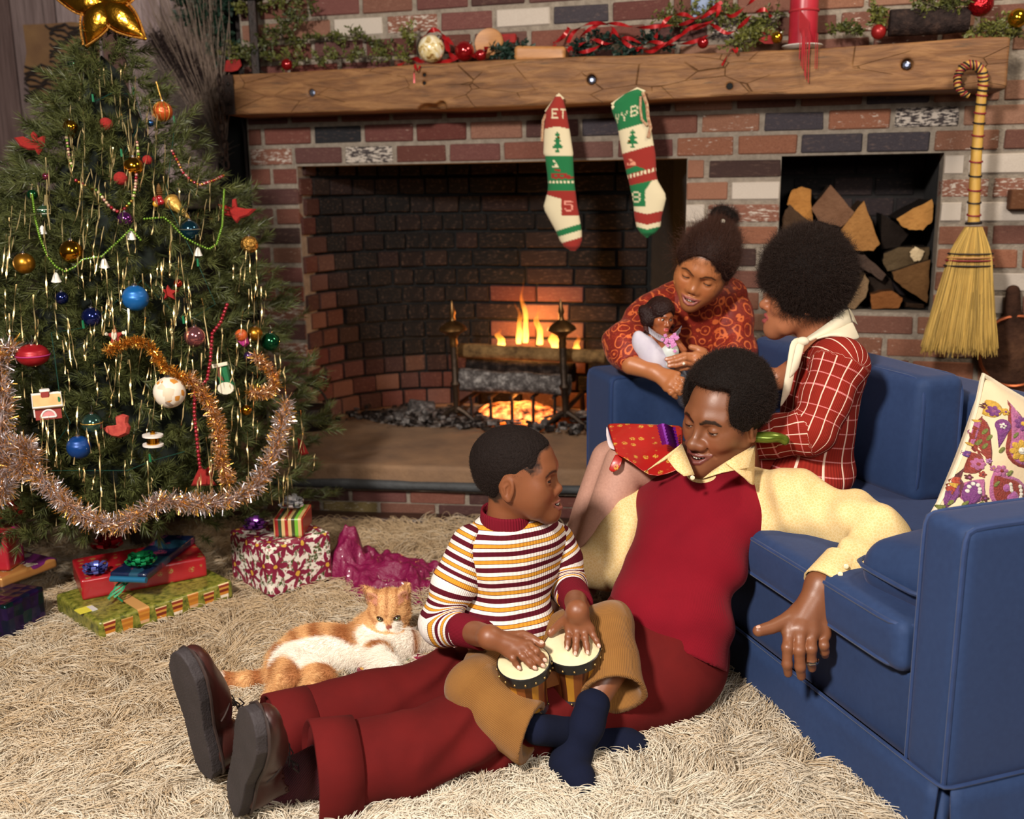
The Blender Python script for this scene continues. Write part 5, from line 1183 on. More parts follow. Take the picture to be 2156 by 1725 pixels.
jt = U(.04, wtor(w1s-wax/np.linalg.norm(wax)*.03, (.135, .075, .075), wax), wtor(wch, (.14, .088, .11), wax), wtor(wwa, (.135, .092, .10), wax), wtor(whi, (.165, .118, .09), wax))
jacket_f = lambda p: jt(p)+jw(p)*.010+jw2(p)*.004
sdf_obj('jacket', jacket_f, *bounds([w1s, wch, whi], .21), .0062, PLAID, woman, fattr=run_attrs([w1s+wax*.1, whi-wax*.2]))
run_sleeve('sleeve', [lsw+np.array((-.01, .04, 0)), lsw, lerp(lsw, lew, .55), lew+np.array((.0, 0, -.01)), lerp(lew, lww, .5), lww], [.060, .062, .060, .057, .050, .042], PLAID, woman, 141, .013, .014, .0058, 34)
skf = U(.05, cap(whi, knl+np.array((.09, .01, -.02)), .095, .055), cap(whi, knr+np.array((.09, .01, -.02)), .095, .055))
sdf_obj('skirt', lambda p: skf(p)+jw(p)*.004, *bounds([whi, knl, knr], .13), .0075, PLAID, woman, fattr=run_attrs([whi, knl]))
IVORY = cloth('ivory_scarf', (226, 214, 190), (208, 194, 166), 400, .15, .8, .05)
sheet(woman, 'scarf_collar', [(1786, 648), (1765, 664), (1742, 680), (1718, 698), (1690, 716)], [(1796, 680), (1774, 690), (1750, 700), (1724, 710), (1698, 724)], [2.40, 2.355, 2.335, 2.325, 2.32], [2.37, 2.325, 2.305, 2.30, 2.305], IVORY, bend=.012)
sheet(woman, 'scarf_collar', [(1796, 676), (1778, 686), (1760, 694), (1738, 702), (1716, 712)], [(1812, 712), (1797, 718), (1776, 712), (1750, 706), (1720, 716)], [2.375, 2.33, 2.31, 2.305, 2.305], [2.335, 2.30, 2.29, 2.29, 2.298], IVORY, bend=.010)
sheet(woman, 'scarf_collar', [(1786, 648), (1790, 652), (1794, 660), (1798, 668)], [(1797, 679), (1801, 682), (1804, 684), (1806, 686)], [2.40, 2.43, 2.46, 2.48], [2.37, 2.41, 2.44, 2.46], IVORY, bend=.004)
sheet(woman, 'scarf_tail', [(1690, 712), (1680, 708), (1664, 716)], [(1664, 830), (1652, 846), (1640, 866)], [2.31, 2.30, 2.30], [2.29, 2.285, 2.29], IVORY, bend=.014, wav=.004)
sheet(woman, 'scarf_tail', [(1697, 716), (1688, 720), (1676, 722)], [(1682, 776), (1670, 790), (1660, 800)], [2.305, 2.295, 2.295], [2.285, 2.278, 2.28], IVORY, bend=.012)
kn = W(1690, 719, 2.300); MB().ball(kn, (.016, .012, .011), 14, 9).build('scarf_knot', IVORY, woman)
# on her lap
def giftpaper(name, base, motif_c, sc, rough=.3, m2=None):
 t = NT(name); v = t.coord(); vo = t.n('TexVoronoi', {'Scale': sc, 'Randomness': .35}); t.set(vo.inputs['Vector'], v)
 d = t.ramp(vo.outputs['Distance'], [(0, (1, 1, 1)), (.26, (1, 1, 1)), (.34, (0, 0, 0))]); n = t.noise(v, sc*7, 2)
 k = t.math('MULTIPLY', d, t.ramp(n, [(.42, (0, 0, 0)), (.55, (1, 1, 1))])); c = t.mix(k, lin(base), lin(motif_c))
 if m2: k2 = t.ramp(t.noise(v, sc*.9, 1), [(.58, (0, 0, 0)), (.6, (1, 1, 1))]); c = t.mix(k2, c, lin(m2))
 t.P(Base_Color=c, Roughness=rough, Coat_Weight=.25); t.bump(t.noise(v, 14, 3), .25, .01); return t.m
REDPAPER = giftpaper('red_tree_paper', (166, 26, 22), (196, 150, 60), 42)
paper = thing('torn_wrapping_paper', 'torn red wrapping paper with gold trees spread on the lap of the woman', 'paper', W(1340, 960, 2.32))
sheet(paper, 'paper_sheet', [(1276, 891), (1310, 891), (1350, 892), (1395, 894), (1440, 895)], [(1296, 958), (1332, 972), (1366, 1008), (1404, 1000), (1440, 985)], [2.43, 2.42, 2.40, 2.39, 2.38], [2.265, 2.232, 2.215, 2.205, 2.20], REDPAPER, .0015, 8, .012, .006)
sheet(paper, 'torn_edge', [(1277, 893), (1275, 915), (1281, 945)], [(1286, 925), (1291, 940), (1310, 952)], [2.425, 2.38, 2.32], [2.36, 2.335, 2.28], mat('paper_back', (232, 214, 216), .6), .001, 4, .004)
sheet(paper, 'paper_flap', [(1296, 955), (1302, 958), (1312, 962)], [(1280, 990), (1292, 998), (1306, 985)], [2.285, 2.28, 2.275], [2.27, 2.265, 2.262], REDPAPER, .001, 4, .004)
PURP = mat('purple_ribbon', (128, 34, 150), .25, .35, col2=(90, 20, 120)); rb = MB()
for k in range(7):
 y0 = 899+k*6; P = [W(1384+k*1.5+24*t, y0-4*math.sin(t*PI)+k*t*.6, 2.27-.02*math.sin(t*PI)-.004*k) for t in np.linspace(0, 1.6, 9)]; rb.ribbon(P, .007, CF*-1)
tag(rb.build('ribbon_bow', PURP, None), 'purple curled ribbon bow on the red paper in the lap', 'bow')
GREENF = mat('green_foil', (110, 124, 40), .25, .5, col2=(80, 96, 30))
gl = U(.01, ell(W(1612, 921, 2.18), (.042, .018, .013)), cap(W(1640, 924, 2.18), W(1652, 927, 2.18), .007, .012)); gw = wob(8, 120)
tag(sdf_obj('candy_twist', lambda p: gl(p)+gw(p)*.002, W(1612, 921, 2.18)-.09, W(1612, 921, 2.18)+.09, .004, GREENF), 'green foil sweet wrapper lying on the plaid lap', 'wrapper')
# the girl behind the sofa arm
girl = person('girl in a rust paisley blouse leaning over the far sofa arm with a doll', W(1490, 800, 3.2)*[1, 1, 0])
GSK = (170, 106, 64)
gP = dict(skin=GSK, lip=(150, 80, 74), brow=(52, 30, 20), stub=(40, 22, 16), smile=.8, open=.0046, mw=.024, muz=.003, chub=1, nw=.88, nose=.011, jawz=.006, fw=1.07, lid_up=-.22, lid_lo=-.50, lipw=.70, gaze=(.1, .93, -.34), neck=.042, neck_base=(0, -.055, -.20), browt=.5, browz=-.004, cheek=1.25, jw=1.0, h=.0026)
gc = np.array([.553, 2.85, .926]); gR = basis((-.44, -.80, -.40), (.20, -.36, .91)); gs = .95
ghair0 = lambda p: np.maximum(INT(.01, U(.02, ell((0, -.018, .040), (.084, .106, .088)), ell((.060, .02, .03), (.03, .04, .04)), ell((-.062, .01, .02), (.03, .04, .04))), lambda q: -np.minimum(ell((0, .10, -.008), (.060, .085, .083))(q), bx((0, .08, -.10), (.2, .09, .085), .02)(q)))(p), -(p[:, 2]+.055+p[:, 1]*.3))
gP['hairf'] = lambda q: ghair0(q)+.001
gparts = [make_head(girl, gP, gc, gR, gs)]
GH = hair_mat('brushed_back_hair', (44, 24, 18), .55); GST = strand_mat('brushed_back_strand', (58, 32, 22), .5)
ghw = wob(46, 60, 8, (1, 1, 1)); ghair = XF(ghair0, gc, gR, gs)
sdf_obj('hair', lambda p: ghair(p)+ghw(p)*.0012+.002, gc-.16, gc+.19, .0042, GH, girl)
bunp = W(1532, 456, 2.89)
back = nrm(bunp-gc)
def toward_bun(p): d = bunp-p; return d/np.linalg.norm(d, axis=1)[:, None]
fuzz('hair_strands', girl, ghair, gc-.16, gc+.19, 13000, .034, .00022, GST, 25, .22, up=toward_bun)
fuzz('hair_strands', girl, lambda p: ghair(p)+.003, gc-.16, gc+.19, 2600, .030, .0002, GST, 26, .7)
rb = [bunp+np.array((-.006, 0, -.004))+(gR[:, 0]*math.cos(t)*.030+gR[:, 2]*math.sin(t)*.022)*(1 if math.cos(t) > 0 else .75)+np.array((0, .01*math.sin(2*t), 0)) for t in np.linspace(0, 2*PI, 26, endpoint=False)]
bf = U(.008, chain(rb[:8]+[rb[8]], [.013]*9), chain(rb[7:20], [.009]*13), chain(rb[19:]+[rb[0]], [.012]*8), ball(bunp+gR[:, 0]*-.012, .018)); bw = wob(47, 150)
sdf_obj('top_knot', lambda p: bf(p)+bw(p)*.0014, bunp-.07, bunp+.07, .0034, HAIRM, girl)
fuzz('hair_strands', girl, bf, bunp-.07, bunp+.07, 3000, .012, .0002, STR, 27, .5)
MB().ball(W(1522, 467, 2.838), .0075, 14, 9).build('bobble', MATS['pearl'], girl)
gls, grs = W(1530, 626, 2.985), W(1392, 648, 2.965); gch = W(1474, 690, 3.0); gbe = W(1486, 770, 3.06)
gre, grc, grw = W(1316, 722, 2.87), W(1330, 768, 2.775), W(1392, 790, 2.735)
gle, glc = W(1544, 730, 2.95), W(1520, 800, 2.84)
gx = nrm(gls-grs)
core = U(.03, cap(grs, gls, .035), cap(gch, W(1490, 830, 3.25), .07), cap(lerp(grs, gls, .5), gc+gR @ np.array((0, -.03, -.06))*gs, .035), chain([grs, gre, grc], [.035, .028, .022]), chain([gls, gle, glc], [.035, .028, .022]))
V, F = nets(core, *bounds([grs, gls, gre, grc, gle, glc, gbe, gc, W(1490, 830, 3.25)], .1), .010); gparts.append((V, F, np.array(lin(GSK))))
km = [G4(572, 1452, 2.705), G4(560, 1490, 2.695), G4(540, 1525, 2.690), G4(510, 1548, 2.695)]
kc = [[G4(640, 1478, 2.690), G4(652, 1510, 2.685), G4(600, 1425+100, 2.682)], [G4(628, 1535, 2.678), G4(632, 1580, 2.675), G4(612, 1590, 2.675)], [G4(600, 1570, 2.675), G4(628, 1590, 2.675), G4(622, 1600, 2.675)], [G4(545, 1590, 2.678), G4(575, 1615, 2.680), G4(590, 1632, 2.682)]]
kt = [G4(480, 1420, 2.725), G4(545, 1420, 2.715), G4(605, 1430, 2.710)]; kw = G4(400, 1410, 2.740)
kh = hand(kw, .0225, km, kc, .0088, None, kt, fore=grc, fore_r=.030)
gparts.append(skin_piece(kh, km+sum(kc, [])+kt+[kw, grc], .045, .0024, GSK)); finish_body(girl, gparts)
def paisley(name):
 t = NT(name); v = t.coord(); nz = t.noise(v, 9, 2, out=1); d = t.mix(.06, v, nz)
 vo = t.n('TexVoronoi', {'Scale': 30.0, 'Randomness': .9}); t.set(vo.inputs['Vector'], d); ds = vo.outputs['Distance']
 ring = t.math('SINE', t.math('MULTIPLY', ds, 17.0)); n = t.noise(v, 34, 2, dist=1.4); k = t.ramp(t.math('ADD', ring, t.math('MULTIPLY', t.math('SUBTRACT', n, .5), 1.6)), [(.62, (0, 0, 0)), (.78, (1, 1, 1))])
 k2 = t.ramp(t.noise(v, 60, 2, dist=2.0), [(.56, (0, 0, 0)), (.62, (1, 1, 1))])
 c = t.mix(t.noise(v, 20, 3), lin((134, 36, 20)), lin((104, 24, 16))); c = t.mix(t.math('MULTIPLY', k2, .5), c, lin((176, 60, 34))); c = t.mix(k, c, lin((206, 100, 50)))
 t.P(Base_Color=c, Roughness=.6, Specular_IOR_Level=.3, Sheen_Weight=.05); return t.m
PAIS = paisley('paisley_blouse')
bw1 = wob(151, 34, 7, (1.3, 1, .5)); bw2 = wob(152, 70, 7, (1.5, 1, .5))
gth = W(1490, 830, 3.25)
bl = U(.05, ell(gch, (.115, .085, .10)), ell(gbe, (.120, .09, .10)), cap(grs, lerp(grs, gls, .45), .058, .07), cap(gls, lerp(grs, gls, .55), .058, .07), cap(gbe, gth, .10, .10))
gnk = gc+gR @ np.array((0, -.045, -.15))*gs
sdf_obj('blouse', lambda p: SUB(.006, bl, ball(gnk+np.array((0, -.01, .03)), .048))(p)+bw1(p)*.014+bw2(p)*.006, *bounds([grs, gls, gch, gbe, gth], .16), .0062, PAIS, girl)
def puff(pts, rs, seed):
 w = wob(seed, 40, 7); w2 = wob(seed+3, 85); g = chain(pts, rs, .02); e1 = np.asarray(pts[-1]).astype(np.float32); d1 = nrm(np.asarray(pts[-1])-np.asarray(pts[-2])).astype(np.float32)
 sdf_obj('sleeve', lambda p: np.maximum(g(p)+w(p)*.015+w2(p)*.006, (p-e1) @ d1), *bounds(pts, max(rs)+.03), .0055, PAIS, girl)
puff([grs+gx*.01, lerp(grs, gre, .5), gre+np.array((.004, 0, .0)), lerp(gre, grc, .5), lerp(grc, grw, .04)], [.062, .064, .062, .058, .034], 161)
puff([gls, lerp(gls, gle, .5), gle, glc], [.058, .062, .062, .05], 165)
# the doll
doll = thing('doll', 'dark haired doll in a pale tulle dress held by the girl', 'doll', W(1400, 800, 2.80))
dP = dict(skin=(150, 84, 50), lip=(190, 84, 84), brow=(50, 26, 18), stub=(40, 22, 16), smile=.1, mw=.017, nw=.72, lid_up=.62, lid_lo=-.50, lipw=.9, gaze=(0, .95, -.05), neck=.034, neck_base=(0, -.03, -.19), browt=.4, cheek=1.25, jw=.9, h=.0042)
dc = W(1391, 668, 2.79); dR = basis((.42, -.88, -.16), (.14, -.05, 1)); dsz = .40
V, F, Cc = make_head(doll, dP, dc, dR, dsz)
VIN = mat('doll_vinyl', (150, 84, 50), .3, attr='Col', coat=.2)
ds1, ds2 = W(1372, 708, 2.79), W(1418, 712, 2.775); dch = W(1402, 725, 2.785); dwa = W(1410, 755, 2.775)
dbody = U(.008, cap(lerp(ds1, ds2, .5), dc+dR @ np.array((0, -.02, -.07))*dsz, .016, .013), cap(ds1, ds2, .010), cap(dch, dwa, .024, .020), chain([ds1, W(1376, 735, 2.765), W(1404, 758, 2.755)], [.0105, .0095, .007]), chain([ds2, W(1440, 738, 2.77)], [.0105, .009]))
v2, f2 = nets(dbody, *bounds([ds1, ds2, dwa, dc, W(1404, 758, 2.755), W(1440, 738, 2.77)], .05), .0028)
V, F, Cc = join_parts([(V, F, Cc), (v2, f2, np.array(lin((150, 84, 50))))]); put('doll_body', mesh(V, F, True, Cc), doll, None, VIN)
dh0 = lambda p: INT(.008, U(.03, ell((0, -.022, .044), (.098, .118, .10)), ball((.08, -.03, -.03), .055), ball((-.075, -.03, -.05), .05), ball((.10, -.06, .02), .05)), lambda q: -np.minimum(ell((-.008, .115, -.022), (.062, .09, .092))(q), bx((0, .09, -.11), (.052, .08, .1), .02)(q)))(p)
dhf = XF(dh0, dc, dR, dsz); dw = wob(171, 200, 8); DH = hair_mat('doll_hair', (46, 26, 24), .35); DS = strand_mat('doll_curl', (70, 40, 36), .3)
sdf_obj('doll_hair', lambda p: dhf(p)+dw(p)*.002, dc-.09, dc+.09, .003, DH, doll)
rr = np.random.default_rng(3); Pc = []
for k in range(26):
 a0 = rr.uniform(1.6, 5.6); st = dc+dR @ (np.array((.095*math.sin(a0)*.9, -.03+.08*math.cos(a0)*-.3, rr.uniform(-.02, .06)))*dsz*1.05); L = rr.uniform(.03, .062); ph = rr.uniform(0, 6)
 for j in range(14): Pc.append([st+np.array((math.cos(t*17+ph+j*.12)*.0075+(st-dc)[0]*t*.25, math.sin(t*17+ph+j*.12)*.0075-.004, -L*t+.01))+rr.normal(size=3)*.0006 for t in np.linspace(0, 1, 16)])
strands('ringlets', np.array(Pc), np.full(16, .0015), DS, doll)
MB().ball(dc+dR @ np.array((.075, .0, -.045))*dsz*1.0, .004, 10, 7).build('earring', MATS['pearl'], doll)
TULLE = NT('tulle'); TULLE.P(Base_Color=lin((206, 204, 214)), Roughness=.8, Alpha=.72, Transmission_Weight=.0, Sheen_Weight=.1); TULLE = TULLE.m
SATIN = mat('doll_satin', (212, 216, 206), .45, col2=(186, 192, 190), scale=20); TBLUE = mat('pale_blue_tulle', (150, 168, 190), .8, col2=(176, 186, 200), scale=30)
bod = U(.008, ell(W(1410, 742, 2.772), (.026, .024, .030)), ell(W(1415, 765, 2.765), (.030, .026, .020)))
sdf_obj('bodice', bod, W(1410, 742, 2.772)-.07, W(1410, 742, 2.772)+.07, .003, SATIN, doll)
def frill(pts, w, m, nm, amp=.006, freq=40, seg=40):
 pts = [np.asarray(p) for p in pts]; V = []; F = []
 for i in range(seg+1):
  t = i/seg*(len(pts)-1); k = min(int(t), len(pts)-2); p = pts[k]+(pts[k+1]-pts[k])*(t-k)
  for j in range(4): V.append(p+np.asarray(w)*j/3+camd(p)*amp*math.sin(freq*i/seg*6.28/4)*j/3)
 for i in range(seg):
  for j in range(3): q = i*4+j; F.append((q, q+1, q+5, q+4))
 put(nm, mesh(V, F), doll, None, m)
frill([W(1367, 702, 2.772), W(1385, 716, 2.757), W(1402, 724, 2.755)], (-.004, -.006, .020), TULLE, 'ruffle', .008)
frill([W(1408, 722, 2.755), W(1422, 712, 2.757), W(1432, 700, 2.76)], (.003, -.006, .020), TULLE, 'ruffle', .008)
sk1 = U(.02, ell(W(1362, 738, 2.775), (.032, .03, .060), roty(-.55)), ell(W(1384, 762, 2.77), (.040, .03, .045), roty(-.7))); tw = wob(181, 90, 7, (1.4, 1, .5))
sdf_obj('tulle_skirt', lambda p: sk1(p)+tw(p)*.005, W(1370, 750, 2.775)-.13, W(1370, 750, 2.775)+.13, .004, mat('white_tulle', (200, 194, 204), .85, col2=(182, 174, 190), scale=26), doll)
sk2 = U(.02, cap(W(1415, 772, 2.80), W(1430, 810, 2.80), .026, .030), cap(W(1430, 810, 2.80), W(1446, 840, 2.80), .030, .028))
sdf_obj('tulle_skirt', lambda p: sk2(p)+tw(p)*.004, *bounds([W(1415, 772, 2.80), W(1446, 840, 2.80)], .06), .004, TBLUE, doll)
PINKF = mat('pink_blossom', (216, 140, 196), .7); b = MB()
for k in range(26):
 q = W(1414+rr.normal()*9, 716+rr.normal()*7+abs(rr.normal())*2, 2.742); d = rr.uniform(0, 6)
 for j in range(4): a_ = d+j*PI/2; b.ball(q+CR*math.cos(a_)*.003+CU*math.sin(a_)*.003, (.0026, .0018, .0026), 6, 4)
b.build('blossom_spray', PINKF, doll)
# the cat
cat = tag(put('cat', bpy.data.meshes.new('cat_body')), 'orange and white tabby cat lying on the rug behind the legs of the man', 'cat');
C3 = lambda x, y, Y: W(400+x*.2783, 1210+y*.2783, Y)
ch_ = C3(1510, 245, 2.26); cR = basis((.02, -.92, -.30), (-.04, -.30, .95));
cat.location = (float(ch_[0])-.1, 2.16, 0)
chest = C3(1520, 560, 2.235); sho = C3(1420, 470, 2.27); mid_ = C3(1120, 560, 2.21); hip_ = C3(800, 650, 2.16); rump = C3(720, 720, 2.13)
pf1 = [C3(1650, 520, 2.24), C3(1800, 530, 2.27), C3(1960, 548, 2.28), C3(2040, 552, 2.28)]
pf2 = [C3(1420, 600, 2.17), C3(1450, 665, 2.13), C3(1530, 705, 2.09)]
hl1 = [C3(760, 700, 2.10), C3(735, 800, 2.045), C3(660, 880, 2.01), C3(640, 985, 1.955)]
hl2 = [C3(900, 740, 2.09), C3(1010, 790, 2.04), C3(930, 865, 2.00), C3(1060, 890, 1.985)]
tail = [C3(690, 770, 2.14), C3(580, 800, 2.12), C3(430, 815, 2.10), C3(260, 820, 2.09), C3(150, 815, 2.09)]
hs = .050
def cl(x, y, z): return ch_+cR @ (np.array((x, y, z))*hs)
headf = U(.012, ell(cl(0, -.1, 0), np.array((.96, .85, .80))*hs, cR), ball(cl(.52, .25, -.28), .46*hs), ball(cl(-.52, .25, -.28), .46*hs))
muz = U(.006, ball(cl(.2, .78, -.44), .27*hs), ball(cl(-.2, .78, -.44), .27*hs), ball(cl(0, .72, -.64), .23*hs), cap(cl(0, .70, .10), cl(0, .98, -.28), .20*hs, .14*hs))
earf = []
for s in (1, -1):
 e0 = cap(cl(s*.60, -.12, .45), cl(s*1.12, -.15, 1.32), .42*hs, .035*hs); earf.append(SUB(.003, e0, cap(cl(s*.64, .26, .46), cl(s*1.10, .12, 1.20), .32*hs, .02*hs)))
bodyf = U(.04, ell(mid_, (.115, .062, .053), rotz(.28) @ roty(.34)), ell(hip_, (.062, .056, .044)), ball(sho, .052), ball(chest, .056), cap(sho, ch_+cR @ (np.array((0, -.4, -.5))*hs), .052, .040))
legs = U(.012, chain(pf1, [.030, .022, .017, .017]), chain(pf2, [.034, .026, .022]), chain(hl1, [.040, .032, .019, .020]), chain(hl2, [.036, .029, .021, .018]))
tailf = chain(tail, [.026, .022, .021, .020, .011], .01)
catf0 = U(.022, bodyf, legs, tailf)
def catf(p):
 d = smin(catf0(p), headf(p), .016); d = smin(d, muz(p), .010)
 for e in earf: d = smin(d, e(p), .006)
 return d
OR1, OR2, CW, PINK_ = [np.array(lin(c)) for c in ((222, 172, 116), (164, 100, 54), (244, 234, 220), (214, 150, 130))]
white = [ball(C3(1395, 480, 2.215), .046), ball(C3(1470, 420, 2.215), .04), cap(pf1[0], pf1[2], .026, .022), ell(chest+np.array((0, -.01, 0)), (.062, .055, .075)), ell(C3(1000, 655, 2.12), (.115, .07, .048), roty(.10)), ell(C3(1250, 700, 2.14), (.09, .07, .045)), ball(pf2[1], .04), ball(pf2[2], .04), ball(pf1[3], .026), ball(pf1[1], .022), ball(tail[4], .038), ell(C3(820, 620, 2.115), (.04, .03, .03))]
wedge = [cap(cl(0, .62, .18), cl(0, 1.0, -.5), .04*hs, .20*hs), ball(cl(.30, .86, -.50), .36*hs), ball(cl(-.30, .86, -.50), .36*hs), ball(cl(0, .8, -.72), .40*hs)]
wc1 = wob(201, 60, 8); wc2 = wob(202, 26, 8)
def catcol(p, soft=.006):
 p = p.astype(np.float32); q = ((p-ch_.astype(np.float32)) @ cR.astype(np.float32))/hs
 run = (p @ nrm((.9, .1, .25)).astype(np.float32)); st = np.sin(run*105+wc2(p)*4.0)+wc1(p)*.7; k = np.clip(st*.55+.42, 0, 1)
 hk = np.clip(np.sin(q[:, 0]*13+np.sin(q[:, 2]*3))*.8+.1, 0, 1)*(q[:, 2] > .12)+np.clip(np.sin((q[:, 2]-np.abs(q[:, 0])*.5)*9)*.8, 0, 1)*(np.abs(q[:, 0]) > .55)
 onhead = np.linalg.norm(q, axis=1) < 1.45; k = np.where(onhead, np.clip(hk*.75, 0, 1), k); c = OR1+(OR2-OR1)*k[:, None]
 dw_ = np.min([w(p) for w in white], 0); m = np.clip((-dw_+wc1(p)*.006)/soft+.5, 0, 1)*(~(onhead & (q[:, 2] > -.75)))
 m2 = np.clip(-np.min([w(p) for w in wedge], 0)/.003+.5, 0, 1)*(q[:, 1] > .3); m = np.maximum(m, m2*onhead); c = c+(CW-c)*m[:, None]
 nose = np.linalg.norm(q-np.array((0, 1.08, -.30)), axis=1) < .15; c[nose] = lin((150, 78, 60))
 inner = onhead & (q[:, 2] > .45) & (np.abs(q[:, 0]) > .5) & (q[:, 1] > .03); c[inner] = c[inner]*.4+PINK_*.6
 return c
lo, hi = bounds([ch_, *pf1, *pf2, *hl1, *hl2, *tail, mid_], .11); V, F = nets(catf, lo, hi, .0042)
FURM = mat('cat_coat', (200, 140, 80), .8, attr='Col')
me = mesh(V-np.array(cat.location), F, True, catcol(V), name='cat_body'); me.materials.append(FURM); cat.data = me
fm = NT('cat_fur'); fm.P(Base_Color=fm.attr('Col'), Roughness=.6, Specular_IOR_Level=.25)
T3 = np.concatenate([F[:, [0, 1, 2]], F[:, [0, 2, 3]]]); a, b, c = V[T3[:, 0]], V[T3[:, 1]], V[T3[:, 2]]; nn = np.cross(b-a, c-a); ar = np.linalg.norm(nn, axis=1); r_ = np.random.default_rng(9); n = 46000
i = r_.choice(len(T3), n, p=ar/ar.sum()); u = r_.random((n, 2)); u = np.where(u.sum(1, keepdims=True) > 1, 1-u, u); p = a[i]+(b[i]-a[i])*u[:, :1]+(c[i]-a[i])*u[:, 1:]; no = nn[i]/ar[i][:, None]
q = ((p-ch_) @ cR)/hs; onh = np.linalg.norm(q, axis=1) < 1.5
flow = np.where(onh[:, None], (q*np.array((1, -.9, 1))) @ cR.T*.6, np.array((-.85, -.15, -.45))); ontail = (p[:, 0] < rump[0]-.01) & (p[:, 2] < .07)
L = np.where(onh, .0055, .013)*(.6+.8*r_.random(n)); d = no*.55+flow+r_.normal(size=(n, 3))*.28; d -= np.minimum((d*no).sum(1)-.12, 0)[:, None]*no; d /= np.linalg.norm(d, axis=1)[:, None]
keep = ~((np.linalg.norm(q-np.array((.40, .84, -.02)), axis=1) < .21) | (np.linalg.norm(q-np.array((-.40, .84, -.02)), axis=1) < .21) | (np.linalg.norm(q-np.array((0, 1.08, -.30)), axis=1) < .2))
P = np.stack([p-no*.001, p+d*(L*.5)[:, None]+no*.0008, p+d*L[:, None]], 1)[keep]
strands('fur', P, np.linspace(1, .3, 3)*.00026, fm.m, cat, cols=catcol(p)[keep])
CEYE = mat('cat_eye', (120, 130, 80), .1, attr='Col', coat=.8)
for s in (1, -1):
 e = cl(s*.40, .78, -.02); Re = cR @ rotz(s*-.45) @ roty(s*-.30)
 b = MB(); b.ball(e, np.array((.200, .10, .105))*hs, 14, 8, Re); put('eye_rim', mesh(b.v, b.f, True, np.broadcast_to(np.array(lin((52, 30, 20))), (len(b.v), 3))), cat, None, CEYE)
 b = MB(); b.ball(e+Re @ np.array((0, .035*hs, -.01*hs)), np.array((.155, .10, .072))*hs, 16, 10, Re); Vv = (np.array(b.v)-e) @ Re/hs; cc = np.empty((len(Vv), 3)); cc[:] = lin((96, 108, 60)); cc[np.abs(Vv[:, 0]) < .045] = (.004, .004, .004); put('eye', mesh(b.v, b.f, True, cc), cat, None, CEYE)
wk = []
for s in (1, -1):
 for k in range(6):
  p0 = cl(s*.30, .92, -.42-.05*k); wk.append([p0+cR @ (np.array((s*t*1.05, .18*t-.35*t*t, -.10*t-.12*t*t+(k-2.5)*.10*t))*hs) for t in np.linspace(0, 1, 5)])
strands('whiskers', np.array(wk), np.linspace(1, .3, 5)*.00035, strand_mat('whisker', (240, 232, 222)), cat)
nz = MB(); nz.ball(cl(0, 1.06, -.31), np.array((.12, .07, .08))*hs, 10, 7, cR); nz.build('nose', mat('cat_nose', (170, 92, 74), .4), cat)
# fire and hearth things
def wloc(px, py, v): u, z = wp(px, py, -v); return wl(u, v, z)
IRON = mat('dark_andiron', (70, 54, 40), .5, .7, col2=(36, 28, 24), scale=20, bump=.2); BRZ = mat('old_brass', (150, 110, 64), .35, .9, col2=(90, 64, 40), scale=30)
def andiron(px, y_top, y_bot, lab):
 v = .10; t = wloc(px, y_top, v); b0 = wl(wp(px+12, y_bot, -v)[0], v, .205); H = t[2]-.2; o = thing('andiron', lab, 'andiron', b0)
 ax = nrm(t-b0); L = np.linalg.norm(t-b0); f = lambda k: k*L
 MB().lathe([(0, f(.62)), (.012, f(.62)), (.017, f(.66)), (.014, f(.69)), (.020, f(.72)), (.058, f(.765)), (.052, f(.79)), (.030, f(.82)), (.012, f(.84)), (.009, f(.87)), (.013, f(.90)), (.008, f(.94)), (.004, f(.98)), (0, L)], b0, ax, 20).build('finial', BRZ, o)
 MB().lathe([(.013, f(.1)), (.014, f(.3)), (.022, f(.33)), (.014, f(.36)), (.015, f(.63))], b0, ax, 14).build('shaft', IRON, o)
 m = MB()
 for sgn in (-1, 1): m.tube([b0+ax*f(.14), b0+UW*sgn*.035+ax*f(.10), b0+UW*sgn*.075+ax*f(.035), b0+UW*sgn*.088+ax*.004], [.012, .011, .010, .012], 8)
 m.build('foot', IRON, o); MB().tube([b0+ax*f(.14), b0+NW*.08+ax*f(.15), b0+NW*.34+ax*f(.15), b0+NW*.35+ax*.004], .011, 8).build('log_rest', IRON, o); return o
andiron(951, 632, 900, 'tarnished brass andiron at the left end of the burning log'); andiron(1180, 628, 905, 'tarnished brass andiron near the blue sofa at the right of the fire')
def bark_mat(name, c1, c2, c3, sc=18, emb=0):
 t = NT(name); v = t.coord(); n = t.noise(v, sc, 5, .7); n2 = t.noise(v, sc*3.5, 3); c = t.ramp(n, [(.3, lin(c1)), (.52, lin(c2)), (.7, lin(c3))]); t.P(Base_Color=c, Roughness=.95, Specular_IOR_Level=.1)
 if emb: k = t.ramp(t.noise(v, 30, 4, .7), [(.50, (0, 0, 0)), (.62, (1, 1, 1))]); t.P(Emission_Color=t.mix(k, (.9, .12, .01), (1, .42, .06)), Emission_Strength=t.math('MULTIPLY', k, emb))
 t.bump(t.math('ADD', n, n2), .8, .01); return t.m
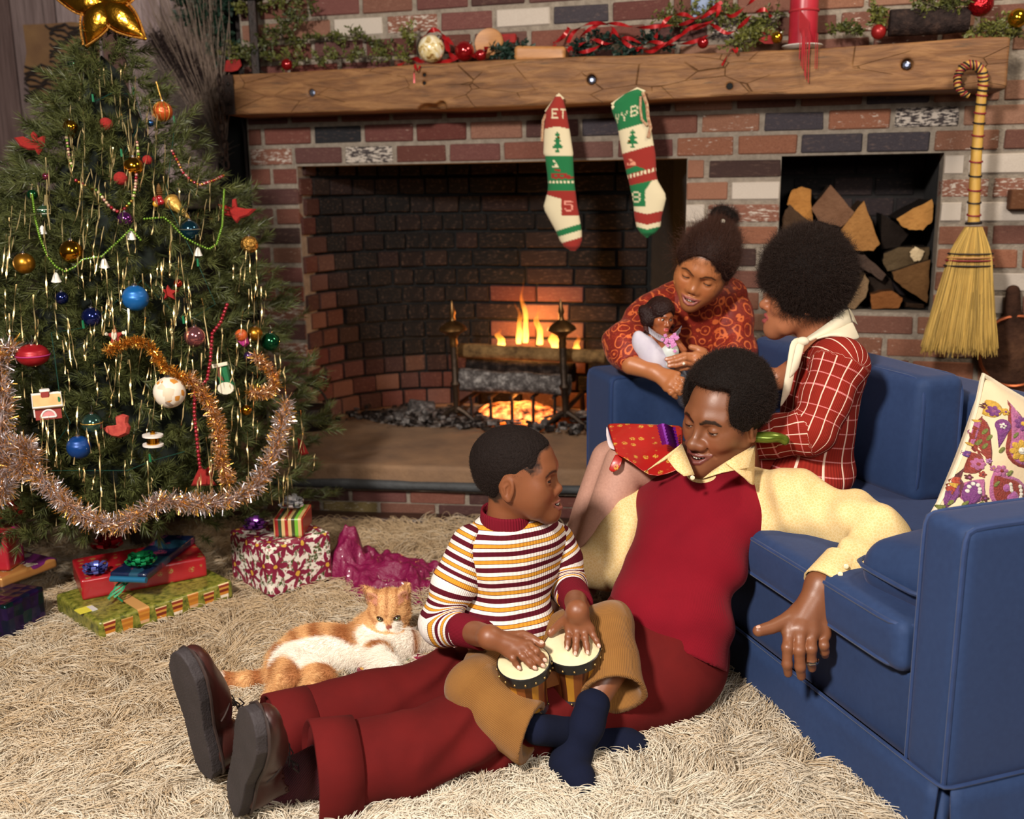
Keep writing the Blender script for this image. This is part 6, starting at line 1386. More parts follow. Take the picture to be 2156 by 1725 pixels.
def log(name, lab, a, b, r, m, seed, amp=.10, group=None, endm=None, parent=None, cat_='log', flat=None):
 a, b = np.asarray(a), np.asarray(b); w = wob(seed, 30, 7); w2 = wob(seed+1, 80); g = cap(a, b, r, r*.94); d = nrm(b-a)
 f = lambda p: np.maximum(np.maximum(g(p)+w(p)*r*amp+w2(p)*r*amp*.4, (p-b.astype(np.float32)) @ d.astype(np.float32)), -((p-a.astype(np.float32)) @ d.astype(np.float32)))
 o = sdf_obj(name, f, *bounds([a, b], r+.03), max(.005, r*.12), m, parent);
 return tag(o, lab, cat_, group) if lab else o
ASHB = bark_mat('ash_bark', (30, 26, 26), (92, 86, 84), (168, 162, 158), 40); CHAR = bark_mat('charred_wood', (12, 10, 10), (34, 28, 26), (70, 60, 54), 30); EMBER = bark_mat('ember_wood', (14, 10, 10), (40, 24, 18), (120, 100, 90), 24, 5.0)
BURN = bark_mat('burning_wood', (60, 44, 30), (120, 92, 58), (150, 118, 78), 16)
log('burning_log', 'pale ash covered log burning between the andirons', wloc(962, 800, .15), wloc(1200, 812, .15), .046, ASHB, 301, .16)
log('top_log', 'smooth split log lying across the top of the fire', wloc(968, 738, .22), wloc(1275, 752, .22), .030, BURN, 305, .10)
log('charred_log', 'charred log smouldering behind the pale one', wloc(985, 775, .27), wloc(1210, 785, .27), .045, CHAR, 309, .15)
log('log_stub', 'grey burnt log stub lying left of the andirons', wloc(862, 856, .20), wloc(912, 862, .26), .036, ASHB, 313, .2)
GR = thing('fire_grate', 'black iron grate under the burning log', 'grate', wl(wp(1080, 850, -.2)[0], .2, .2))
for k, x in enumerate((990, 1030, 1075, 1120, 1165)):
 p = wloc(x, 838, .10); MB().tube([p, p+NW*.24], .008, 6).build('grate_bar', BLACK, GR); MB().tube([p+NW*.02, np.array((p[0], p[1], .2))+NW*.02], .007, 6).build('grate_leg', BLACK, GR)
bed = U(.05, ell(wl(.0, .26, .195), (.34, .20, .05), rotz(-.26)), ell(wl(-.42, .22, .19), (.34, .18, .04), rotz(-.26)), ell(wl(.30, .2, .19), (.25, .18, .04), rotz(-.26))); wbd = wob(311, 40, 8); wbd2 = wob(312, 110, 8)
ashm = NT('ash'); v = ashm.coord(); n = ashm.noise(v, 26, 5, .75); n2 = ashm.noise(v, 70, 4, .7); ashm.P(Base_Color=ashm.ramp(n, [(.32, lin((34, 28, 27))), (.5, lin((84, 74, 70))), (.66, lin((176, 166, 160)))]), Roughness=1.0, Specular_IOR_Level=.05); ashm.bump(ashm.math('ADD', n, n2), 1.0, .02)
o = sdf_obj('ash_bed', lambda p: bed(p)+wbd(p)*.010+wbd2(p)*.006, *bounds([wl(-.8, 0, .2), wl(.6, .5, .2)], .1), .009, ashm.m); tag(o, 'grey bed of ash and cinders on the floor of the fireplace', 'ash', kind='stuff')
embed = U(.03, ell(wl(wp(1090, 870, -.22)[0], .22, .235), (.17, .10, .045), rotz(-.26)))
em = NT('embers'); v = em.coord(); n = em.noise(v, 24, 5, .7); k = em.ramp(n, [(.36, (0, 0, 0)), (.58, (1, 1, 1))]); em.P(Base_Color=em.mix(k, lin((30, 22, 20)), lin((150, 130, 120))), Roughness=1.0, Emission_Color=em.ramp(n, [(.3, (.25, .02, .0)), (.5, (1.0, .16, .01)), (.72, (1.0, .45, .10))]), Emission_Strength=em.math('MULTIPLY', k, 3.2)); em.bump(n, 1.0, .02)
o = sdf_obj('ember_bed', lambda p: embed(p)+wbd(p)*.014+wbd2(p)*.009, *bounds([wl(-.2, .1, .2), wl(.25, .35, .3)], .12), .007, em.m); tag(o, 'orange glowing embers under the burning log', 'embers', kind='stuff')
rr = np.random.default_rng(17); b1, b2 = MB(), MB()
for k in range(230):
 u = rr.uniform(-.75, .42); v = rr.uniform(-.015, .2) if k % 3 else rr.uniform(0, .35); s = rr.uniform(.006, .02)
 (b1 if k % 2 else b2).box(wl(u, v, .212+rr.uniform(0, .03)), (s, s*rr.uniform(.3, .9), s*rr.uniform(.25, .7)), rotz(rr.uniform(0, 3)) @ rotx(rr.uniform(-.6, .6)), s*.12)
tag(b1.build('cinders', CHAR, None, False), 'black cinders and charcoal bits strewn over the ash', 'cinders', kind='stuff'); tag(b2.build('ash_flakes', ASHB, None, False), 'pale ash flakes strewn over the hearth floor', 'ash', kind='stuff')
fl_m = NT('flame'); a = fl_m.n('Attribute', attribute_name='h').outputs['Fac']; nn = fl_m.noise(fl_m.mapping(fl_m.coord(), (3, 3, .8)), 14, 3)
h_ = fl_m.math('ADD', a, fl_m.math('MULTIPLY', fl_m.math('SUBTRACT', nn, .5), .5)); emn = fl_m.n('Emission'); fl_m.set(emn.inputs[0], fl_m.ramp(h_, [(0, (1.0, .50, .10)), (.35, (1.0, .36, .04)), (.8, (.9, .16, .01))])); fl_m.set(emn.inputs[1], fl_m.math('MULTIPLY_ADD', h_, -6.0, 7.0))
tr = fl_m.n('BsdfTransparent'); mx = fl_m.n('MixShader'); al = fl_m.ramp(h_, [(0, (.5, .5, .5)), (.35, (.30, .30, .30)), (.75, (.07, .07, .07)), (1, (0, 0, 0))]); fl_m.set(mx.inputs[0], al); fl_m.t.links.new(tr.outputs[0], mx.inputs[1]); fl_m.t.links.new(emn.outputs[0], mx.inputs[2]); fl_m.t.links.new(mx.outputs[0], fl_m.out.inputs[0])
def flame(px, py0, py1, w, v, seed, lab):
 b0 = wloc(px, py0, v); Hh = wloc(px, py1, v)[2]-b0[2]; r = random.Random(seed); ph = r.uniform(0, 6); V = []; F = []; hh = []; seg = 14; rows = 22
 for j in range(rows+1):
  t = j/rows; wd = w*(math.sin(PI*min(1, .22+t*.78))**.8)*(1-t*.55)*(1+.15*math.sin(t*13+ph)); c = b0+np.array((0, 0, Hh*t))+UW*(.016*math.sin(t*5+ph)*t+.007*math.sin(t*14+ph*2)*t)
  for k in range(seg): an = 2*PI*k/seg; V.append(c+UW*math.cos(an)*wd*(1+.12*math.sin(an*3+t*9))+NW*math.sin(an)*wd*.5); hh.append(t)
 for j in range(rows):
  for k in range(seg): F.append((j*seg+k, j*seg+(k+1) % seg, (j+1)*seg+(k+1) % seg, (j+1)*seg+k))
 return tag(put('flame', mesh(V, F, True, None, dict(h=hh)), None, None, fl_m.m), lab, 'flame')
flame(1106, 722, 585, .013, .24, 1, 'tall thin yellow flame rising from the middle of the fire'); flame(1092, 724, 628, .014, .26, 2, 'broad yellow flame just left of the tall flame'); flame(1136, 726, 640, .016, .27, 3, 'soft yellow flame just right of the tall flame'); flame(1055, 728, 690, .02, .27, 4, 'small low flame at the left end of the top log'); flame(1168, 735, 668, .022, .28, 5, 'orange flame near the right andiron'); flame(1212, 750, 700, .018, .3, 6, 'little orange flame right of the right andiron')
pl = bpy.data.lights.new('fire_glow', 'POINT'); pl.energy = 9.5; pl.color = (1.0, .42, .10); pl.shadow_soft_size = .07; po = bpy.data.objects.new('fire_glow', pl); COL.objects.link(po); po.location = tuple(wl(wp(1105, 680, -.3)[0], .36, .56))
pl2 = bpy.data.lights.new('ember_glow', 'POINT'); pl2.energy = 1.6; pl2.color = (1.0, .30, .05); pl2.shadow_soft_size = .05; po2 = bpy.data.objects.new('ember_glow', pl2); COL.objects.link(po2); po2.location = tuple(wl(wp(1090, 850, -.2)[0], .18, .31))
# black iron kettle-stand / hoops at the left of the hearth
hp = thing('iron_kettle', 'dark iron kettle with a thin arched handle at the left side of the hearth', 'kettle', wl(wp(650, 880, .06)[0], -.05, .2))
u0 = wp(650, 870, .08)[0]
MB().lathe([(0, .0), (.07, .0), (.088, .03), (.09, .06), (.075, .09), (.07, .092), (.066, .088), (0, .08)], wl(u0, -.07, .2), (0, 0, 1), 22).build('pot', BLACK, hp)
MB().tube([wl(u0-.085*math.cos(t), -.07, .28+.10*math.sin(t)) for t in np.linspace(0, PI, 16)], .005, 6).build('handle', BLACK, hp)
MB().tube([wl(wp(683, 825, .08)[0], -.08, wp(683, 825, .08)[1]), wl(wp(697, 795, .08)[0], -.08, wp(697, 795, .08)[1])], .004, 6).build('hook_tip', BRZ, hp)
# split firewood in the niche
def wood_mat(name, bark=False):
 t = NT(name); v = t.coord(); oi = t.n('ObjectInfo'); n = t.noise(t.mapping(v, (1, 1, 1)), 24, 5, .65); n2 = t.noise(v, 110, 3); c = t.mix(n, oi.outputs['Color'], t.mix(1.0, oi.outputs['Color'], (.42, .34, .28), 'MULTIPLY')); t.P(Base_Color=c, Roughness=.9, Specular_IOR_Level=.12); t.bump(t.math('ADD', n, n2), .6, .008); return t.m
CUT = wood_mat('cut_wood'); BARKM = wood_mat('bark')
def billet(poly, v0, v1, ccut, cbark, lab):
 """split log: px outline of its sawn end at depth v0, running back to v1"""
 P = [(min(max(u, NI[0]+.012), NI[1]-.012), max(z, NI[2]+.004)) for u, z in (wp(x, y, -v0) for x, y in poly)]; n = len(P); cx = np.mean([p[0] for p in P]); cz = np.mean([p[1] for p in P]); V = []; F = []
 Q = []
 for i in range(n):
  a, b = P[i], P[(i+1) % n]
  for k in range(4): Q.append((a[0]+(b[0]-a[0])*k/4+random.uniform(-.002, .002), a[1]+(b[1]-a[1])*k/4+random.uniform(-.002, .002)))
 n = len(Q); rows = 5
 for j in range(rows):
  for (u, z) in Q: k = 1-random.uniform(0, .05) if j else 1; V.append((cx+(u-cx)*k, v0+(v1-v0)*j/(rows-1)+(random.uniform(-.003, .003) if j else random.uniform(0, .004)), cz+(z-cz)*k))
 for j in range(rows-1):
  for i in range(n): F.append((j*n+i, (j+1)*n+i, (j+1)*n+(i+1) % n, j*n+(i+1) % n))
 o = put('split_log', mesh(V, F, True), None, (0, 0, 0), BARKM); o.matrix_world = MW; o.color = (*lin(cbark), 1); o.data.set_sharp_from_angle(angle=.6)
 Ve = [(u, v0+random.uniform(0, .003), z) for u, z in Q]+[(cx+(u-cx)*.5, v0+random.uniform(-.003, .002), cz+(z-cz)*.5) for u, z in Q]+[(cx, v0, cz)]
 Fe = [(i, (i+1) % n, n+(i+1) % n, n+i) for i in range(n)]+[(n+i, n+(i+1) % n, 2*n) for i in range(n)]
 e = put('cut_end', mesh(Ve, Fe, True), o, (0, 0, 0), CUT); e.color = (*lin(ccut), 1); tag(o, lab, 'log', 'split logs in the niche')
N3 = lambda pts: [(1600+x*.26667, 300+y*.26667) for x, y in pts]
OC, DK, GY = (176, 122, 66), (58, 46, 38), (110, 92, 74)
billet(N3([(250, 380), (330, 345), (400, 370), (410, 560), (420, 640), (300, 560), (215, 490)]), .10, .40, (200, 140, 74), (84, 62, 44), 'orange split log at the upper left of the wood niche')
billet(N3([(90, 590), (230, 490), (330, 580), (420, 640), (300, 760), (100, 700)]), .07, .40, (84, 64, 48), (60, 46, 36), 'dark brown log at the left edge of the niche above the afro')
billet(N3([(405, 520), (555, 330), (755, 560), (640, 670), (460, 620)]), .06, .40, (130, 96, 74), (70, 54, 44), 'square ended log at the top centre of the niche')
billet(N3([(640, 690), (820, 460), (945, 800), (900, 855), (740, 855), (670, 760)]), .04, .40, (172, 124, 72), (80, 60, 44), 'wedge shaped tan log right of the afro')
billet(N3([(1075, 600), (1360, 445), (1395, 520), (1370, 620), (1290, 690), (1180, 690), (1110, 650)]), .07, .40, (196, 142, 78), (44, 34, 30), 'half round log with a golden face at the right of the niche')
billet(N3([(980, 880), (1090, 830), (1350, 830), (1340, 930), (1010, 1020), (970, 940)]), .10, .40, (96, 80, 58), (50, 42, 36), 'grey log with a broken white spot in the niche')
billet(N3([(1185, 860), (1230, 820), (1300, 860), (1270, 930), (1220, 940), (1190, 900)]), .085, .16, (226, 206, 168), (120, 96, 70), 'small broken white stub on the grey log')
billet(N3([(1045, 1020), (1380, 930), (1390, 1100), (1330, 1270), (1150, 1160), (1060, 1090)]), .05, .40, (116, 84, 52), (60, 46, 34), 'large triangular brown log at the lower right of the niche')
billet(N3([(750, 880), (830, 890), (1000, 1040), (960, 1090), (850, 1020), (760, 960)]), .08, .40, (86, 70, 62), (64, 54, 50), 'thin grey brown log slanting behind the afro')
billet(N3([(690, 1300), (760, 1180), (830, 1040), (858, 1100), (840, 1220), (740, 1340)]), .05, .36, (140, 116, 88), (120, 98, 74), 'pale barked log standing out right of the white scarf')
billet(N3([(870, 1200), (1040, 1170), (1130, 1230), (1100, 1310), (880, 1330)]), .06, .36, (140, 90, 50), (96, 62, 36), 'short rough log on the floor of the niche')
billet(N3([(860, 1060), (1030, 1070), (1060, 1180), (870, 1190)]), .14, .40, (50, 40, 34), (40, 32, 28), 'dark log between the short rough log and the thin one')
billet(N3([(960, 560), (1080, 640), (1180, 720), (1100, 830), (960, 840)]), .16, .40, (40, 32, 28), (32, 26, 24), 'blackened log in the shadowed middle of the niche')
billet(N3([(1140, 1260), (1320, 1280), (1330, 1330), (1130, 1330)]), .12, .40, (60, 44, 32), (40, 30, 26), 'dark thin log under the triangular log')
# christmas tree
TB, TT = W(300, 1165, 3.05), W(228, 78, 3.05); TB = np.array((TB[0], TB[1], 0.0))
_ry = [60, 100, 200, 300, 400, 500, 600, 700, 850, 950, 1050, 1110, 1180]; _rr = [.012, .055, .14, .235, .33, .44, .48, .51, .60, .62, .60, .55, .42]
_rz = [W(280, y, 3.05)[2] for y in _ry][::-1]; _rr2 = _rr[::-1]
def tr_r(z): return np.interp(z, _rz, _rr2)
def tr_c(z): t = (z-TB[2])/(TT[2]-TB[2]); return TB+(TT-TB)*t
def tree_hit(px, py, frac=1.0):
 frac *= 1.10
 d = ray(px, py); d = d/d[1]
 for Y in np.arange(2.0, 3.3, .004):
  p = CAM+d*Y; c = tr_c(p[2])
  if math.hypot(p[0]-c[0], p[1]-c[1]) < tr_r(p[2])*frac: return p
 return CAM+d*3.0
tree = thing('christmas_tree', 'decorated bushy green pine christmas tree standing left of the fireplace', 'tree', TB)
def needle_mat(name, c1, c2):
 t = NT(name); oi = t.n('ObjectInfo'); n = t.noise(t.coord(), 18, 2); k = t.n('Clamp', {'Value': t.math('ADD', n, t.math('MULTIPLY', t.math('SUBTRACT', oi.outputs['Random'], .5), .6))}).outputs[0]
 t.P(Base_Color=t.mix(k, lin(c1), lin(c2)), Roughness=.45, Specular_IOR_Level=.4); return t.m
NEED = needle_mat('pine_needles', (38, 50, 30), (108, 110, 58)); TWIG = mat('twig_bark', (74, 54, 36), .9, col2=(46, 34, 26), scale=60)
def needles(mb_v, mb_f, p0, p1, n, L, r, wid=.0021, ang=(.45, .85)):
 p0, p1 = np.asarray(p0), np.asarray(p1); d = nrm(p1-p0); s, u = frame_of(d)
 t = r.random(n)**.8; an = r.random(n)*6.283; el = r.uniform(*ang, n); el = np.where(t > .93, el*.45, el); Ls = L*r.uniform(.7, 1.15, n)
 dirs = d*np.cos(el)[:, None]+(s*np.cos(an)[:, None]+u*np.sin(an)[:, None])*np.sin(el)[:, None]; base = p0+(p1-p0)*t[:, None]
 side = np.cross(dirs, r.normal(size=(n, 3))); side /= np.linalg.norm(side, axis=1)[:, None]
 i0 = sum(len(v) for v in mb_v); mb_v.append(np.stack([base-side*wid*.5, base+side*wid*.5, base+dirs*(Ls*.55)[:, None]+side*wid*.45, base+dirs*Ls[:, None]], 1).reshape(-1, 3))
 k = i0+np.arange(n)*4; mb_f += [np.stack([k, k+1, k+2], 1), np.stack([k, k+2, k+3], 1)]
def branch_mesh(seed, L=.26):
 r = np.random.default_rng(seed); V = []; F = []; st = MB(); pts = [np.array((L*t, .02*math.sin(t*3+seed), .035*t*t)) for t in np.linspace(0, 1, 6)]
 st.tube(pts, [.005, .0045, .004, .0032, .0025, .0016], 5); needles(V, F, pts[2], pts[3], 40, .032, r); needles(V, F, pts[3], pts[5], 110, .034, r)
 for k in range(9):
  t = .22+.085*k; p = pts[0]+np.array((L*t, .02*math.sin(t*3+seed), .035*t*t)); sg = 1 if k % 2 else -1; l = .115*(1.12-t)*r.uniform(.8, 1.2); an = r.uniform(.6, .95)
  e = p+np.array((math.cos(an), sg*math.sin(an)*r.uniform(.6, 1), r.uniform(-.15, .75)))*l; st.tube([p, e], [.0028, .0014], 4); needles(V, F, p+(e-p)*.25, e, 62, .033, r)
 V = np.concatenate(V); F = np.concatenate(F); n0 = len(V); sv = np.array(st.v); sf = [f for q in st.f for f in ([q] if len(q) == 3 else [(q[0], q[i], q[i+1]) for i in range(1, len(q)-1)])]
 me = mesh(np.concatenate([V, sv]), np.concatenate([F, np.array(sf)+n0]).astype(np.int64), True); me.materials.append(NEED); me.materials.append(TWIG)
 me.polygons.foreach_set('material_index', np.r_[np.zeros(len(F), np.int32), np.ones(len(sf), np.int32)]); return me
BR = [branch_mesh(s) for s in range(6)]
MB().tube([TB+(TT-TB)*t for t in np.linspace(.0, .97, 12)], list(np.linspace(.032, .004, 12)), 10).build('trunk', TWIG, tree)
r_ = np.random.default_rng(21); n_b = 300; zs = []
zmax, zmin = TT[2], .13
lev = np.linspace(0, 1, 2000); zz = zmin+(zmax-zmin)*lev; wgt = tr_r(zz)+.05; cdf = np.cumsum(wgt)/wgt.sum()
for k in range(n_b):
 z = float(np.interp((k+r_.random())/n_b, cdf, zz)); az = -PI/2+r_.normal()*.95 if k % 7 else r_.uniform(0, 6.283)
 R = float(tr_r(z)); c = tr_c(z); hfrac = (z-zmin)/(zmax-zmin); L = .26*r_.uniform(.75, 1.1)*min(1, .28+R*1.6); droop = -.25+.75*hfrac**1.3+r_.normal()*.12
 d = nrm((math.cos(az), math.sin(az), droop)); st = c+np.array((math.cos(az), math.sin(az), 0))*max(0.0, R-L*.90*math.cos(math.atan(droop)))-np.array((0, 0, d[2]*L*.6))
 o = bpy.data.objects.new('branch', BR[k % 6]); COL.objects.link(o); o.parent = tree; o.matrix_parent_inverse = wmat(tree).inverted()
 if (st+d*L)[2] < .27 and (st+d*L)[1] < 2.85: o.location.z = 0; st = st+np.array((0, 0, .27-(st+d*L)[2]))
 s_, u_ = frame_of(d); roll = r_.uniform(-.5, .5); y = s_*math.cos(roll)+u_*math.sin(roll); zv = np.cross(d, y); sc = L/.26
 o.matrix_local = Matrix([[d[i]*sc, y[i]*sc, zv[i]*sc, st[i]] for i in range(3)]+[[0, 0, 0, 1]])
V = []; F = []
for k in range(2500):
 z = float(np.interp(r_.random(), cdf, zz)); az = -PI/2+r_.normal()*1.15; R = float(tr_r(z))*r_.uniform(.52, .96); c = tr_c(z); p = c+np.array((math.cos(az), math.sin(az), 0))*R; d = nrm((math.cos(az)+r_.normal()*.4, math.sin(az)+r_.normal()*.4, r_.normal()*.45+.25)); l = r_.uniform(.04, .085)
 if p[1] < 2.85 and p[2] < .27: p[2] = .27+r_.random()*.1
 needles(V, F, p, p+d*l, 62, .034, r_, .0021)
o = put('inner_foliage', mesh(np.concatenate(V), np.concatenate(F).astype(np.int64), True), tree, None, NEED); o['kind'] = 'stuff'
core = MB().lathe([(tr_r(z)*.50, z) for z in np.linspace(.26, zmax-.1, 24)]+[(0, zmax-.05)], (TB[0]*.5+TT[0]*.5, TB[1], 0), (0, 0, 1), 18); core.build('inner_shade', mat('inner_shade_green', (20, 30, 20), .95, col2=(10, 14, 10), scale=60), tree)  # dark solid core added as the shade between the branches
# things on the tree
GOLD = mat('gold_glass', (196, 140, 40), .14, 1.0); SILV = mat('silver_cap', (200, 200, 204), .2, 1.0); WIRE = mat('hook_wire', (150, 150, 150), .3, 1.0)
def glossy(name, c, rough=.12, metal=.85): return mat('glass_'+name, c, rough, metal, coat=.5)
FELT = mat('red_felt', (156, 30, 22), .95, col2=(130, 22, 18), scale=200, bump=.3)
def hang(o, p, r, tilt=0):
 MB().lathe([(0, r*.92), (r*.22, r*.92), (r*.22, r*1.14), (0, r*1.16)], p, (0, 0, 1), 10).build('cap', SILV, o)
 MB().tube([p+np.array((0, 0, r*1.14)), p+np.array((r*.12, 0, r*1.4)), p+np.array((0, .004, r*1.75)), p+np.array((-.003, .012, r*1.7))], .0007, 5).build('hook', WIRE, o)
def orn_ball(px, py, dpx, m, lab, sy=1.0, bands=None, tex=None):
 p = tree_hit(px, py, .97); r = dpx/2*np.dot(p-CAM, CF)/FPX; p = p-nrm(p-CAM)*r*.6; o = thing('tree_bauble', lab, 'ornament', p)
 MB().ball(p, (r, r, r*sy), 24, 14).build('glass_ball', m, o); hang(o, p, r*sy)
 for (el, c) in (bands or []): MB().tube([p+np.array((math.cos(t)*math.cos(el), math.sin(t)*math.cos(el), math.sin(el)*sy))*r*1.01 for t in np.linspace(0, 2*PI, 28, endpoint=False)], r*.05, 5, closed=True).build('band', c, o)
 return o, p, r
def satin(name, c1, c2):
 t = NT(name); w = t.n('TexWave', {'Scale': 160.0, 'Distortion': .6}, bands_direction='Z'); t.set(w.inputs['Vector'], t.coord()); t.P(Base_Color=t.mix(w.outputs[1], lin(c1), lin(c2)), Roughness=.28, Metallic=.35, Anisotropic=.8); t.bump(w.outputs[1], .2, .001); return t.m
SILB = mat('silver_thread', (190, 190, 180), .3, .9); GBRAID = mat('gold_braid', (196, 150, 70), .4, .7, bump=.4)
orn_ball(158, 137, 32, glossy('dark_green', (20, 74, 44)), 'dark green ball with silver bands near the top of the tree', bands=[(.3, SILB), (-.2, SILB), (-.5, SILB)])
o, p, r = orn_ball(343, 235, 40, satin('orange_satin', (176, 66, 26), (206, 96, 40)), 'orange satin ball with gold braid at the upper right of the tree')
for k in range(5): an = -PI/2+(k-2)*.5; MB().tube([p+np.array((math.cos(an)*math.sin(t), math.sin(an)*math.sin(t), math.cos(t)))*r*1.02 for t in np.linspace(.1, 3.0, 12)], r*.05, 5).build('braid', GBRAID, o)
MB().tube([p+np.array((0, 0, r)), p+np.array((-.012, .0, r*3))], .002, 5).build('hanger', GBRAID, o)
def pompom(px, py, dpx, lab):
 p = tree_hit(px, py, .97); r = dpx/2*np.dot(p-CAM, CF)/FPX; p = p-nrm(p-CAM)*r*.7; w = wob(px, 900); tag(sdf_obj('pompom', lambda q: ball(p, r)(q)+w(q)*.0006, p-r*1.3, p+r*1.3, r/9, FELT), lab, 'pompom')
pompom(223, 262, 28, 'red felt pompom below the dark green banded ball'); pompom(310, 337, 20, 'small red felt pompom right of the upper gold ball'); pompom(254, 376, 28, 'red felt pompom just below the upper gold ball')
o, p, r = orn_ball(148, 268, 30, GOLD, 'gold teardrop bauble at the upper left of the tree'); MB().lathe([(0, -r*2.0), (r*.35, -r*1.3), (r*.8, -r*.6)], p, (0, 0, 1), 16).build('tip', GOLD, o)
orn_ball(317, 259, 14, glossy('blue_small', (30, 80, 140)), 'tiny blue ball left of the orange satin ball'); orn_ball(281, 351, 40, GOLD, 'shiny gold ball in the upper middle of the tree'); orn_ball(263, 462, 32, glossy('purple', (110, 40, 120)), 'purple ball below the gold cone and beads')
orn_ball(400, 485, 42, glossy('teal', (24, 74, 96)), 'teal ball with silver glints right of centre', bands=[(.1, SILB)]); orn_ball(150, 530, 48, GOLD, 'large gold ball above the green bead loop'); orn_ball(51, 555, 44, mat('satin_gold', (186, 128, 40), .32, .9), 'matt gold ball at the far left of the tree')
orn_ball(68, 410, 22, glossy('emerald', (14, 90, 50)), 'small emerald ball at the left edge of the tree'); orn_ball(92, 446, 27, glossy('mint', (90, 140, 104)), 'pale green ball with white bands at the left edge', bands=[(.35, mat('white_band', (230, 226, 214), .5)), (-.3, mat('white_band', (230, 226, 214), .5))])
o, p, r = orn_ball(525, 515, 36, mat('gold_mesh', (190, 140, 66), .35, .9, bump=1.0, bscale=120), 'gold mesh ball at the right edge of the tree'); orn_ball(328, 430, 13, mat('yellow_bead', (206, 150, 40), .3), 'small yellow ball beside the red berries')
orn_ball(130, 628, 28, glossy('navy', (18, 34, 96)), 'small navy ball left of the blue satin ball'); orn_ball(285, 628, 54, satin('blue_satin', (14, 76, 146), (30, 112, 180)), 'large bright blue satin ball in the middle of the tree'); orn_ball(193, 668, 41, glossy('deep_blue', (26, 40, 110)), 'deep blue ball below left of the blue satin ball')
orn_ball(375, 597, 18, glossy('orange_red', (186, 50, 26)), 'small orange red ball above the red star'); orn_ball(69, 748, 66, satin('red_satin', (134, 16, 24), (176, 30, 40)), 'wide red satin ball with a pink band at the left', .72, [(0, mat('pink_band', (206, 70, 140), .3, .4))])
orn_ball(410, 709, 44, glossy('rose', (180, 110, 116)), 'rose pink ball beside the red bead string'); orn_ball(537, 703, 31, mat('satin_gold', (186, 128, 40), .32, .9), 'matt gold ball beside the green ball on the right'); orn_ball(570, 720, 39, glossy('bottle_green', (10, 92, 54)), 'bottle green ball at the right edge of the tree')
orn_ball(523, 750, 19, glossy('violet', (96, 70, 130)), 'small violet ball below the pink bird'); orn_ball(518, 864, 23, GOLD, 'small gold ball at the lower right of the tree'); orn_ball(194, 892, 43, glossy('teal_gold', (70, 110, 100)), 'teal and gold ball right of the little house', bands=[(0.1, GBRAID)]); orn_ball(166, 942, 49, satin('royal_satin', (10, 44, 104), (18, 74, 146)), 'royal blue satin ball at the lower left of the tree')
t = NT('collage'); vo = t.n('TexVoronoi', {'Scale': 70.0}); t.set(vo.inputs['Vector'], t.coord()); t.P(Base_Color=t.ramp(vo.outputs['Color'], [(0, lin((226, 214, 196))), (.45, lin((206, 186, 160))), (.6, lin((196, 130, 50))), (.68, lin((220, 208, 190))), (.85, lin((150, 130, 116)))], 'CONSTANT'), Roughness=.6); orn_ball(357, 826, 66, t.m, 'large cream ball with paper collage in the middle of the tree')
orn_ball(97, 372, 16, glossy('fuchsia', (170, 40, 90)), 'small fuchsia ball at the upper left edge'); orn_ball(508, 706, 26, mat('orange_bead', (200, 90, 40), .4), 'orange ball above the pink bird ornament')
def flat_thing(name, lab, cat_, pts, m, th=.006, frac=.95, dep=0.012, extra=None):
 cx, cy = np.mean(pts, 0); p = tree_hit(cx, cy, frac); Y = p[1]-dep; n = len(pts); V = [W(x, y, Y) for x, y in pts]; c = np.mean(V, 0); nv = -CF*th
 inn = [c+(v-c)*.86+nv for v in V]; bk = [v-nv*.6 for v in V]; VV = V+inn+bk+[c+nv*1.15, c-nv*.6]; F = []
 for i in range(n): j = (i+1) % n; F += [(i, j, n+j, n+i), (n+i, n+j, 3*n), (j, i, 2*n+i, 2*n+j), (2*n+j, 2*n+i, 3*n+1)]
 o = put(name, mesh(VV, F, False), None, None, m); tag(o, lab, cat_); o['_Y'] = Y; return o, Y
def deco(o, nm, pts, Y, m, th=.004):
 n = len(pts); V = [W(x, y, Y-.0065) for x, y in pts]; c = np.mean(V, 0); VV = V+[v-CF*th for v in V]+[c-CF*th*1.1]; F = []
 for i in range(n): j = (i+1) % n; F += [(i, j, n+j, n+i), (n+i, n+j, 2*n)]
 put(nm, mesh(VV, F, False), o, None, m)
CREAM = mat('cream_felt', (226, 214, 190), .9, bump=.2, bscale=300);
flat_thing('felt_bird', 'red felt bird at the upper left edge of the tree', 'ornament', [(29, 290), (48, 287), (66, 297), (72, 300), (66, 282), (70, 276), (78, 284), (80, 298), (90, 288), (96, 286), (94, 306), (86, 320), (81, 327), (76, 316), (60, 316), (42, 308)], FELT)
flat_thing('felt_bird', 'red felt bird with spread wings at the right edge of the tree', 'ornament', [(459, 430), (474, 432), (488, 438), (489, 420), (497, 418), (500, 436), (520, 440), (540, 440), (524, 454), (506, 460), (499, 470), (492, 464), (488, 458), (472, 454)], FELT)
o, Y = flat_thing('star_ornament', 'red star with a little santa figure in the middle of the tree', 'ornament', [(240, 684), (246, 700), (264, 699), (252, 711), (258, 733), (243, 722), (232, 731), (236, 712), (222, 703), (237, 700)], mat('painted_red', (156, 40, 32), .5))
deco(o, 'beard', circ(241, 706, 5.5, 10), Y, CREAM); deco(o, 'face', circ(241, 697, 4, 4), Y-.002, mat('peach_paint', (214, 160, 120), .5));
for q in ((225, 704), (261, 701), (234, 727), (256, 728)): deco(o, 'white_tip', circ(*q, 3.6), Y-.001, CREAM)
flat_thing('star_ornament', 'plain red star to the right of the blue satin ball', 'ornament', [(353, 600), (360, 610), (377, 612), (365, 620), (369, 632), (355, 625), (345, 632), (349, 619), (341, 610), (350, 609)], FELT)
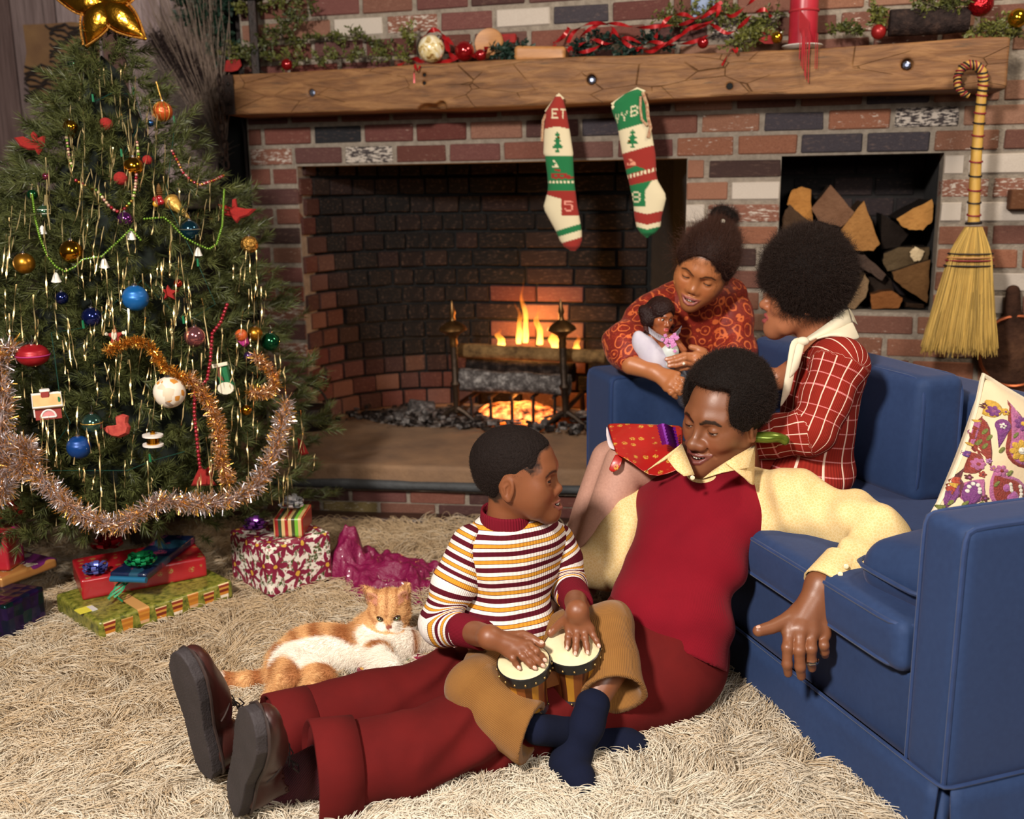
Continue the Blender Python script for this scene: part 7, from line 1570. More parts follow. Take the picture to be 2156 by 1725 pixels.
hc_ = tree_hit(112, 855, .95)-np.array((0, .03, 0)); hs_ = np.dot(hc_-CAM, CF)/FPX; o = thing('toy_house', 'little red gingerbread house with a tan roof on the left of the tree', 'ornament', hc_)
RH = rotz(.45); PRED = mat('house_red', (140, 44, 36), .7); TAN = mat('roof_tan', (208, 176, 122), .7, col2=(190, 150, 96)); WHT = mat('icing_white', (232, 222, 214), .6)
hw_, hd_, hh_ = 25*hs_, 17*hs_, 20*hs_
def hp_(x, y, z): return hc_+RH @ np.array((x, y, z))
b = MB(); b.add([hp_(*q) for q in ((-hw_, -hd_, -hh_), (hw_, -hd_, -hh_), (hw_, hd_, -hh_), (-hw_, hd_, -hh_), (-hw_, -hd_, hh_*.35), (hw_, -hd_, hh_*.35), (hw_, hd_, hh_*.35), (-hw_, hd_, hh_*.35), (-hw_, 0, hh_*1.25), (hw_, 0, hh_*1.25))], [(0, 1, 5, 4), (1, 2, 6, 9, 5), (2, 3, 7, 6), (3, 0, 4, 8, 7), (0, 3, 2, 1)]); b.build('walls', PRED, o, False)
for sg, nm in ((-1, 'roof_panel'), (1, 'roof_panel')):
 b = MB(); q = [hp_(-hw_*1.12, sg*hd_*1.25, hh_*.22), hp_(hw_*1.12, sg*hd_*1.25, hh_*.22), hp_(hw_*1.12, 0, hh_*1.38), hp_(-hw_*1.12, 0, hh_*1.38)]; up_ = RH @ np.array((0, sg*.004, .005)); b.add(q+[x+up_ for x in q], [(0, 1, 2, 3), (4, 7, 6, 5), (0, 4, 5, 1), (1, 5, 6, 2), (2, 6, 7, 3), (3, 7, 4, 0)]); b.build(nm, TAN, o, False); MB().tube([x+up_ for x in q], .0028, 6, closed=True).build('icing_edge', WHT, o)
MB().box(hp_(-hw_*.1, -hd_*.2, hh_*1.55), (8*hs_, 6*hs_, 8*hs_), RH, .002).build('chimney', PRED, o); MB().box(hp_(-hw_*.1, -hd_*.2, hh_*1.98), (10*hs_, 7*hs_, 3*hs_), RH, .002).build('chimney_icing', WHT, o)
for (x0, wv_, nm) in ((0, 14, 'arched_window'),):
 arc = [hp_(math.cos(t)*wv_*hs_, -hd_-.001, -hh_*.75+math.sin(t)*wv_*hs_*1.1) for t in np.linspace(0, PI, 14)]; MB().tube(arc+[arc[0]], .0024, 6).build('icing_arch', WHT, o); MB().add(arc, [tuple(range(len(arc)))]).build(nm, mat('window_pink', (206, 130, 130), .6), o, False)
arc = [hp_(-hw_-.001, math.cos(t)*8*hs_, -hh_*.7+math.sin(t)*24*hs_) for t in np.linspace(0, PI, 14)]; MB().tube(arc+[arc[0]], .0024, 6).build('icing_arch', WHT, o); MB().add(arc, [tuple(range(len(arc)))]).build('arched_door', MATS['window_pink'], o, False)
for k in range(5): MB().ball(hp_(hw_*(-.8+.4*k), -hd_*.75, hh_*.78), .0028, 8, 6).build('button', GOLD, o)
o, Y = flat_thing('felt_boot', 'green felt boot with a white toe beside the red bead string', 'ornament', [(449, 768), (478, 764), (486, 800), (494, 806), (496, 822), (486, 830), (470, 828), (462, 816), (462, 805)], mat('green_felt', (30, 104, 62), .95, bump=.3, bscale=300), .010)
deco(o, 'boot_cuff', [(447, 768), (479, 762), (480, 769), (449, 776)], Y-.004, CREAM, .006); deco(o, 'boot_toe', circ(477, 818, 17, 13), Y-.004, CREAM, .010); deco(o, 'boot_cord', [(459, 766), (462, 766), (462, 790), (472, 800), (470, 803), (459, 792)], Y-.004, mat('brown_cord', (110, 60, 40), .8), .003)
o, Y = flat_thing('felt_bird', 'red embroidered felt bird with a curled tail low on the tree', 'ornament', [(216, 903), (226, 897), (240, 896), (254, 893), (255, 884), (246, 876), (258, 872), (270, 876), (268, 890), (274, 900), (270, 914), (252, 922), (236, 920), (224, 912)], mat('red_print', (150, 40, 36), .8, col2=(186, 76, 60), scale=90), .010)
o, Y = flat_thing('pink_bird', 'magenta bird ornament at the right side of the tree', 'ornament', [(494, 702), (508, 700), (520, 708), (524, 724), (514, 732), (504, 722), (496, 714)], mat('magenta_felt', (176, 44, 120), .8), .010)
o, Y = flat_thing('felt_triangle', 'red felt triangle with a red bead string above the garland', 'ornament', [(421, 981), (430, 990), (437, 984), (448, 977), (446, 1010), (456, 1022), (402, 1024), (410, 1004)], FELT, .006)
flat_thing('felt_tip', 'red felt scrap at the lower right edge of the tree', 'ornament', [(626, 922), (638, 930), (650, 956), (634, 960), (628, 944)], FELT, .006)
def lathe_orn(px, py, prof, ax, lab, parts, name='tree_ornament', spx=1.0):
 p = tree_hit(px, py, .95); s = np.dot(p-CAM, CF)/FPX; p = p-nrm(p-CAM)*.015; o = thing(name, lab, 'ornament', p)
 for nm, pr, m in parts: MB().lathe([(a*s, b*s) for a, b in pr], p, ax, 16).build(nm, m, o)
 return o, p, s
lathe_orn(377, 440, None, nrm((.70, -.2, -.62)), 'gold cone ornament pointing down to the right', [('cone', [(0, -34), (9, -34), (17, -26), (14, -14), (9, 0), (4, 24), (0, 34)], mat('gold_fabric', (206, 160, 74), .4, .4, bump=.5, bscale=90)), ('rim', [(14, -31), (17, -27), (17.5, -22), (15, -18)], GBRAID)], 'cone_ornament')
lathe_orn(322, 927, None, (0.05, 0, 1), 'little white and gold drum low on the tree', [('drum_body', [(0, -9), (13, -9), (13, 9), (0, 9)], GOLD), ('drum_rim', [(0, 8), (21, 8), (21, 12), (0, 13)], WHT), ('drum_rim', [(0, -13), (21, -12), (21, -8), (0, -8)], WHT), ('knob', [(0, 12), (5, 13), (5, 20), (0, 22)], GOLD)], 'drum_ornament')
lathe_orn(335, 404, None, (0, 0, 1), 'small gold pine cone above the red berries', [('cone_scales', [(0, -14)]+[(q, z) for k in range(7) for q, z in ((9.5-abs(k-2.5)*1.6, -12+k*4), (6-abs(k-2.5)*1.0, -10.5+k*4))]+[(0, 18)], mat('pine_cone', (120, 84, 44), .5, .3))], 'pine_cone')
o = thing('berries', 'cluster of red glass berries next to the gold cone', 'ornament', tree_hit(337, 423, .95));
for q in ((333, 420), (341, 418), (337, 427), (345, 425)): p = tree_hit(*q, .95); MB().ball(p-np.array((0, .02, 0)), .0085, 12, 8).build('berry', glossy('berry', (170, 34, 44), .2, .3), o)
for k, (x, y, d, lab) in enumerate(((276, 494, 19, 'white bell above the middle bead loop'), (219, 553, 20, 'white bell at the right end of the lower bead loop'), (118, 583, 20, 'white bell hanging under the lower bead loop'), (89, 483, 17, 'white bell at the left edge under the pale green ball'), (417, 529, 17, 'white bell at the bottom of the right bead loop'))):
 h = d/2; lathe_orn(x, y, None, (0.1, -.15, 1), lab, [('bell', [(h*1.05, -h), (h*.8, -h*.5), (h*.55, h*.3), (h*.35, h*.75), (0, h)], mat('white_china', (232, 226, 216), .3)), ('clapper', [(0, -h*1.25), (h*.28, -h*1.05), (0, -h*.85)], WHT)], 'bell_ornament')
def bead_string(name, lab, px, r, cols_, frac=.99, gap=2.1):
 P = [tree_hit(x, y, frac) for x, y in px]; P = [p-nrm(p-CAM)*.012 for p in P]
 cs = [0]
 for a, b_ in zip(P[:-1], P[1:]): cs.append(cs[-1]+np.linalg.norm(b_-a))
 n = int(cs[-1]/(r*gap)); o = thing(name, lab, 'bead string', P[0]); bs_ = []
 for m in cols_: q_ = MB().ball((0, 0, 0), r, 8, 6).me(); q_.materials.append(m); bs_.append(q_)
 for k in range(n+1):
  s = k/n*cs[-1]; p = np.array([np.interp(s, cs, [q[i] for q in P]) for i in range(3)]); put('bead', bs_[(k*7+k//3) % len(cols_)], o, p-P[0])
 MB().tube(P, .0006, 4).build('thread', WIRE, o)
GB = glossy('lime_bead', (110, 150, 40), .2, .5); RBD = glossy('red_bead', (150, 24, 40), .2, .4); PKB = glossy('pink_bead', (200, 140, 130), .2, .6); CRB = glossy('cream_bead', (220, 190, 150), .25, .3); GBD = mat('gold_bead', (196, 140, 60), .2, .9)
bead_string('bead_garland', 'green bead string looping low across the left of the tree', [(68, 410), (74, 460), (84, 500), (100, 540), (118, 562), (138, 572), (158, 562), (174, 546), (214, 540), (236, 520), (258, 500), (276, 482), (296, 505)], .0034, [GB]); bead_string('bead_garland', 'green bead string looping across the right of the tree', [(304, 461), (345, 458), (360, 470), (388, 500), (414, 514), (440, 525), (456, 515), (468, 475), (472, 400)], .0034, [GB])
bead_string('bead_garland', 'string of red beads hanging down to the red felt triangle', [(478, 642), (464, 680), (447, 702), (443, 760), (436, 800), (410, 824), (409, 870), (413, 910), (418, 960), (421, 984)], .0052, [RBD], 1.02, 2.0); bead_string('bead_garland', 'string of pink and gold beads looping under the upper gold ball', [(288, 300), (292, 330), (288, 360), (285, 395), (280, 420), (262, 440), (245, 446), (228, 432), (215, 415), (205, 402), (180, 392), (160, 380)], .0048, [PKB, GBD, CRB, RBD, GB]); bead_string('bead_garland', 'string of pink beads at the upper right of the tree', [(362, 318), (374, 340), (384, 362), (402, 380), (420, 390), (450, 380), (470, 370)], .0045, [PKB, RBD, GBD])
bead_string('bead_garland', 'string of mixed beads hanging at the upper left of the tree', [(140, 290), (143, 310), (146, 335), (152, 350)], .0045, [CRB, GB, PKB])
TIN1 = mat('tinsel_foil', (238, 196, 160), .26, .8); TIN2 = mat('gold_tinsel_foil', (226, 170, 80), .3, .9); TIN3 = mat('silver_tinsel_foil', (232, 222, 226), .28, .85); LAM = mat('lametta_foil', (250, 222, 160), .34, .8)
def tinsel(lab, px, R, n, mats, seed, w=.0022, frac=1.02, L=None):
 r = np.random.default_rng(seed); P = [tree_hit(x, y, frac)-np.array((0, .02, 0)) for x, y in px]; cs = [0]
 for a, b_ in zip(P[:-1], P[1:]): cs.append(cs[-1]+np.linalg.norm(b_-a))
 o = thing('tinsel_garland', lab, 'tinsel', P[0]); MB().tube(P, .0012, 5).build('core_wire', WIRE, o)
 for mi, m in enumerate(mats):
  k = n//len(mats); s = r.random(k)*cs[-1]; p = np.stack([np.interp(s, cs, [q[i] for q in P]) for i in range(3)], 1); d = r.normal(size=(k, 3)); d /= np.linalg.norm(d, axis=1)[:, None]; l = R*r.uniform(.5, 1.15, k); sd = np.cross(d, r.normal(size=(k, 3))); sd /= np.linalg.norm(sd, axis=1)[:, None]; bend = np.cross(d, sd)*.25
  a = p+sd*w/2; b = p-sd*w/2; m1 = p+(d*.55+bend*.3)*l[:, None]; e = p+(d+bend*1.2)*l[:, None]; tw = sd*math.cos(.9)+np.cross(d, sd)*math.sin(.9)
  V = np.stack([a, b, m1-tw*w/2, m1+tw*w/2, e-sd*w/2, e+sd*w/2], 1).reshape(-1, 3); q = np.arange(k)*6; F = np.concatenate([np.stack([q, q+1, q+2, q+3], 1), np.stack([q+3, q+2, q+4, q+5], 1)])
  f_ = put('foil_strips', mesh(V, F, False), o, None, m); f_['kind'] = 'stuff'
tinsel('long pink gold tinsel garland swagged round the bottom of the tree', [(0, 985), (40, 965), (75, 985), (110, 1020), (150, 1058), (190, 1085), (230, 1100), (270, 1098), (310, 1070), (350, 1048), (400, 1055), (450, 1055), (500, 1045), (540, 1022), (565, 985), (585, 940), (598, 890), (605, 845)], .034, 5200, [TIN1, TIN3, TIN3, TIN2], 1)
tinsel('pink gold tinsel garland hanging down the left edge of the tree', [(40, 728), (10, 740), (4, 790), (18, 850), (10, 910), (22, 960), (20, 1020), (0, 1050)], .036, 3000, [TIN1, TIN3, TIN3, TIN2], 2); tinsel('tangle of tinsel at the left under the little house', [(20, 940), (60, 935), (75, 960), (50, 985), (20, 965), (0, 930)], .038, 2200, [TIN1, TIN3, TIN3, TIN2], 3)
tinsel('thin gold tinsel in a wave below the santa star', [(232, 738), (265, 722), (300, 716), (322, 728), (335, 750), (350, 770), (372, 782), (395, 800)], .020, 1500, [TIN2], 4); tinsel('gold tinsel hanging down past the red bead string', [(400, 790), (425, 820), (448, 850), (462, 885), (468, 930), (470, 965), (480, 1000), (486, 1015)], .026, 1900, [TIN2, TIN1], 5); tinsel('gold tinsel loop at the right edge of the tree', [(540, 745), (560, 765), (582, 790), (580, 815), (552, 828), (530, 822)], .024, 1100, [TIN2, TIN1], 6)
r = np.random.default_rng(77); V = []; F = [];
for k in range(300):
 y = 110+ (r.random()**.75)*900; hw2 = np.interp(y, [100, 300, 500, 700, 950, 1010], [35, 150, 300, 330, 400, 380]); x = np.interp(y, [80, 1165], [228, 300])+r.uniform(-1, 1)*hw2*.95; Lp = r.uniform(30, 125); sl_ = r.normal()*.10; w = r.uniform(.0022, .0036); p0 = tree_hit(x, y, 1.0); n = 7
 pts = []
 for j in range(n): q = tree_hit(x+sl_*Lp*j/(n-1)+r.normal()*1.0, y+Lp*j/(n-1), 1.0); q[1] = min(q[1], p0[1]+.0)-.012+r.normal()*.003; q = W(x+sl_*Lp*j/(n-1)+r.normal()*.8, y+Lp*j/(n-1), q[1]); pts.append(q)
 tw = r.uniform(0, 6); i0 = len(V)
 for j, q in enumerate(pts): a = tw+j*r.uniform(.5, 1.3); s = np.array((math.cos(a), math.sin(a), 0))*w/2; V += [q-s, q+s]
 for j in range(n-1): F.append((i0+2*j, i0+2*j+1, i0+2*j+3, i0+2*j+2))
tag(put('lametta', mesh(V, np.array(F), False), None, None, LAM), 'gold and silver foil icicle strands hanging all over the tree', 'tinsel', kind='stuff')
P = [tree_hit(x, y, 1.0)-np.array((0, .005, 0)) for x, y in ((200, 215), (240, 195), (285, 200), (300, 250), (260, 330), (330, 330), (370, 260), (350, 420), (420, 560), (455, 640), (390, 680), (300, 590), (180, 690), (110, 700), (130, 850), (150, 890), (80, 990), (270, 990), (320, 970), (390, 950))]
o = thing('light_string', 'thin green wire of unlit mini lights wound through the tree', 'lights', P[0]); MB().tube(P, .0011, 4).build('wire', mat('green_wire', (16, 60, 50), .4), o)
for p in P[::2]: MB().tube([p-np.array((0, .006, 0)), p-np.array((0, .008, -.02))], [.0035, .0025], 6).build('bulb_socket', mat('bulb_socket', (20, 110, 70), .4), o)
sc_ = W(222, 8, 2.98); SR = 102*np.dot(sc_-CAM, CF)/FPX; o = thing('tree_star', 'gold foil star with puffed points on top of the tree', 'star', sc_); STARM = mat('gold_foil', (200, 142, 44), .22, 1.0, bump=.4, bscale=30)
EDGEG = mat('gold_cord', (176, 120, 50), .4, .8, bump=.6, bscale=200)
for k in range(5):
 a = PI/2+2*PI*k/5+.22; d = CR*math.cos(a)+CU*math.sin(a); sd = -CR*math.sin(a)+CU*math.cos(a); rows = 9; V = []; F = []; L_ = SR*(1.12 if k == 3 else .98)
 for j in range(rows+1):
  t = j/rows; wd = SR*.34*math.sin(PI*min(1, (t*.94+.03))**.8)**.9*(1-t*.25); th = wd*.55
  for q in range(10): an = 2*PI*q/10; V.append(sc_+d*L_*t+sd*wd*math.cos(an)-CF*(th*math.sin(an)+.012*(1-t)))
 for j in range(rows):
  for q in range(10): F.append((j*10+q, j*10+(q+1) % 10, (j+1)*10+(q+1) % 10, (j+1)*10+q))
 put('point', mesh(V, F), o, None, STARM)
 for sg in (1, -1): MB().tube([sc_+d*L_*t+sd*sg*SR*.35*math.sin(PI*min(1, (t*.94+.03))**.8)**.9*(1-t*.25)-CF*.014 for t in np.linspace(0, 1, 12)], .003, 6).build('cord', EDGEG, o)
# on and around the mantel
MT = 1.580
def mp(px, py, off=.10): u, z = wp(px, py, off); return wl(u, -off, z)
LEAF = needle_mat('box_leaves', (44, 54, 26), (112, 112, 50)); PINE2 = needle_mat('spruce_needles', (20, 40, 36), (40, 62, 46)); STEM = mat('green_stem', (70, 62, 40), .8)
def greens(lab, path, spread, n, seed, m=LEAF, leaf=.011, off=.10, stems=True, name='greenery'):
 r = np.random.default_rng(seed); P = [mp(x, y, off) for x, y in path]; cs = [0]
 for a, b in zip(P[:-1], P[1:]): cs.append(cs[-1]+np.linalg.norm(b-a))
 o = thing(name, lab, 'greenery', P[0]); tw = max(4, n//11); V = []; F = []; st = MB()
 if len(P) > 1: st.tube(P, .0025, 5)
 for k in range(tw):
  s = (k+r.random())/tw*cs[-1]; p = np.array([np.interp(s, cs, [q[i] for q in P]) for i in range(3)]); d = nrm(r.normal(size=3)*(1, .55, .8)+np.array((0, 0, .25))); l = spread*r.uniform(.5, 1.1); e = p+d*l; e[2] = max(e[2], MT+.004) if path[0][1] < 165 and p[2] > MT-.01 else e[2]; st.tube([p, e], [.0016, .0009], 4)
  for j in range(16):
   c = p+(e-p)*r.uniform(.15, 1)+r.normal(size=3)*.004; ld = nrm(d+r.normal(size=3)*.8); s_, u_ = frame_of(ld); a_ = r.uniform(0, 6.28); w_ = s_*math.cos(a_)+u_*math.sin(a_); L = leaf*r.uniform(1.0, 1.8); i0 = len(V)
   up_ = np.cross(ld, w_)*L*.12; V += [c, c+ld*L*.5+w_*L*.27+up_, c+ld*L, c+ld*L*.5-w_*L*.27+up_]; F += [(i0, i0+1, i0+2), (i0, i0+2, i0+3)]
 if stems: st.build('stems', STEM, o)
 lf = put('leaves', mesh(V, np.array(F), False), o, None, m); lf['kind'] = 'stuff'; return o
greens('boxwood sprigs standing behind the iron candlestick at the left mantel end', [(520, 130), (560, 95), (600, 60), (640, 20)], .06, 620, 1); greens('boxwood tuft hanging at the top left above the mantel', [(505, 0), (530, 18), (560, 8), (600, -10), (650, 0)], .05, 420, 2, off=.06)
greens('boxwood garland lying along the left part of the mantel', [(470, 110), (540, 118), (620, 128), (700, 120), (780, 118), (840, 118)], .045, 700, 3); greens('boxwood sprays arching across the bricks over the left mantel', [(600, 95), (650, 82), (700, 76), (760, 80), (820, 100)], .035, 420, 4, off=.05); greens('upright boxwood sprig left of the cream ornament', [(850, 125), (858, 95), (860, 55)], .03, 200, 5)
greens('tuft of fir with red berries in the middle of the mantel', [(1045, 110), (1080, 108), (1112, 112)], .04, 300, 6, PINE2, .016); greens('fir sprigs under the red ribbons', [(1200, 105), (1260, 95), (1330, 95), (1400, 92)], .05, 420, 7, PINE2, .016); greens('boxwood bush behind the red ribbon loops', [(1400, 40), (1450, 30), (1520, 28), (1590, 45), (1640, 40)], .06, 760, 8, off=.06); greens('boxwood lying between the ribbons and the red candle', [(1540, 95), (1580, 85), (1620, 72)], .04, 320, 9)
greens('boxwood sprigs beside the saucer of the red candle', [(1755, 62), (1780, 58), (1810, 66)], .03, 200, 10); greens('boxwood tuft above the single red ball', [(1845, 52), (1850, 35), (1842, 22)], .03, 200, 11); greens('boxwood hanging over the dark log', [(1930, 0), (1965, 12), (2000, 18), (2040, 0)], .045, 380, 12, off=.12); greens('boxwood at the right end of the mantel', [(2050, 70), (2090, 62), (2130, 72), (2160, 70)], .05, 460, 13)
o = thing('iron_candlestick', 'black iron candlestick at the left end of the mantel', 'candlestick', mp(540, 148)*[1, 1, 0]+np.array((0, 0, MT))); b0 = mp(540, 148); b0[2] = MT
MB().tube([b0+UW*-.045, b0+np.array((0, 0, .025)), b0+UW*.05], .007, 6).build('foot', BLACK, o); MB().box(b0+np.array((0, 0, .14)), (.016, .012, .135), None, .003).build('stem', BLACK, o); MB().lathe([(0, .27), (.045, .275), (.05, .285), (0, .28)], b0, (0, 0, 1), 16).build('drip_pan', BLACK, o)
def mball(px, py, d, m, lab, off=.11, base=True):
 p = mp(px, py, off); r = d/2*np.dot(p-CAM, CF)/FPX; p[2] = max(p[2], MT+r) if base else p[2]; o = thing('mantel_bauble', lab, 'ornament', p-np.array((0, 0, r))); MB().ball(p, r, 22, 13).build('glass_ball', m, o); MB().lathe([(0, r*.95), (r*.2, r*.95), (r*.2, r*1.15), (0, r*1.16)], p, nrm((.5, -.2, .6)), 10).build('cap', SILV2, o); return p, r
SILV2 = mat('dull_cap', (190, 186, 180), .3, 1.0); MRED = mat('red_shiny', (160, 16, 24), .1, .6, coat=.6); GOLDB = mat('gold_shiny', (200, 150, 36), .12, .95)
mball(604, 136, 24, MRED, 'single shiny red ball at the left of the mantel'); mball(978, 108, 42, MRED, 'large red ball right of the cream ornament'); mball(1012, 116, 24, MRED, 'small red ball touching the large red ball', .13); mball(1480, 90, 24, MRED, 'red ball among the ribbons near the middle'); mball(1636, 79, 24, GOLDB, 'gold ball left of the red candle'); mball(1850, 67, 31, mat('red_matt', (150, 30, 30), .35, .3), 'matt red ball under a boxwood tuft'); mball(2065, 8, 52, mat('red_mirror', (170, 26, 34), .15, .8, bump=1.0, bscale=60), 'faceted red ball at the top right above the dark log', .12, False); mball(2143, 38, 40, GOLDB, 'gold ball at the right end of the mantel', .12, False)
t = NT('iced_glass'); n = t.noise(t.coord(), 34, 3, dist=1.0); t.P(Base_Color=t.ramp(n, [(.4, lin((232, 224, 200))), (.55, lin((214, 190, 130))), (.66, lin((130, 90, 40)))]), Roughness=.25, Coat_Weight=.5); mball(908, 103, 56, t.m, 'large cream and gold ball in the red ribbon', .14)
SATR = mat('red_satin_ribbon', (176, 26, 30), .3, .2, col2=(140, 14, 22), coat=.2); DRED = mat('dark_red_felt', (156, 24, 18), .8, col2=(120, 16, 14))
def ribbon(lab, paths, w, m=SATR, off=.12, nm='red_ribbon', cat_='ribbon'):
 b = MB()
 for pp in paths:
  P = [mp(x, y, off+(.012*math.sin(i*1.9)+(.10 if y > 0 and False else 0))) for i, (x, y) in enumerate(pp)]; P = [q if not (q[2] < MT+.003 and np.dot(q-OW, NW) > -.205) else q*[1, 1, 0]+np.array((0, 0, MT+.004)) for q in P]; S = []
  for i in range(len(P)-1):
   p0, p1, p2, p3 = P[max(i-1, 0)], P[i], P[i+1], P[min(i+2, len(P)-1)]
   for k in range(6): t = k/6; S.append(.5*((2*p1)+(p2-p0)*t+(2*p0-5*p1+4*p2-p3)*t*t+(3*p1-p0-3*p2+p3)*t**3))
  S.append(P[-1]); b.ribbon(S, w, np.array([-CF*math.cos(i*.33)+np.array((0, 0, 1))*math.sin(i*.33) for i in range(len(S))]))
 return tag(b.build(nm, m), lab, cat_)
ribbon('red ribbon wound round the cream ornament', [[(838, 140), (870, 124), (890, 130), (930, 132), (985, 118), (1022, 122)], [(895, 80), (905, 66), (922, 64), (938, 84), (945, 110), (960, 125)], [(940, 80), (960, 100), (990, 112), (1020, 110), (1024, 98)]], .017)
ribbon('end of red ribbon hanging over the mantel front below the cream ornament', [[(885, 138), (878, 150), (874, 164), (872, 175)]], .006, off=.212)
ribbon('tangle of red ribbon loops in the middle of the mantel', [[(1165, 100), (1185, 80), (1196, 62), (1180, 82), (1170, 90)], [(1195, 108), (1230, 70), (1262, 52), (1300, 50), (1340, 58), (1400, 54), (1440, 50), (1480, 30), (1520, 4)], [(1196, 100), (1220, 110), (1256, 100), (1290, 70), (1280, 52), (1240, 50), (1208, 68), (1196, 90)], [(1290, 60), (1310, 85), (1340, 104), (1372, 108), (1400, 96), (1430, 76), (1470, 58), (1505, 40), (1515, 12)], [(1330, 100), (1380, 100), (1420, 84), (1452, 60), (1492, 50), (1532, 70), (1560, 54), (1585, 30), (1610, 20), (1624, 36)], [(1380, 80), (1392, 56), (1410, 36), (1440, 30), (1470, 40), (1510, 20), (1540, 34), (1570, 14), (1590, -6)], [(1340, 106), (1370, 88), (1410, 94), (1460, 88), (1500, 70)], [(1216, 96), (1250, 84), (1280, 92), (1320, 80), (1350, 92)]], .013)
ribbon('loose red ribbon end curling over the mantel edge right of the ribbon tangle', [[(1552, 100), (1550, 112), (1540, 128), (1520, 138)]], .007, off=.212)
ribbon('red ribbon curl leaning on the bricks above the wood block', [[(1165, 92), (1178, 84), (1192, 68), (1198, 58)]], .014, off=.05)
flat = lambda nm, lab, c_, pts, m, off: tag(put(nm, (lambda V: mesh(V+[v+NW*.004 for v in V], [tuple(range(len(V))), tuple(range(2*len(V)-1, len(V)-1, -1))]+[(i, (i+len(V)), (i+1) % len(V)+len(V), (i+1) % len(V)) for i in range(len(V))], False))([mp(x, y, off) for x, y in pts]), None, None, m), lab, c_)
flat('felt_bow', 'red felt flower at the far left of the mantel', 'bow', [(470, 150), (476, 128), (492, 122), (505, 126), (508, 138), (500, 148), (488, 151)], DRED, .12); flat('felt_poinsettia', 'dark red cloth poinsettia left of the gold ball', 'bow', [(1590, 80), (1602, 66), (1624, 62), (1632, 74), (1628, 92), (1610, 92)], DRED, .10)
WOODT = mat('turned_wood', (186, 130, 76), .5, col2=(156, 104, 58), scale=9, stretch=(1, 1, 6)); p = mp(1030, 92, .06)
o = thing('wooden_disc', 'round wooden disc leaning on the bricks behind the red balls', 'disc', p); MB().lathe([(0, .0), (.050, .0), (.054, .006), (.05, .014), (.038, .012), (0, .009)], p, nrm(-NW+np.array((0, 0, .15))), 28).build('disc', WOODT, o)
b = MB().box(mp(1070, 82, .04), (.030, .012, .016), np.stack([UW, NW, [0, 0, 1]], 1), .003); tag(b.build('red_box', DRED), 'little red box beside the wooden disc', 'box'); q = mp(1140, 98, .10); q[2] = MT+.028
f0 = bx((0, 0, 0), (.092, .035, .026), .012); w = wob(600, 30); o = tag(sdf_obj('wood_block', lambda p: XF(f0, q, np.stack([UW, NW, [0, 0, 1]], 1) @ roty(.05))(p)+w(p)*.004, q-.14, q+.14, .007, WOODT), 'rough pale wood block lying on the mantel', 'block')
o = thing('red_candle', 'thick red candle on a white saucer tied with red yarn', 'candle', mp(1690, 82)*[1, 1, 0]+np.array((0, 0, MT))); c = mp(1690, 82, .12); c[2] = MT; WAX = mat('red_wax', (180, 44, 58), .35, col2=(150, 24, 40), sss=.2, scale=14)
MB().lathe([(0, .002), (.05, .002), (.066, .012), (.064, .015), (.048, .007), (0, .006)], c, (0, 0, 1), 28).build('saucer', mat('white_china2', (226, 220, 212), .25, coat=.4), o); MB().lathe([(0, .008), (.044, .008), (.046, .02), (.045, .2), (.036, .205), (0, .2)], c, (0, 0, 1), 24).build('candle_body', WAX, o)
b = MB()
for k in range(9): x = 1684+k*2.4; b.tube([mp(x, 20+k*3, .17), mp(x-1, 60, .175), mp(x+1+math.sin(k)*2, 78, .215), mp(x-1+math.sin(k*2)*2, 125+k*7 if k < 8 else 130, .212)], .0016, 5)
for x in (1718, 1722): b.tube([mp(x, 70, .212), mp(x-1, 110, .212), mp(x-2, 145, .212)], .0012, 4)
b.build('yarn', mat('red_yarn', (166, 30, 40), .9), o); MB().tube([c+np.array((.046*math.cos(t), .046*math.sin(t), .12)) for t in np.linspace(0, 2*PI, 20, endpoint=False)], .004, 6, closed=True).build('yarn_tie', MATS['red_yarn'], o)
a, e = mp(1872, 50, .10), mp(2040, 42, .10); log('dark_log', 'dark round log lying on the right part of the mantel', a, e, .042, bark_mat('dark_bark', (26, 22, 22), (48, 38, 36), (78, 60, 52), 26), 611, .12)
o = tag(MB().box(mp(1480, 4, .05), (.04, .008, .05), np.stack([UW, NW, [0, 0, 1]], 1), .003).build('blue_card', mat('pale_blue_card', (130, 146, 180), .6)), 'pale blue card propped behind the boxwood bush', 'card')
u, z = wp(2140, 422); o = brick(wall_back, u-.03, u+.12, z-.03, z+.035, (*lin((110, 70, 44)), 0), .12, .06)
BEL = bark_mat('bellows_leather', (44, 28, 22), (64, 42, 32), (86, 58, 42), 9); o = thing('fireplace_bellows', 'dark round leather bellows hanging on the bricks right of the broom', 'bellows', wl(*[wp(2122, 735)[0], -.05], wp(2122, 735)[1])); u, z = wp(2130, 735); fb = U(.01, ell((u, -.035, z), (.115, .026, .125)), cap((u-.012, -.035, z+.10), (u-.02, -.035, z+.20), .028, .022))
V, F = nets(fb, (u-.2, -.09, z-.2), (u+.2, .02, z+.26), .008); q = put('bellows_board', mesh(V, F), o, (0, 0, 0), BEL); q.matrix_parent_inverse = wmat(o).inverted() @ MW; MB().tube([wl(u+.112*math.cos(t), -.055, z+.12*math.sin(t)) for t in np.linspace(0, 2*PI, 30, endpoint=False)], .006, 6, closed=True).build('copper_rim', mat('copper', (160, 84, 50), .35, .8), o)
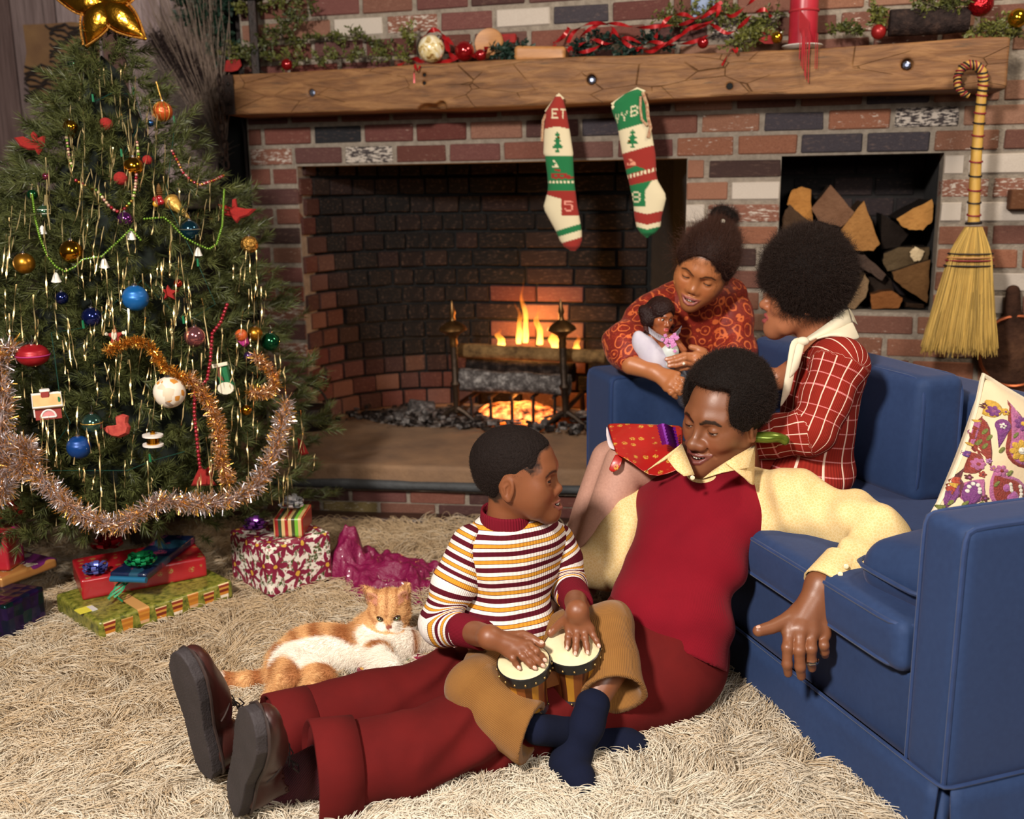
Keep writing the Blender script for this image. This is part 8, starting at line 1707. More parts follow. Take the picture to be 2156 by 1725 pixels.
# broom
o = thing('straw_broom', 'straw hearth broom with a wound looped handle hanging from the mantel', 'broom', mp(2020, 735, .22)); STRAW = mat('straw', (206, 164, 76), .6, col2=(170, 124, 50), scale=60, stretch=(1, 1, .2)); BKC = mat('black_binding', (30, 22, 22), .6); RDC = mat('red_binding', (130, 30, 40), .6)
hp_px = [(2050, 470), (2052, 400), (2056, 320), (2062, 250), (2067, 200), (2071, 172), (2068, 150), (2055, 138), (2038, 136), (2024, 145), (2016, 162), (2016, 182), (2026, 196), (2040, 202)]
P = [mp(x, y, .245) for x, y in hp_px]; S = []
for i in range(len(P)-1): S += [P[i]+(P[i+1]-P[i])*k/8 for k in range(8)]
S.append(P[-1]); rad = list(np.linspace(.0185, .0135, 40))+list(np.linspace(.0135, .008, len(S)-40)); MB().tube(S, rad, 10).build('handle', STRAW, o)
for i in range(2, len(S)-2, 3):
 d = nrm(S[i+1]-S[i]); a, b = frame_of(d); MB().tube([S[i]+(a*math.cos(t)+b*math.sin(t))*(rad[i]*1.06)+d*.004*math.sin(t) for t in np.linspace(0, 2*PI, 12, endpoint=False)], .003, 5, closed=True).build('binding', BKC if (i//3) % 2 else RDC, o)
top_, bl, br_ = mp(2050, 478, .245), mp(1950, 735, .225), mp(2088, 732, .225); r = np.random.default_rng(5); n = 2600; P = np.empty((n, 6, 3)); s = r.random(n); dp = r.uniform(-1, 1, n)
for k, t in enumerate(np.linspace(0, 1.0, 6)):
 wdt = np.interp(t, [0, .12, .32, .48, 1], [.022, .05, .066, .076, .112]); cen = top_+(lerp(bl, br_, .5)-top_)*t; P[:, k] = cen+np.outer((s-.5)*2*wdt, UW)+np.outer(dp*np.interp(t, [0, .4, 1], [.018, .022, .03]), NW)+r.normal(size=(n, 3))*.0012*t
P[:, 5, 2] += r.normal(size=n)*.010
tone = r.random(n); br = strands('bristles', P, np.array([1, 1, 1, 1, .9, .6])*.0011, (lambda t: (t.P(Base_Color=t.attr('Col'), Roughness=.6), t.m)[1])(NT('bristle')), o, cols=np.array(lin((212, 172, 88)))*(.42+.68*tone)[:, None])
core = MB(); rows = []
for t in np.linspace(.02, .97, 12): wdt = np.interp(t, [0, .12, .32, .48, 1], [.022, .05, .066, .076, .112])*.95; cen = top_+(lerp(bl, br_, .5)-top_)*t; rows.append([cen+UW*wdt*math.cos(a)+NW*.018*math.sin(a) for a in np.linspace(0, 2*PI, 16, endpoint=False)])
core.add([q for r_ in rows for q in r_], [(i*16+k, i*16+(k+1) % 16, (i+1)*16+(k+1) % 16, (i+1)*16+k) for i in range(11) for k in range(16)]+[tuple(range(176, 192))]); core.build('bristle_core', STRAW, o)
for (y0, m) in ((533, BKC), (541, MATS['turned_wood']), (547, RDC), (558, BKC)):
 t = (y0-478)/257; wdt = np.interp(t, [0, .12, .32, .48, 1], [.022, .05, .066, .076, .112])+.009; cen = top_+(lerp(bl, br_, .5)-top_)*t; MB().tube([cen+UW*wdt*math.cos(a)+NW*.032*math.sin(a) for a in np.linspace(0, 2*PI, 30, endpoint=False)], .0026, 5, closed=True).build('stitching', m, o)
MB().tube([S[0]+(frame_of(nrm(S[1]-S[0]))[0]*math.cos(t)+frame_of(nrm(S[1]-S[0]))[1]*math.sin(t))*.021 for t in np.linspace(0, 2*PI, 14, endpoint=False)], .005, 6, closed=True).build('collar', BKC, o)
# knitted stockings
FONT = {'E': '11111 10000 10000 11110 10000 10000 11111', 'T': '11111 00100 00100 00100 00100 00100 00100', 'Y': '10001 10001 01010 00100 00100 00100 00100', 'V': '10001 10001 10001 01010 01010 00100 00100', 'B': '11110 10001 10001 11110 10001 10001 11110', '5': '11111 10000 11110 00001 00001 10001 01110', '8': '01110 10001 10001 01110 10001 10001 01110', 't': '0001000 0011100 0001000 0011100 0111110 0011100 0111110 1111111 0001000 0011100', 'n': '0110000 0010000 0000000 1111100 1010110 1111111 0101010', 'r': '0110000 0011000 0000100 0001110 1011111 1111111'}
KR, KG, KC = np.array(lin((150, 40, 30))), np.array(lin((24, 112, 62))), np.array(lin((224, 208, 172)))
KNIT = NT('knit'); n_ = KNIT.n('TexWave', {'Scale': 110.0}, bands_direction='Z'); KNIT.set(n_.inputs['Vector'], KNIT.coord()); n2 = KNIT.n('TexWave', {'Scale': 110.0}, bands_direction='X'); KNIT.set(n2.inputs['Vector'], KNIT.coord()); KNIT.P(Base_Color=KNIT.attr('Col'), Roughness=.95, Sheen_Weight=.05); KNIT.bump(KNIT.math('MULTIPLY', n_.outputs[1], n2.outputs[1]), .5, .003); KNIT = KNIT.m
def stocking(lab, rows, colf, loop, seed):
 """rows: (y, left, right) of the outline; colf(s, t) -> colour, s 0..1 across, t pixel row"""
 ys = np.array([q[0] for q in rows]); yy = np.linspace(ys[0], ys[-1], 190); L = np.interp(yy, ys, [q[1] for q in rows]); R = np.interp(yy, ys, [q[2] for q in rows]); seg = 110; V = []; C = []
 for y, l, r_ in zip(yy, L, R):
  for k in range(seg):
   an = PI+2*PI*k/seg; s = .5+.5*math.cos(an); x = l+(r_-l)*s; wm = (r_-l)/555.0; p = mp(x, y, .225); V.append(p+NW*math.sin(an)*min(.022, wm*.35)); C.append(colf(s if math.sin(an) < 0.2 else -1, x, y))
 F = [(i*seg+k, i*seg+(k+1) % seg, (i+1)*seg+(k+1) % seg, (i+1)*seg+k) for i in range(189) for k in range(seg)]+[tuple(range(189*seg, 190*seg))[::-1]]
 o = thing('knit_stocking', lab, 'stocking', mp(rows[-1][1], rows[-1][0], .225)); put('stocking_body', mesh(V, F, True, C), o, None, KNIT); return o
def glyph(x, y, x0, y0, w, h, g, slant=0):
 rws = FONT[g].split(); nx, ny = len(rws[0]), len(rws); i = int((y-y0-slant*(x-x0))/h*ny//1); j = int((x-x0)/w*nx//1); return 0 <= i < ny and 0 <= j < nx and rws[i][j] == '1'
S5 = lambda x, y: (1120+x*.2202, 170+y*.2202)
def col5(s, x, y):
 X, Y = (x-1120)/.2202, (y-170)/.2202; yb = Y-abs(X-250)*-.12
 if Y < 470-30+.0*X+abs(X-250)*.2:
  if glyph(X, Y, 200, 270, 62, 95, 'E') or glyph(X, Y, 282, 270, 46, 95, 'T'): return KC
  return KR if Y > 150 else KC
 if Y < 718: return KG*(1 if s >= 0 else 0)+KC*0 if s >= 0 and glyph(X, Y, 210, 490, 95, 195, 't') else KC
 if Y < 1055:
  if glyph(X, Y, 205, 760, 60, 80, 'r') and Y < 830 and X < 275: return KC
  if glyph(X, Y, 195, 845, 210, 100, 'n') and Y > 845: return KR
  if 955 < Y < 985 and math.sin(X*.18) > -.3: return KC
  return KG
 if Y < 1095+(X-160)*.25: return KR
 if X > 295 and Y < 1290: return np.array(lin((226, 150, 130))) if glyph(X, Y, 322, 1145, 78, 105, '5') else KR
 d = Y+(X-230)*.30
 if d < 1440: return KC
 if d < 1500: return KG
 return KC if d < 1570 else KR
rows = [(S5(0, y)[1], S5(l, 0)[0], S5(r, 0)[0]) for y, l, r in ((132, 236, 272), (180, 205, 300), (300, 130, 330), (480, 118, 362), (700, 110, 395), (720, 125, 392), (900, 148, 400), (1000, 155, 408), (1060, 150, 416), (1200, 112, 434), (1250, 125, 444), (1350, 180, 462), (1440, 230, 476), (1530, 268, 478), (1590, 310, 455), (1625, 370, 420))]
k5 = stocking('knit stocking with a red top and the number five on its ankle', rows, col5, None, 1); MB().tube([mp(*S5(*q), .225) for q in ((135, 300), (200, 210), (262, 132), (300, 180))], .006, 6).build('cream_rim', mat('cream_knit', (224, 208, 172), .95, bump=.3, bscale=300), k5); MB().tube([mp(*S5(*q), .232) for q in ((135, 320), (108, 380), (100, 480), (96, 580))], .005, 6).build('cord', mat('twisted_cord', (150, 70, 50), .9, col2=(200, 180, 140), scale=120), k5)
S8 = S5
def col8(s, x, y):
 X, Y = (x-1120)/.2202, (y-170)/.2202; e = Y+(X-830)*.28
 if e < 480:
  if glyph(X, e, 805, 318, 34, 90, 'V') or glyph(X, e, 860, 318, 62, 90, 'Y') or glyph(X, e, 952, 285, 70, 100, 'B'): return KC
  return KG
 if e < 712: return KG if glyph(X, Y, 915, 470, 110, 175, 't') else KC
 if Y+(X-880)*.22 < 1015:
  if glyph(X, Y, 915, 750, 100, 60, 'r') and X < 1000: return np.array(lin((226, 150, 120)))
  if Y > 815+abs(X-1000)*.35 and e < 925 and X < 1110: return KG
  if 955 < e+25 < 990 and math.sin(X*.18) > -.3: return KC
  return KR
 heel = X > 1090 and Y > 1200-(X-1090)*1.5-150
 if Y < 1205 and not heel: return KC if glyph(X, Y, 958, 1058, 88, 105, '8') else KG
 d = Y+abs(X-1110)*.22
 if d < 1275: return KC
 if d < 1375: return KR
 return KC if d < 1420 else KG
rows = [(S5(0, y)[1], S5(l, 0)[0], S5(r, 0)[0]) for y, l, r in ((75, 990, 1050), (130, 880, 1080), (210, 765, 1095), (290, 765, 1105), (420, 815, 1130), (700, 862, 1182), (900, 908, 1190), (960, 925, 1205), (1080, 950, 1275), (1130, 962, 1282), (1200, 972, 1265), (1300, 980, 1240), (1400, 1000, 1228), (1460, 1040, 1180), (1500, 1090, 1110))]
k8 = stocking('knit stocking with a green top and the number eight on its ankle', rows, col8, None, 2); MB().tube([mp(*S5(*q), .232) for q in ((765, 260), (900, 205), (1050, 128), (1075, 105), (1010, 78), (880, 150), (765, 230))], .006, 6).build('cream_rim', MATS['cream_knit'], k8); MB().tube([mp(*S5(*q), .245) for q in ((1060, 110), (1100, 230), (1110, 350), (1135, 450), (1110, 545))], .006, 6).build('cord', MATS['twisted_cord'], k8); MB().tube([mp(*S5(*q), .245) for q in ((1040, 150), (1035, 260), (1050, 370), (1100, 430))], .0045, 6).build('cord', MATS['twisted_cord'], k8)
for q in ((254, 540), (928, 578)): MB().ball(mp(*S5(*q), .252), .004, 8, 6).build('sequin', GOLDB, k5 if q[0] < 500 else k8)
# wall hanging and dried bouquet left of the chimney
o = thing('leather_hanging', 'brown hide with dark fringed ripples hung on the plank wall', 'wall hanging', wl(wp(115, 130, -.07)[0], .085, wp(115, 215, -.07)[1])); HID = mat('brown_hide', (130, 98, 62), .8, col2=(98, 68, 46), scale=8); RIP = mat('dark_ripple', (46, 32, 26), .8, col2=(30, 22, 20))
hq = [(48, 52), (100, 50), (150, 46), (205, 52), (208, 120), (206, 190), (150, 208), (110, 220), (80, 215), (62, 190), (50, 150), (56, 110)]; Vh = [wloc(x, y, .086) for x, y in hq]; c = np.mean(Vh, 0); n = len(Vh); put('hide', mesh(Vh+[v+NW*.008 for v in Vh]+[c-NW*.006], [(i, (i+1) % n, 2*n) for i in range(n)]+[(i, n+i, n+(i+1) % n, (i+1) % n) for i in range(n)], False), o, None, HID)
for k in range(17): y = 56+k*9.5; x0 = (105 if y < 140 else 52) if k else 95; MB().tube([wloc(x, y+4*math.sin(x*.13+k*1.3)+2*math.sin(x*.31+k), .078) for x in np.linspace(x0, 204, 14)], [.006-.002*abs(t-.5) for t in np.linspace(0, 1, 14)], 5).build('ripple', RIP, o)
o = thing('dried_bouquet', 'sheaf of dried stalks and plumes standing in the corner by the mantel', 'bouquet', wl(-1.10, -.05, 1.2)); r = np.random.default_rng(41); n = 320; P = np.empty((n, 7, 3)); b0 = mp(468, 330, .08)
for i in range(n):
 tx, ty = r.choice([310, 340, 380, 420, 455]), r.uniform(-60, 120); e = mp(tx+r.normal()*16, ty, .10+r.normal()*.05); q = r.normal(size=3)*.012
 for k, t in enumerate(np.linspace(0, 1, 7)): P[i, k] = b0+(e-b0)*t+q*min(1, t*3)+np.array((-.03, 0, .02))*math.sin(PI*t)*r.normal()*.3
strands('stalks', P, np.linspace(1, .4, 7)*.0016, strand_mat('dry_stalk', (122, 104, 92)), o); n = 1500; P = np.empty((n, 4, 3))
for i in range(n):
 t = r.random(); c = mp(322+90*t+r.normal()*5, 78+80*t**1.3+r.normal()*6, .13); d = nrm((r.normal()*.6+.4, -.2, r.normal()*.6-.5)); P[i] = [c+d*.05*k/3+np.array((0, 0, -.01*(k/3)**2)) for k in range(4)]
strands('dark_plume', P, np.linspace(1, .3, 4)*.0012, strand_mat('plume', (42, 30, 28)), o); n = 2200; P = np.empty((n, 4, 3))
for i in range(n):
 t = r.random(); c = mp(450-110*t+r.normal()*12, 330-170*t+r.normal()*14, .10); d = nrm((r.normal()*.5-.4, -.2+r.normal()*.3, r.normal()*.4+.9)); P[i] = [c+d*.09*k/3+np.array((0, 0, -.012*(k/3)**2)) for k in range(4)]
strands('grey_plume', P, np.linspace(1, .3, 4)*.0008, strand_mat('plume_grey', (104, 92, 86)), o)
greens('dark spruce bough hanging beside the dried stalks', [(400, 10), (430, 40), (455, 80), (470, 120)], .07, 900, 20, PINE2, .022, off=.07); greens('second spruce bough in the corner above the mantel end', [(470, -10), (445, 20), (425, 60)], .06, 500, 21, PINE2, .022, off=.06)
# gifts
def gift(lab, A, B, C, z0, h, m, bev=.004, name='gift_box', wob_=.0015):
 """A front corner, B and C its floor neighbours (pixels), lying at height z0"""
 a, b, c = [WZ(*q, z0) for q in (A, B, C)]; x = nrm((b-a)*[1, 1, 0]); y0 = nrm((c-a)*[1, 1, 0]); er = (math.atan2(y0[1], y0[0])-math.atan2(x[1], x[0])) % (2*PI)-PI/2; er = (er+PI) % (2*PI)-PI; x = rotz(er*.5) @ x; y = np.array([-x[1], x[0], 0]); lx = np.linalg.norm(b-a); ly = np.linalg.norm(c-a); sg = 1
 R = np.stack([x, y, [0, 0, 1]], 1); o = thing(name, lab, 'gift', a+x*lx/2+y*sg*ly/2, rz=math.atan2(x[1], x[0]))
 f0 = bx((0, 0, h/2), (lx/2, ly/2, h/2), bev); w = wob(int(lx*1e4), 26, 7); V, F = nets(lambda p: f0(p)+w(p)*wob_, (-lx/2-.02, -ly/2-.02, -.02), (lx/2+.02, ly/2+.02, h+.02), max(.006, lx/55)); put('wrapped_box', mesh(V, F), o, (0, 0, 0), m); o['_d'] = (lx, ly, h)
 return o, a, x, y*sg, lx, ly
def bow(lab, c, R, m, n=11, up=(0, 0, 1), w=.016, seed=1, parent=None, name='ribbon_bow'):
 r = random.Random(seed); b = MB(); up = nrm(up); s, u = frame_of(up, (0, 1, 0))
 for k in range(n):
  an = 2*PI*k/n*2.4; el = .12+.8*(k/n); d = (s*math.cos(an)+u*math.sin(an))*math.cos(el)+up*math.sin(el); sd = np.cross(d, up); sd = nrm(sd) if np.linalg.norm(sd) > .01 else s; L = R*r.uniform(.8, 1.1)
  b.ribbon([c+d*L*t*1.0+np.cross(sd, d)*-R*.34*math.sin(2*PI*q)*(.6+.4*t) if False else c+d*L*math.sin(PI*q)+np.cross(d, sd)*R*.22*math.sin(2*PI*q) for q, t in ((q, q) for q in np.linspace(0, 1, 13))], w, np.array([np.cross(sd, d)]*13) if False else None if False else nrm(np.cross(d, sd)))
 o = b.build(name, m, parent);
 if lab: tag(o, lab, 'bow')
 return o
def uvtile(t, sc):
 """2-D cells laid on every face of the box: returns offset from cell centre (x, y), cell random"""
 tc = t.n('TexCoord'); g = t.n('Mapping');
 return tc
def poins():
 t = NT('poinsettia_paper'); tc = t.n('TexCoord'); N = t.n('SeparateXYZ'); t.set(N.inputs[0], tc.outputs['Normal']); P = t.n('SeparateXYZ'); t.set(P.inputs[0], tc.outputs['Object'])
 az = t.math('GREATER_THAN', t.math('ABSOLUTE', N.outputs[2]), .7); ax = t.math('GREATER_THAN', t.math('ABSOLUTE', N.outputs[0]), .7)
 mixf = lambda f, a, b: t.math('ADD', t.math('MULTIPLY', a, t.math('SUBTRACT', 1.0, f)), t.math('MULTIPLY', b, f))
 u = mixf(ax, P.outputs[0], P.outputs[1]); v = mixf(az, P.outputs[2], P.outputs[1]); cx = t.n('CombineXYZ'); t.set(cx.inputs[0], u); t.set(cx.inputs[1], v); uv = cx.outputs[0]
 wob_n = t.noise(uv, 40, 2, out=1); uvd = t.mix(.02, uv, wob_n)
 def fl(sc, petals, rin, off, amp):
  vo = t.n('TexVoronoi', {'Scale': sc, 'Randomness': .7}, voronoi_dimensions='2D'); t.set(vo.inputs['Vector'], t.mapping(uvd, (1, 1, 1), (0, 0, 0), off)); d = vo.outputs['Distance']
  sub = t.n('VectorMath', operation='SUBTRACT'); t.set(sub.inputs[0], t.mapping(uvd, (1, 1, 1), (0, 0, 0), off)); t.set(sub.inputs[1], vo.outputs['Position']); s = t.n('SeparateXYZ'); t.set(s.inputs[0], sub.outputs[0]); an = t.math('ARCTAN2', s.outputs[1], s.outputs[0])
  pet = t.math('MULTIPLY_ADD', t.math('MULTIPLY_ADD', t.math('ABSOLUTE', t.math('COSINE', t.math('MULTIPLY', an, petals/2))), .75, t.math('MULTIPLY', t.math('SUBTRACT', 1.0, t.math('ABSOLUTE', t.math('SINE', t.math('MULTIPLY', an, petals/2)))), .5)), amp*1.05, rin); return t.math('LESS_THAN', d, pet), d
 a, d1 = fl(13.5, 7, .16, (.013, .02, 0), .34); b, d2 = fl(26, 4, .12, (.1, .07, 0), .32); c_, d3 = fl(60, 3, .08, (.02, .3, 0), .14); n = t.noise(uv, 120, 2)
 c = t.mix(t.math('MULTIPLY', n, .25), lin((232, 222, 208)), lin((200, 190, 178))); c = t.mix(t.math('MULTIPLY', b, t.ramp(n, [(.4, (.3, .3, .3)), (.5, (1, 1, 1))])), c, t.mix(n, lin((92, 100, 40)), lin((44, 62, 34)))); c = t.mix(t.math('MULTIPLY', c_, .8), c, lin((150, 40, 60)))
 vein = t.math('MULTIPLY', t.ramp(d1, [(.1, (0, 0, 0)), (.5, (.5, .5, .5))]), n); c = t.mix(a, c, t.mix(vein, lin((120, 22, 52)), lin((168, 60, 90)))); c = t.mix(t.math('LESS_THAN', d1, .09), c, lin((206, 160, 60)))
 t.P(Base_Color=c, Roughness=.45, Coat_Weight=.15); return t.m
PO = poins()
zf = .045
wg, a, x, y, lx, ly = gift('white gift box printed with red poinsettias at the right of the presents', (571, 1264), (712, 1226), (472, 1224), .045, .152, PO, .013, wob_=.003)
def stripes_paper(name, cols_, per, rot, axis=0):
 t = NT(name); s = t.n('SeparateXYZ'); t.set(s.inputs[0], t.mapping(t.coord(), (1, 1, 1), rot)); f = t.math('FRACT', t.math('DIVIDE', s.outputs[axis], per)); k = len(cols_); t.P(Base_Color=t.ramp(f, [(i/k, lin(c)) for i, c in enumerate(cols_)], 'CONSTANT'), Roughness=.35, Coat_Weight=.2); return t.m
STP = stripes_paper('striped_paper', [(196, 164, 108), (58, 60, 30), (110, 170, 50), (196, 164, 108), (150, 30, 28), (44, 60, 34), (196, 164, 108), (150, 30, 28)], .075, (0, 0, 0))
sg_, a, x, y, lx, ly = gift('small striped gift with a silver bow on top of the poinsettia box', (577, 1132), (640, 1128), (612, 1100), .197, .055, STP, .003); bow('silver foil bow on the striped gift', WZ(618, 1066, .262), .036, mat('silver_foil', (226, 226, 232), .28, .55), 16, w=.012, seed=2)
bow('purple foil bow on the left corner of the poinsettia box', WZ(538, 1110, .205), .036, mat('violet_foil', (140, 70, 170), .25, .55), 15, w=.013, seed=3)
def lanterns():
 t = NT('lantern_paper'); P = t.n('SeparateXYZ'); t.set(P.inputs[0], t.coord()); v = t.coord(); nn = t.noise(v, 60, 4, .7); c = t.ramp(nn, [(.35, lin((58, 66, 24))), (.5, lin((116, 116, 40))), (.68, lin((150, 140, 66)))])
 un = t.math('DIVIDE', P.outputs[0], .046); k = t.math('FLOOR', un); fu = t.math('SUBTRACT', t.math('FRACT', un), .5); zc = t.math('ADD', t.math('MULTIPLY', t.math('SINE', t.math('MULTIPLY', k, 2.4)), .006), .026); dz = t.math('DIVIDE', t.math('SUBTRACT', P.outputs[2], zc), .020)
 body = t.math('MULTIPLY', t.math('LESS_THAN', t.math('ABSOLUTE', fu), t.math('MULTIPLY_ADD', dz, .05, .30)), t.math('LESS_THAN', t.math('ABSOLUTE', dz), 1.0)); band = t.ramp(t.math('MULTIPLY_ADD', dz, .5, .5), [(0, lin((226, 210, 186))), (.2, lin((190, 120, 40))), (.4, lin((110, 36, 24))), (.6, lin((196, 140, 60))), (.75, lin((130, 44, 30))), (.92, lin((220, 190, 140)))], 'CONSTANT')
 alt = t.math('GREATER_THAN', t.math('SINE', t.math('MULTIPLY', k, 1.9)), 0.0); band = t.mix(t.math('MULTIPLY', alt, .7), band, lin((186, 120, 40)))
 t.P(Base_Color=t.mix(body, c, band), Roughness=.4, Coat_Weight=.2); return t.m
gg, a, x, y, lx, ly = gift('flat green gift printed with lanterns at the bottom of the red gift stack', (212, 1352), (507, 1268), (97, 1296), .045, .052, lanterns(), .007)
MB().box(WZ(180, 1284, .0985), (.022, .018, .0012), rotz(math.atan2(x[1], x[0]))).build('yellow_gift_tag', mat('yellow_tag', (220, 206, 70), .5), gg)
MB().box(WZ(194, 1281, .0988), (.007, .018, .0012), rotz(math.atan2(x[1], x[0]))).build('tag_label', mat('tag_grey', (206, 200, 196), .5), gg)
rg, a, x, y, lx, ly = gift('red gift with small gold trees lying on the green lantern gift', (174, 1266), (442, 1222), (141, 1222), .097, .058, giftpaper('red_gift_paper', (156, 26, 34), (150, 120, 66), 34), .005)
bow('blue and silver foil bow on the left of the red gift', WZ(202, 1204, .163), .036, mat('blue_foil', (110, 120, 210), .25, .6), 14, w=.012, seed=4)
DKP = giftpaper('night_paper', (20, 30, 60), (150, 60, 90), 16, .3, (34, 70, 90)); bk, a2, x2, y2, lx2, ly2 = gift('slim dark blue gift lying aslant on the red gift', (233, 1222), (306, 1227), (330, 1140), .156, .022, DKP, .003)
MB().tube([WZ(233, 1219, .167), WZ(308, 1222, .167)], .008, 12).build('rolled_edge', mat('blue_roll', (40, 110, 150), .3, .3), bk)
bow('green curly foil bow on the slim dark blue gift', WZ(297, 1186, .190), .040, mat('green_foil_bow', (40, 180, 110), .25, .55), 18, w=.012, seed=5)
GRB = mat('green_ribbon', (40, 130, 84), .3, .3); rb = MB()
for k in range(4): rb.ribbon([W(236+k*10+26*math.sin(t*2.6+k), 1205+t*46+k*3, 2.50-.05*t) for t in np.linspace(0, 1.15, 12)], .005, -CF)
tag(rb.build('curled_ribbon', GRB), 'green curled ribbon trailing over the front of the red gift', 'ribbon')
bow('red foil bow half hidden under the lowest branches', WZ(229, 1150, .15), .045, mat('red_foil_bow', (190, 30, 44), .25, .5), 9, w=.024, seed=6)
HEXP = NT('foil_paper'); vo = HEXP.n('TexVoronoi', {'Scale': 34.0, 'Randomness': .25}); HEXP.set(vo.inputs['Vector'], HEXP.coord()); HEXP.P(Base_Color=HEXP.ramp(vo.outputs['Color'], [(0, lin((30, 24, 60))), (.4, lin((60, 40, 100))), (.6, lin((20, 60, 50))), (.8, lin((50, 36, 90)))]), Metallic=.8, Roughness=.25); HEXP.bump(vo.outputs['Distance'], .6, .006)
g1, *_ = gift('dark violet foil gift at the bottom of the left stack', (20, 1346), (104, 1302), (-140, 1330), .045, .09, HEXP.m, .004)
GP = NT('gold_gift_paper'); v = GP.coord(); vo = GP.n('TexVoronoi', {'Scale': 17.0, 'Randomness': .8}); GP.set(vo.inputs['Vector'], v); k1 = GP.math('LESS_THAN', vo.outputs['Distance'], GP.math('MULTIPLY_ADD', GP.noise(v, 90, 2), .5, .05)); GP.P(Base_Color=GP.mix(k1, GP.mix(GP.math('GREATER_THAN', GP.noise(v, 12, 1), .56), lin((186, 130, 70)), lin((120, 40, 110))), lin((230, 214, 190))), Roughness=.3, Metallic=.35, Coat_Weight=.3)
g2, *_ = gift('gold gift with white stars on the violet foil gift', (4, 1240), (140, 1200), (-150, 1225), .132, .028, GP.m, .004)
g3, *_ = gift('tall red and pink gift on top of the gold gift', (20, 1203), (46, 1180), (-120, 1195), .162, .11, giftpaper('pink_red_paper', (160, 30, 44), (206, 170, 90), 14, .3, (170, 40, 110)), .004)
bow('large red foil bow on top of the left stack', W(8, 1085, 2.55), .06, mat('red_foil_bow', (170, 24, 34), .18, .85), 9, w=.03, seed=7)
TIS = NT('magenta_tissue'); TIS.P(Base_Color=lin((122, 8, 64)), Roughness=.5, Transmission_Weight=0.0, Coat_Weight=.3); TIS.bump(TIS.noise(TIS.coord(), 26, 5, .6), .7, .02); TIS = TIS.m
q0 = WZ(815, 1222, .03); n1, n2 = 96, 60; V = []; w1_, w2_, w3_ = wob(401, 26, 7), wob(402, 60, 7), wob(403, 130, 7); ux = nrm(WZ(925, 1235, .03)-WZ(715, 1215, .03)); uy = np.array([-ux[1], ux[0], 0]); G = []
for i in range(n1):
 for j in range(n2): G.append((i/(n1-1)*2-1, j/(n2-1)*2-1))
G = np.array(G); rim_ = 1-.22*np.sin(np.arctan2(G[:, 1], G[:, 0])*5+1)*np.hypot(*G.T)**3; B2 = q0+np.outer(G[:, 0]*rim_*.165, ux)+np.outer(G[:, 1]*rim_*.15, uy); Bf = B2.astype(np.float32); rg_ = lambda f, a: 1-np.abs(f(Bf))*a
hz = .022+.075*np.clip(1-np.hypot(G[:, 0]*.9, G[:, 1])**2, 0, 1)**.6*(.35+.65*rg_(w1_, 1.9))+.030*(rg_(w2_, 2)-.6)+.014*(rg_(w3_, 2)-.6); hz += .15*np.exp(-(((G[:, 0]+.78)/.22)**2+((G[:, 1]-.25)/.5)**2))*(.6+.4*rg_(w2_, 2)); B2[:, 2] = np.maximum(hz, .028); B2[:, :2] += np.stack([w2_(Bf), w1_(Bf)], 1)*.012
F = np.array([(i*n2+j, (i+1)*n2+j, (i+1)*n2+j+1, i*n2+j+1) for i in range(n1-1) for j in range(n2-1)]); o = tag(put('tissue_paper', mesh(B2, F, False), None, None, TIS), 'crumpled magenta tissue paper behind the cat', 'paper'); md = o.modifiers.new('t', 'SOLIDIFY'); md.thickness = .001
scr = thing('gift_paper_scrap', 'scrap of white printed gift paper lying under the cat', 'paper', W(860, 1400, 2.2)*[1, 1, 0]);
V = []; F = []; n = 14
for i in range(n+1):
 for j in range(n+1): p = WZ(752+i/n*225, 1430-j/n*62-i*1.6, .055); V.append(p+np.array((0, 0, .006*math.sin(i*1.1+j*.7)+.004*math.sin(i*2.3-j))))
for i in range(n):
 for j in range(n): q = i*(n+1)+j; F.append((q, q+n+1, q+n+2, q+1))
o = put('paper_sheet', mesh(V, F), scr, None, PO); md = o.modifiers.new('t', 'SOLIDIFY'); md.thickness = .001
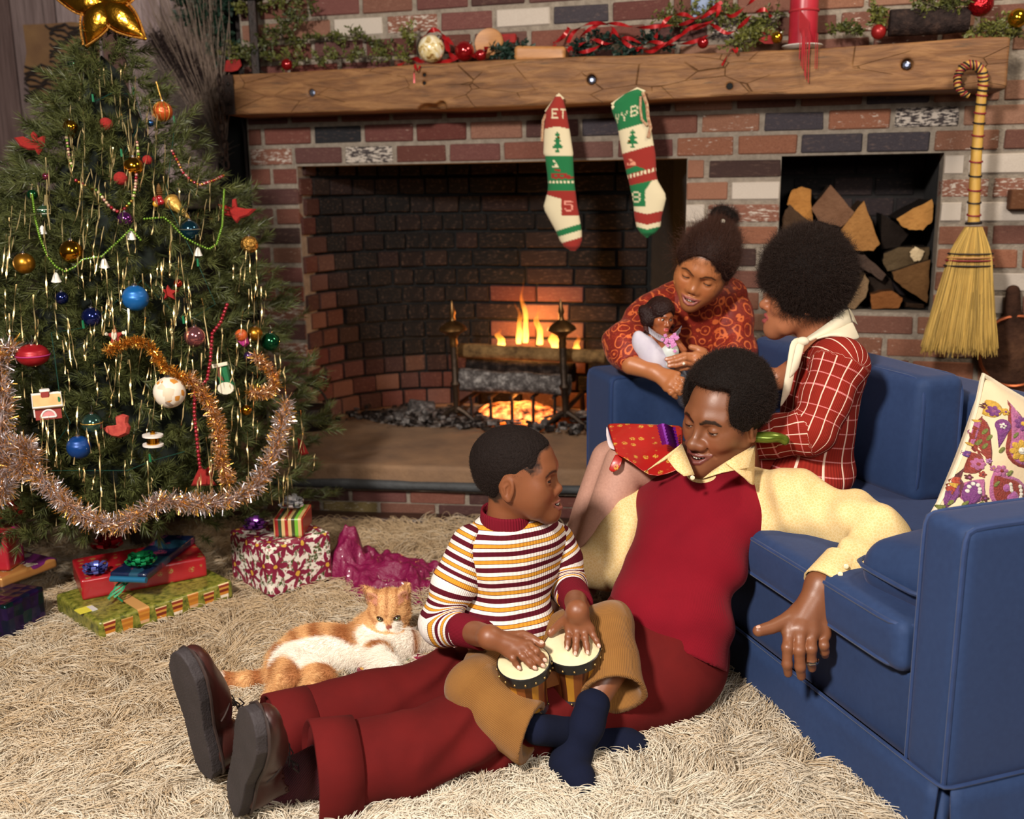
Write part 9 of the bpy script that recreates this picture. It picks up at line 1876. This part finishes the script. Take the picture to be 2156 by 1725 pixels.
# shag rug
rug = thing('shag_rug', 'long haired cream shag rug covering the floor', 'rug', (0, 2.1, 0))
o = MB().box((-.25, 1.75, .006), (1.75, 1.50, .006), None, .004).build('backing', mat('rug_backing', (168, 140, 104), .95, col2=(120, 96, 70), scale=20), rug)
RUGM = NT('rug_wool'); RUGM.P(Base_Color=RUGM.attr('Col'), Roughness=.85, Specular_IOR_Level=.12); RUGM = RUGM.m
r = np.random.default_rng(55); n = 300000
Y = 1.22+(3.24-1.22)*r.random(n)**1.45; X = r.uniform(-1, 1, n)*(Y*.62+.12)-.0
ok = (Y < 3.30-.13*(X+.5)) & (X > -1.95) & (X < 1.45); lb = (X-S0[0])*SB[0]+(Y-S0[1])*SB[1]; la = (X-S0[0])*SA[0]+(Y-S0[1])*SA[1]; ok &= ~((lb > .05) & (la > .03) & (la < 1.58)); X, Y = X[ok], Y[ok]; n = len(X)
nc = 4200; cyv = 1.2+(3.3-1.2)*r.random(nc)**1.3; cxv = r.uniform(-1, 1, nc)*(cyv*.62+.12); cdir = wob(501, 5)(np.stack([cxv, cyv, cxv*0], 1).astype(np.float32))*7+r.normal(size=nc)*.9
from mathutils import kdtree
kd = kdtree.KDTree(nc)
for i in range(nc): kd.insert((cxv[i], cyv[i], 0), i)
kd.balance(); ci = np.fromiter((kd.find((x, y, 0))[1] for x, y in zip(X, Y)), np.int64, n)
an = cdir[ci]+r.normal(size=n)*.17; L = r.uniform(.08, .18, n); K = 7; P = np.empty((n, K, 3)); x, y = X.copy(), Y.copy(); lift = r.uniform(.006, .048, n); ph = (ci*2.399) % 6.283+r.normal(size=n)*.55; cv = r.normal(size=n)*.12+np.sin(ci*1.7)*.8
tx, ty = cxv[ci]+np.cos(cdir[ci])*.07, cyv[ci]+np.sin(cdir[ci])*.07
for k in range(K):
 t = k/(K-1); pull = .5*t*t; P[:, k, 0] = x*(1-pull)+(tx)*pull; P[:, k, 1] = y*(1-pull)+(ty)*pull
 P[:, k, 2] = .012+lift*np.sin(np.pi*min(1, t*.85+.08))+.003*np.sin(ph+t*9)
 a = an+cv*t*2.2+.42*np.sin(ph+t*8); x = x+np.cos(a)*L/(K-1); y = y+np.sin(a)*L/(K-1)
tone = np.clip(.5+.45*wob(503, 3.2)(np.stack([X, Y, X*0], 1).astype(np.float32))*1.6+r.normal(size=n)*.22+np.sin(ci*2.3)*.15+.28*(Y-1.95)-.12*X, 0, 1)  # random wool tone, plus lamplight drift front to back put into the colour
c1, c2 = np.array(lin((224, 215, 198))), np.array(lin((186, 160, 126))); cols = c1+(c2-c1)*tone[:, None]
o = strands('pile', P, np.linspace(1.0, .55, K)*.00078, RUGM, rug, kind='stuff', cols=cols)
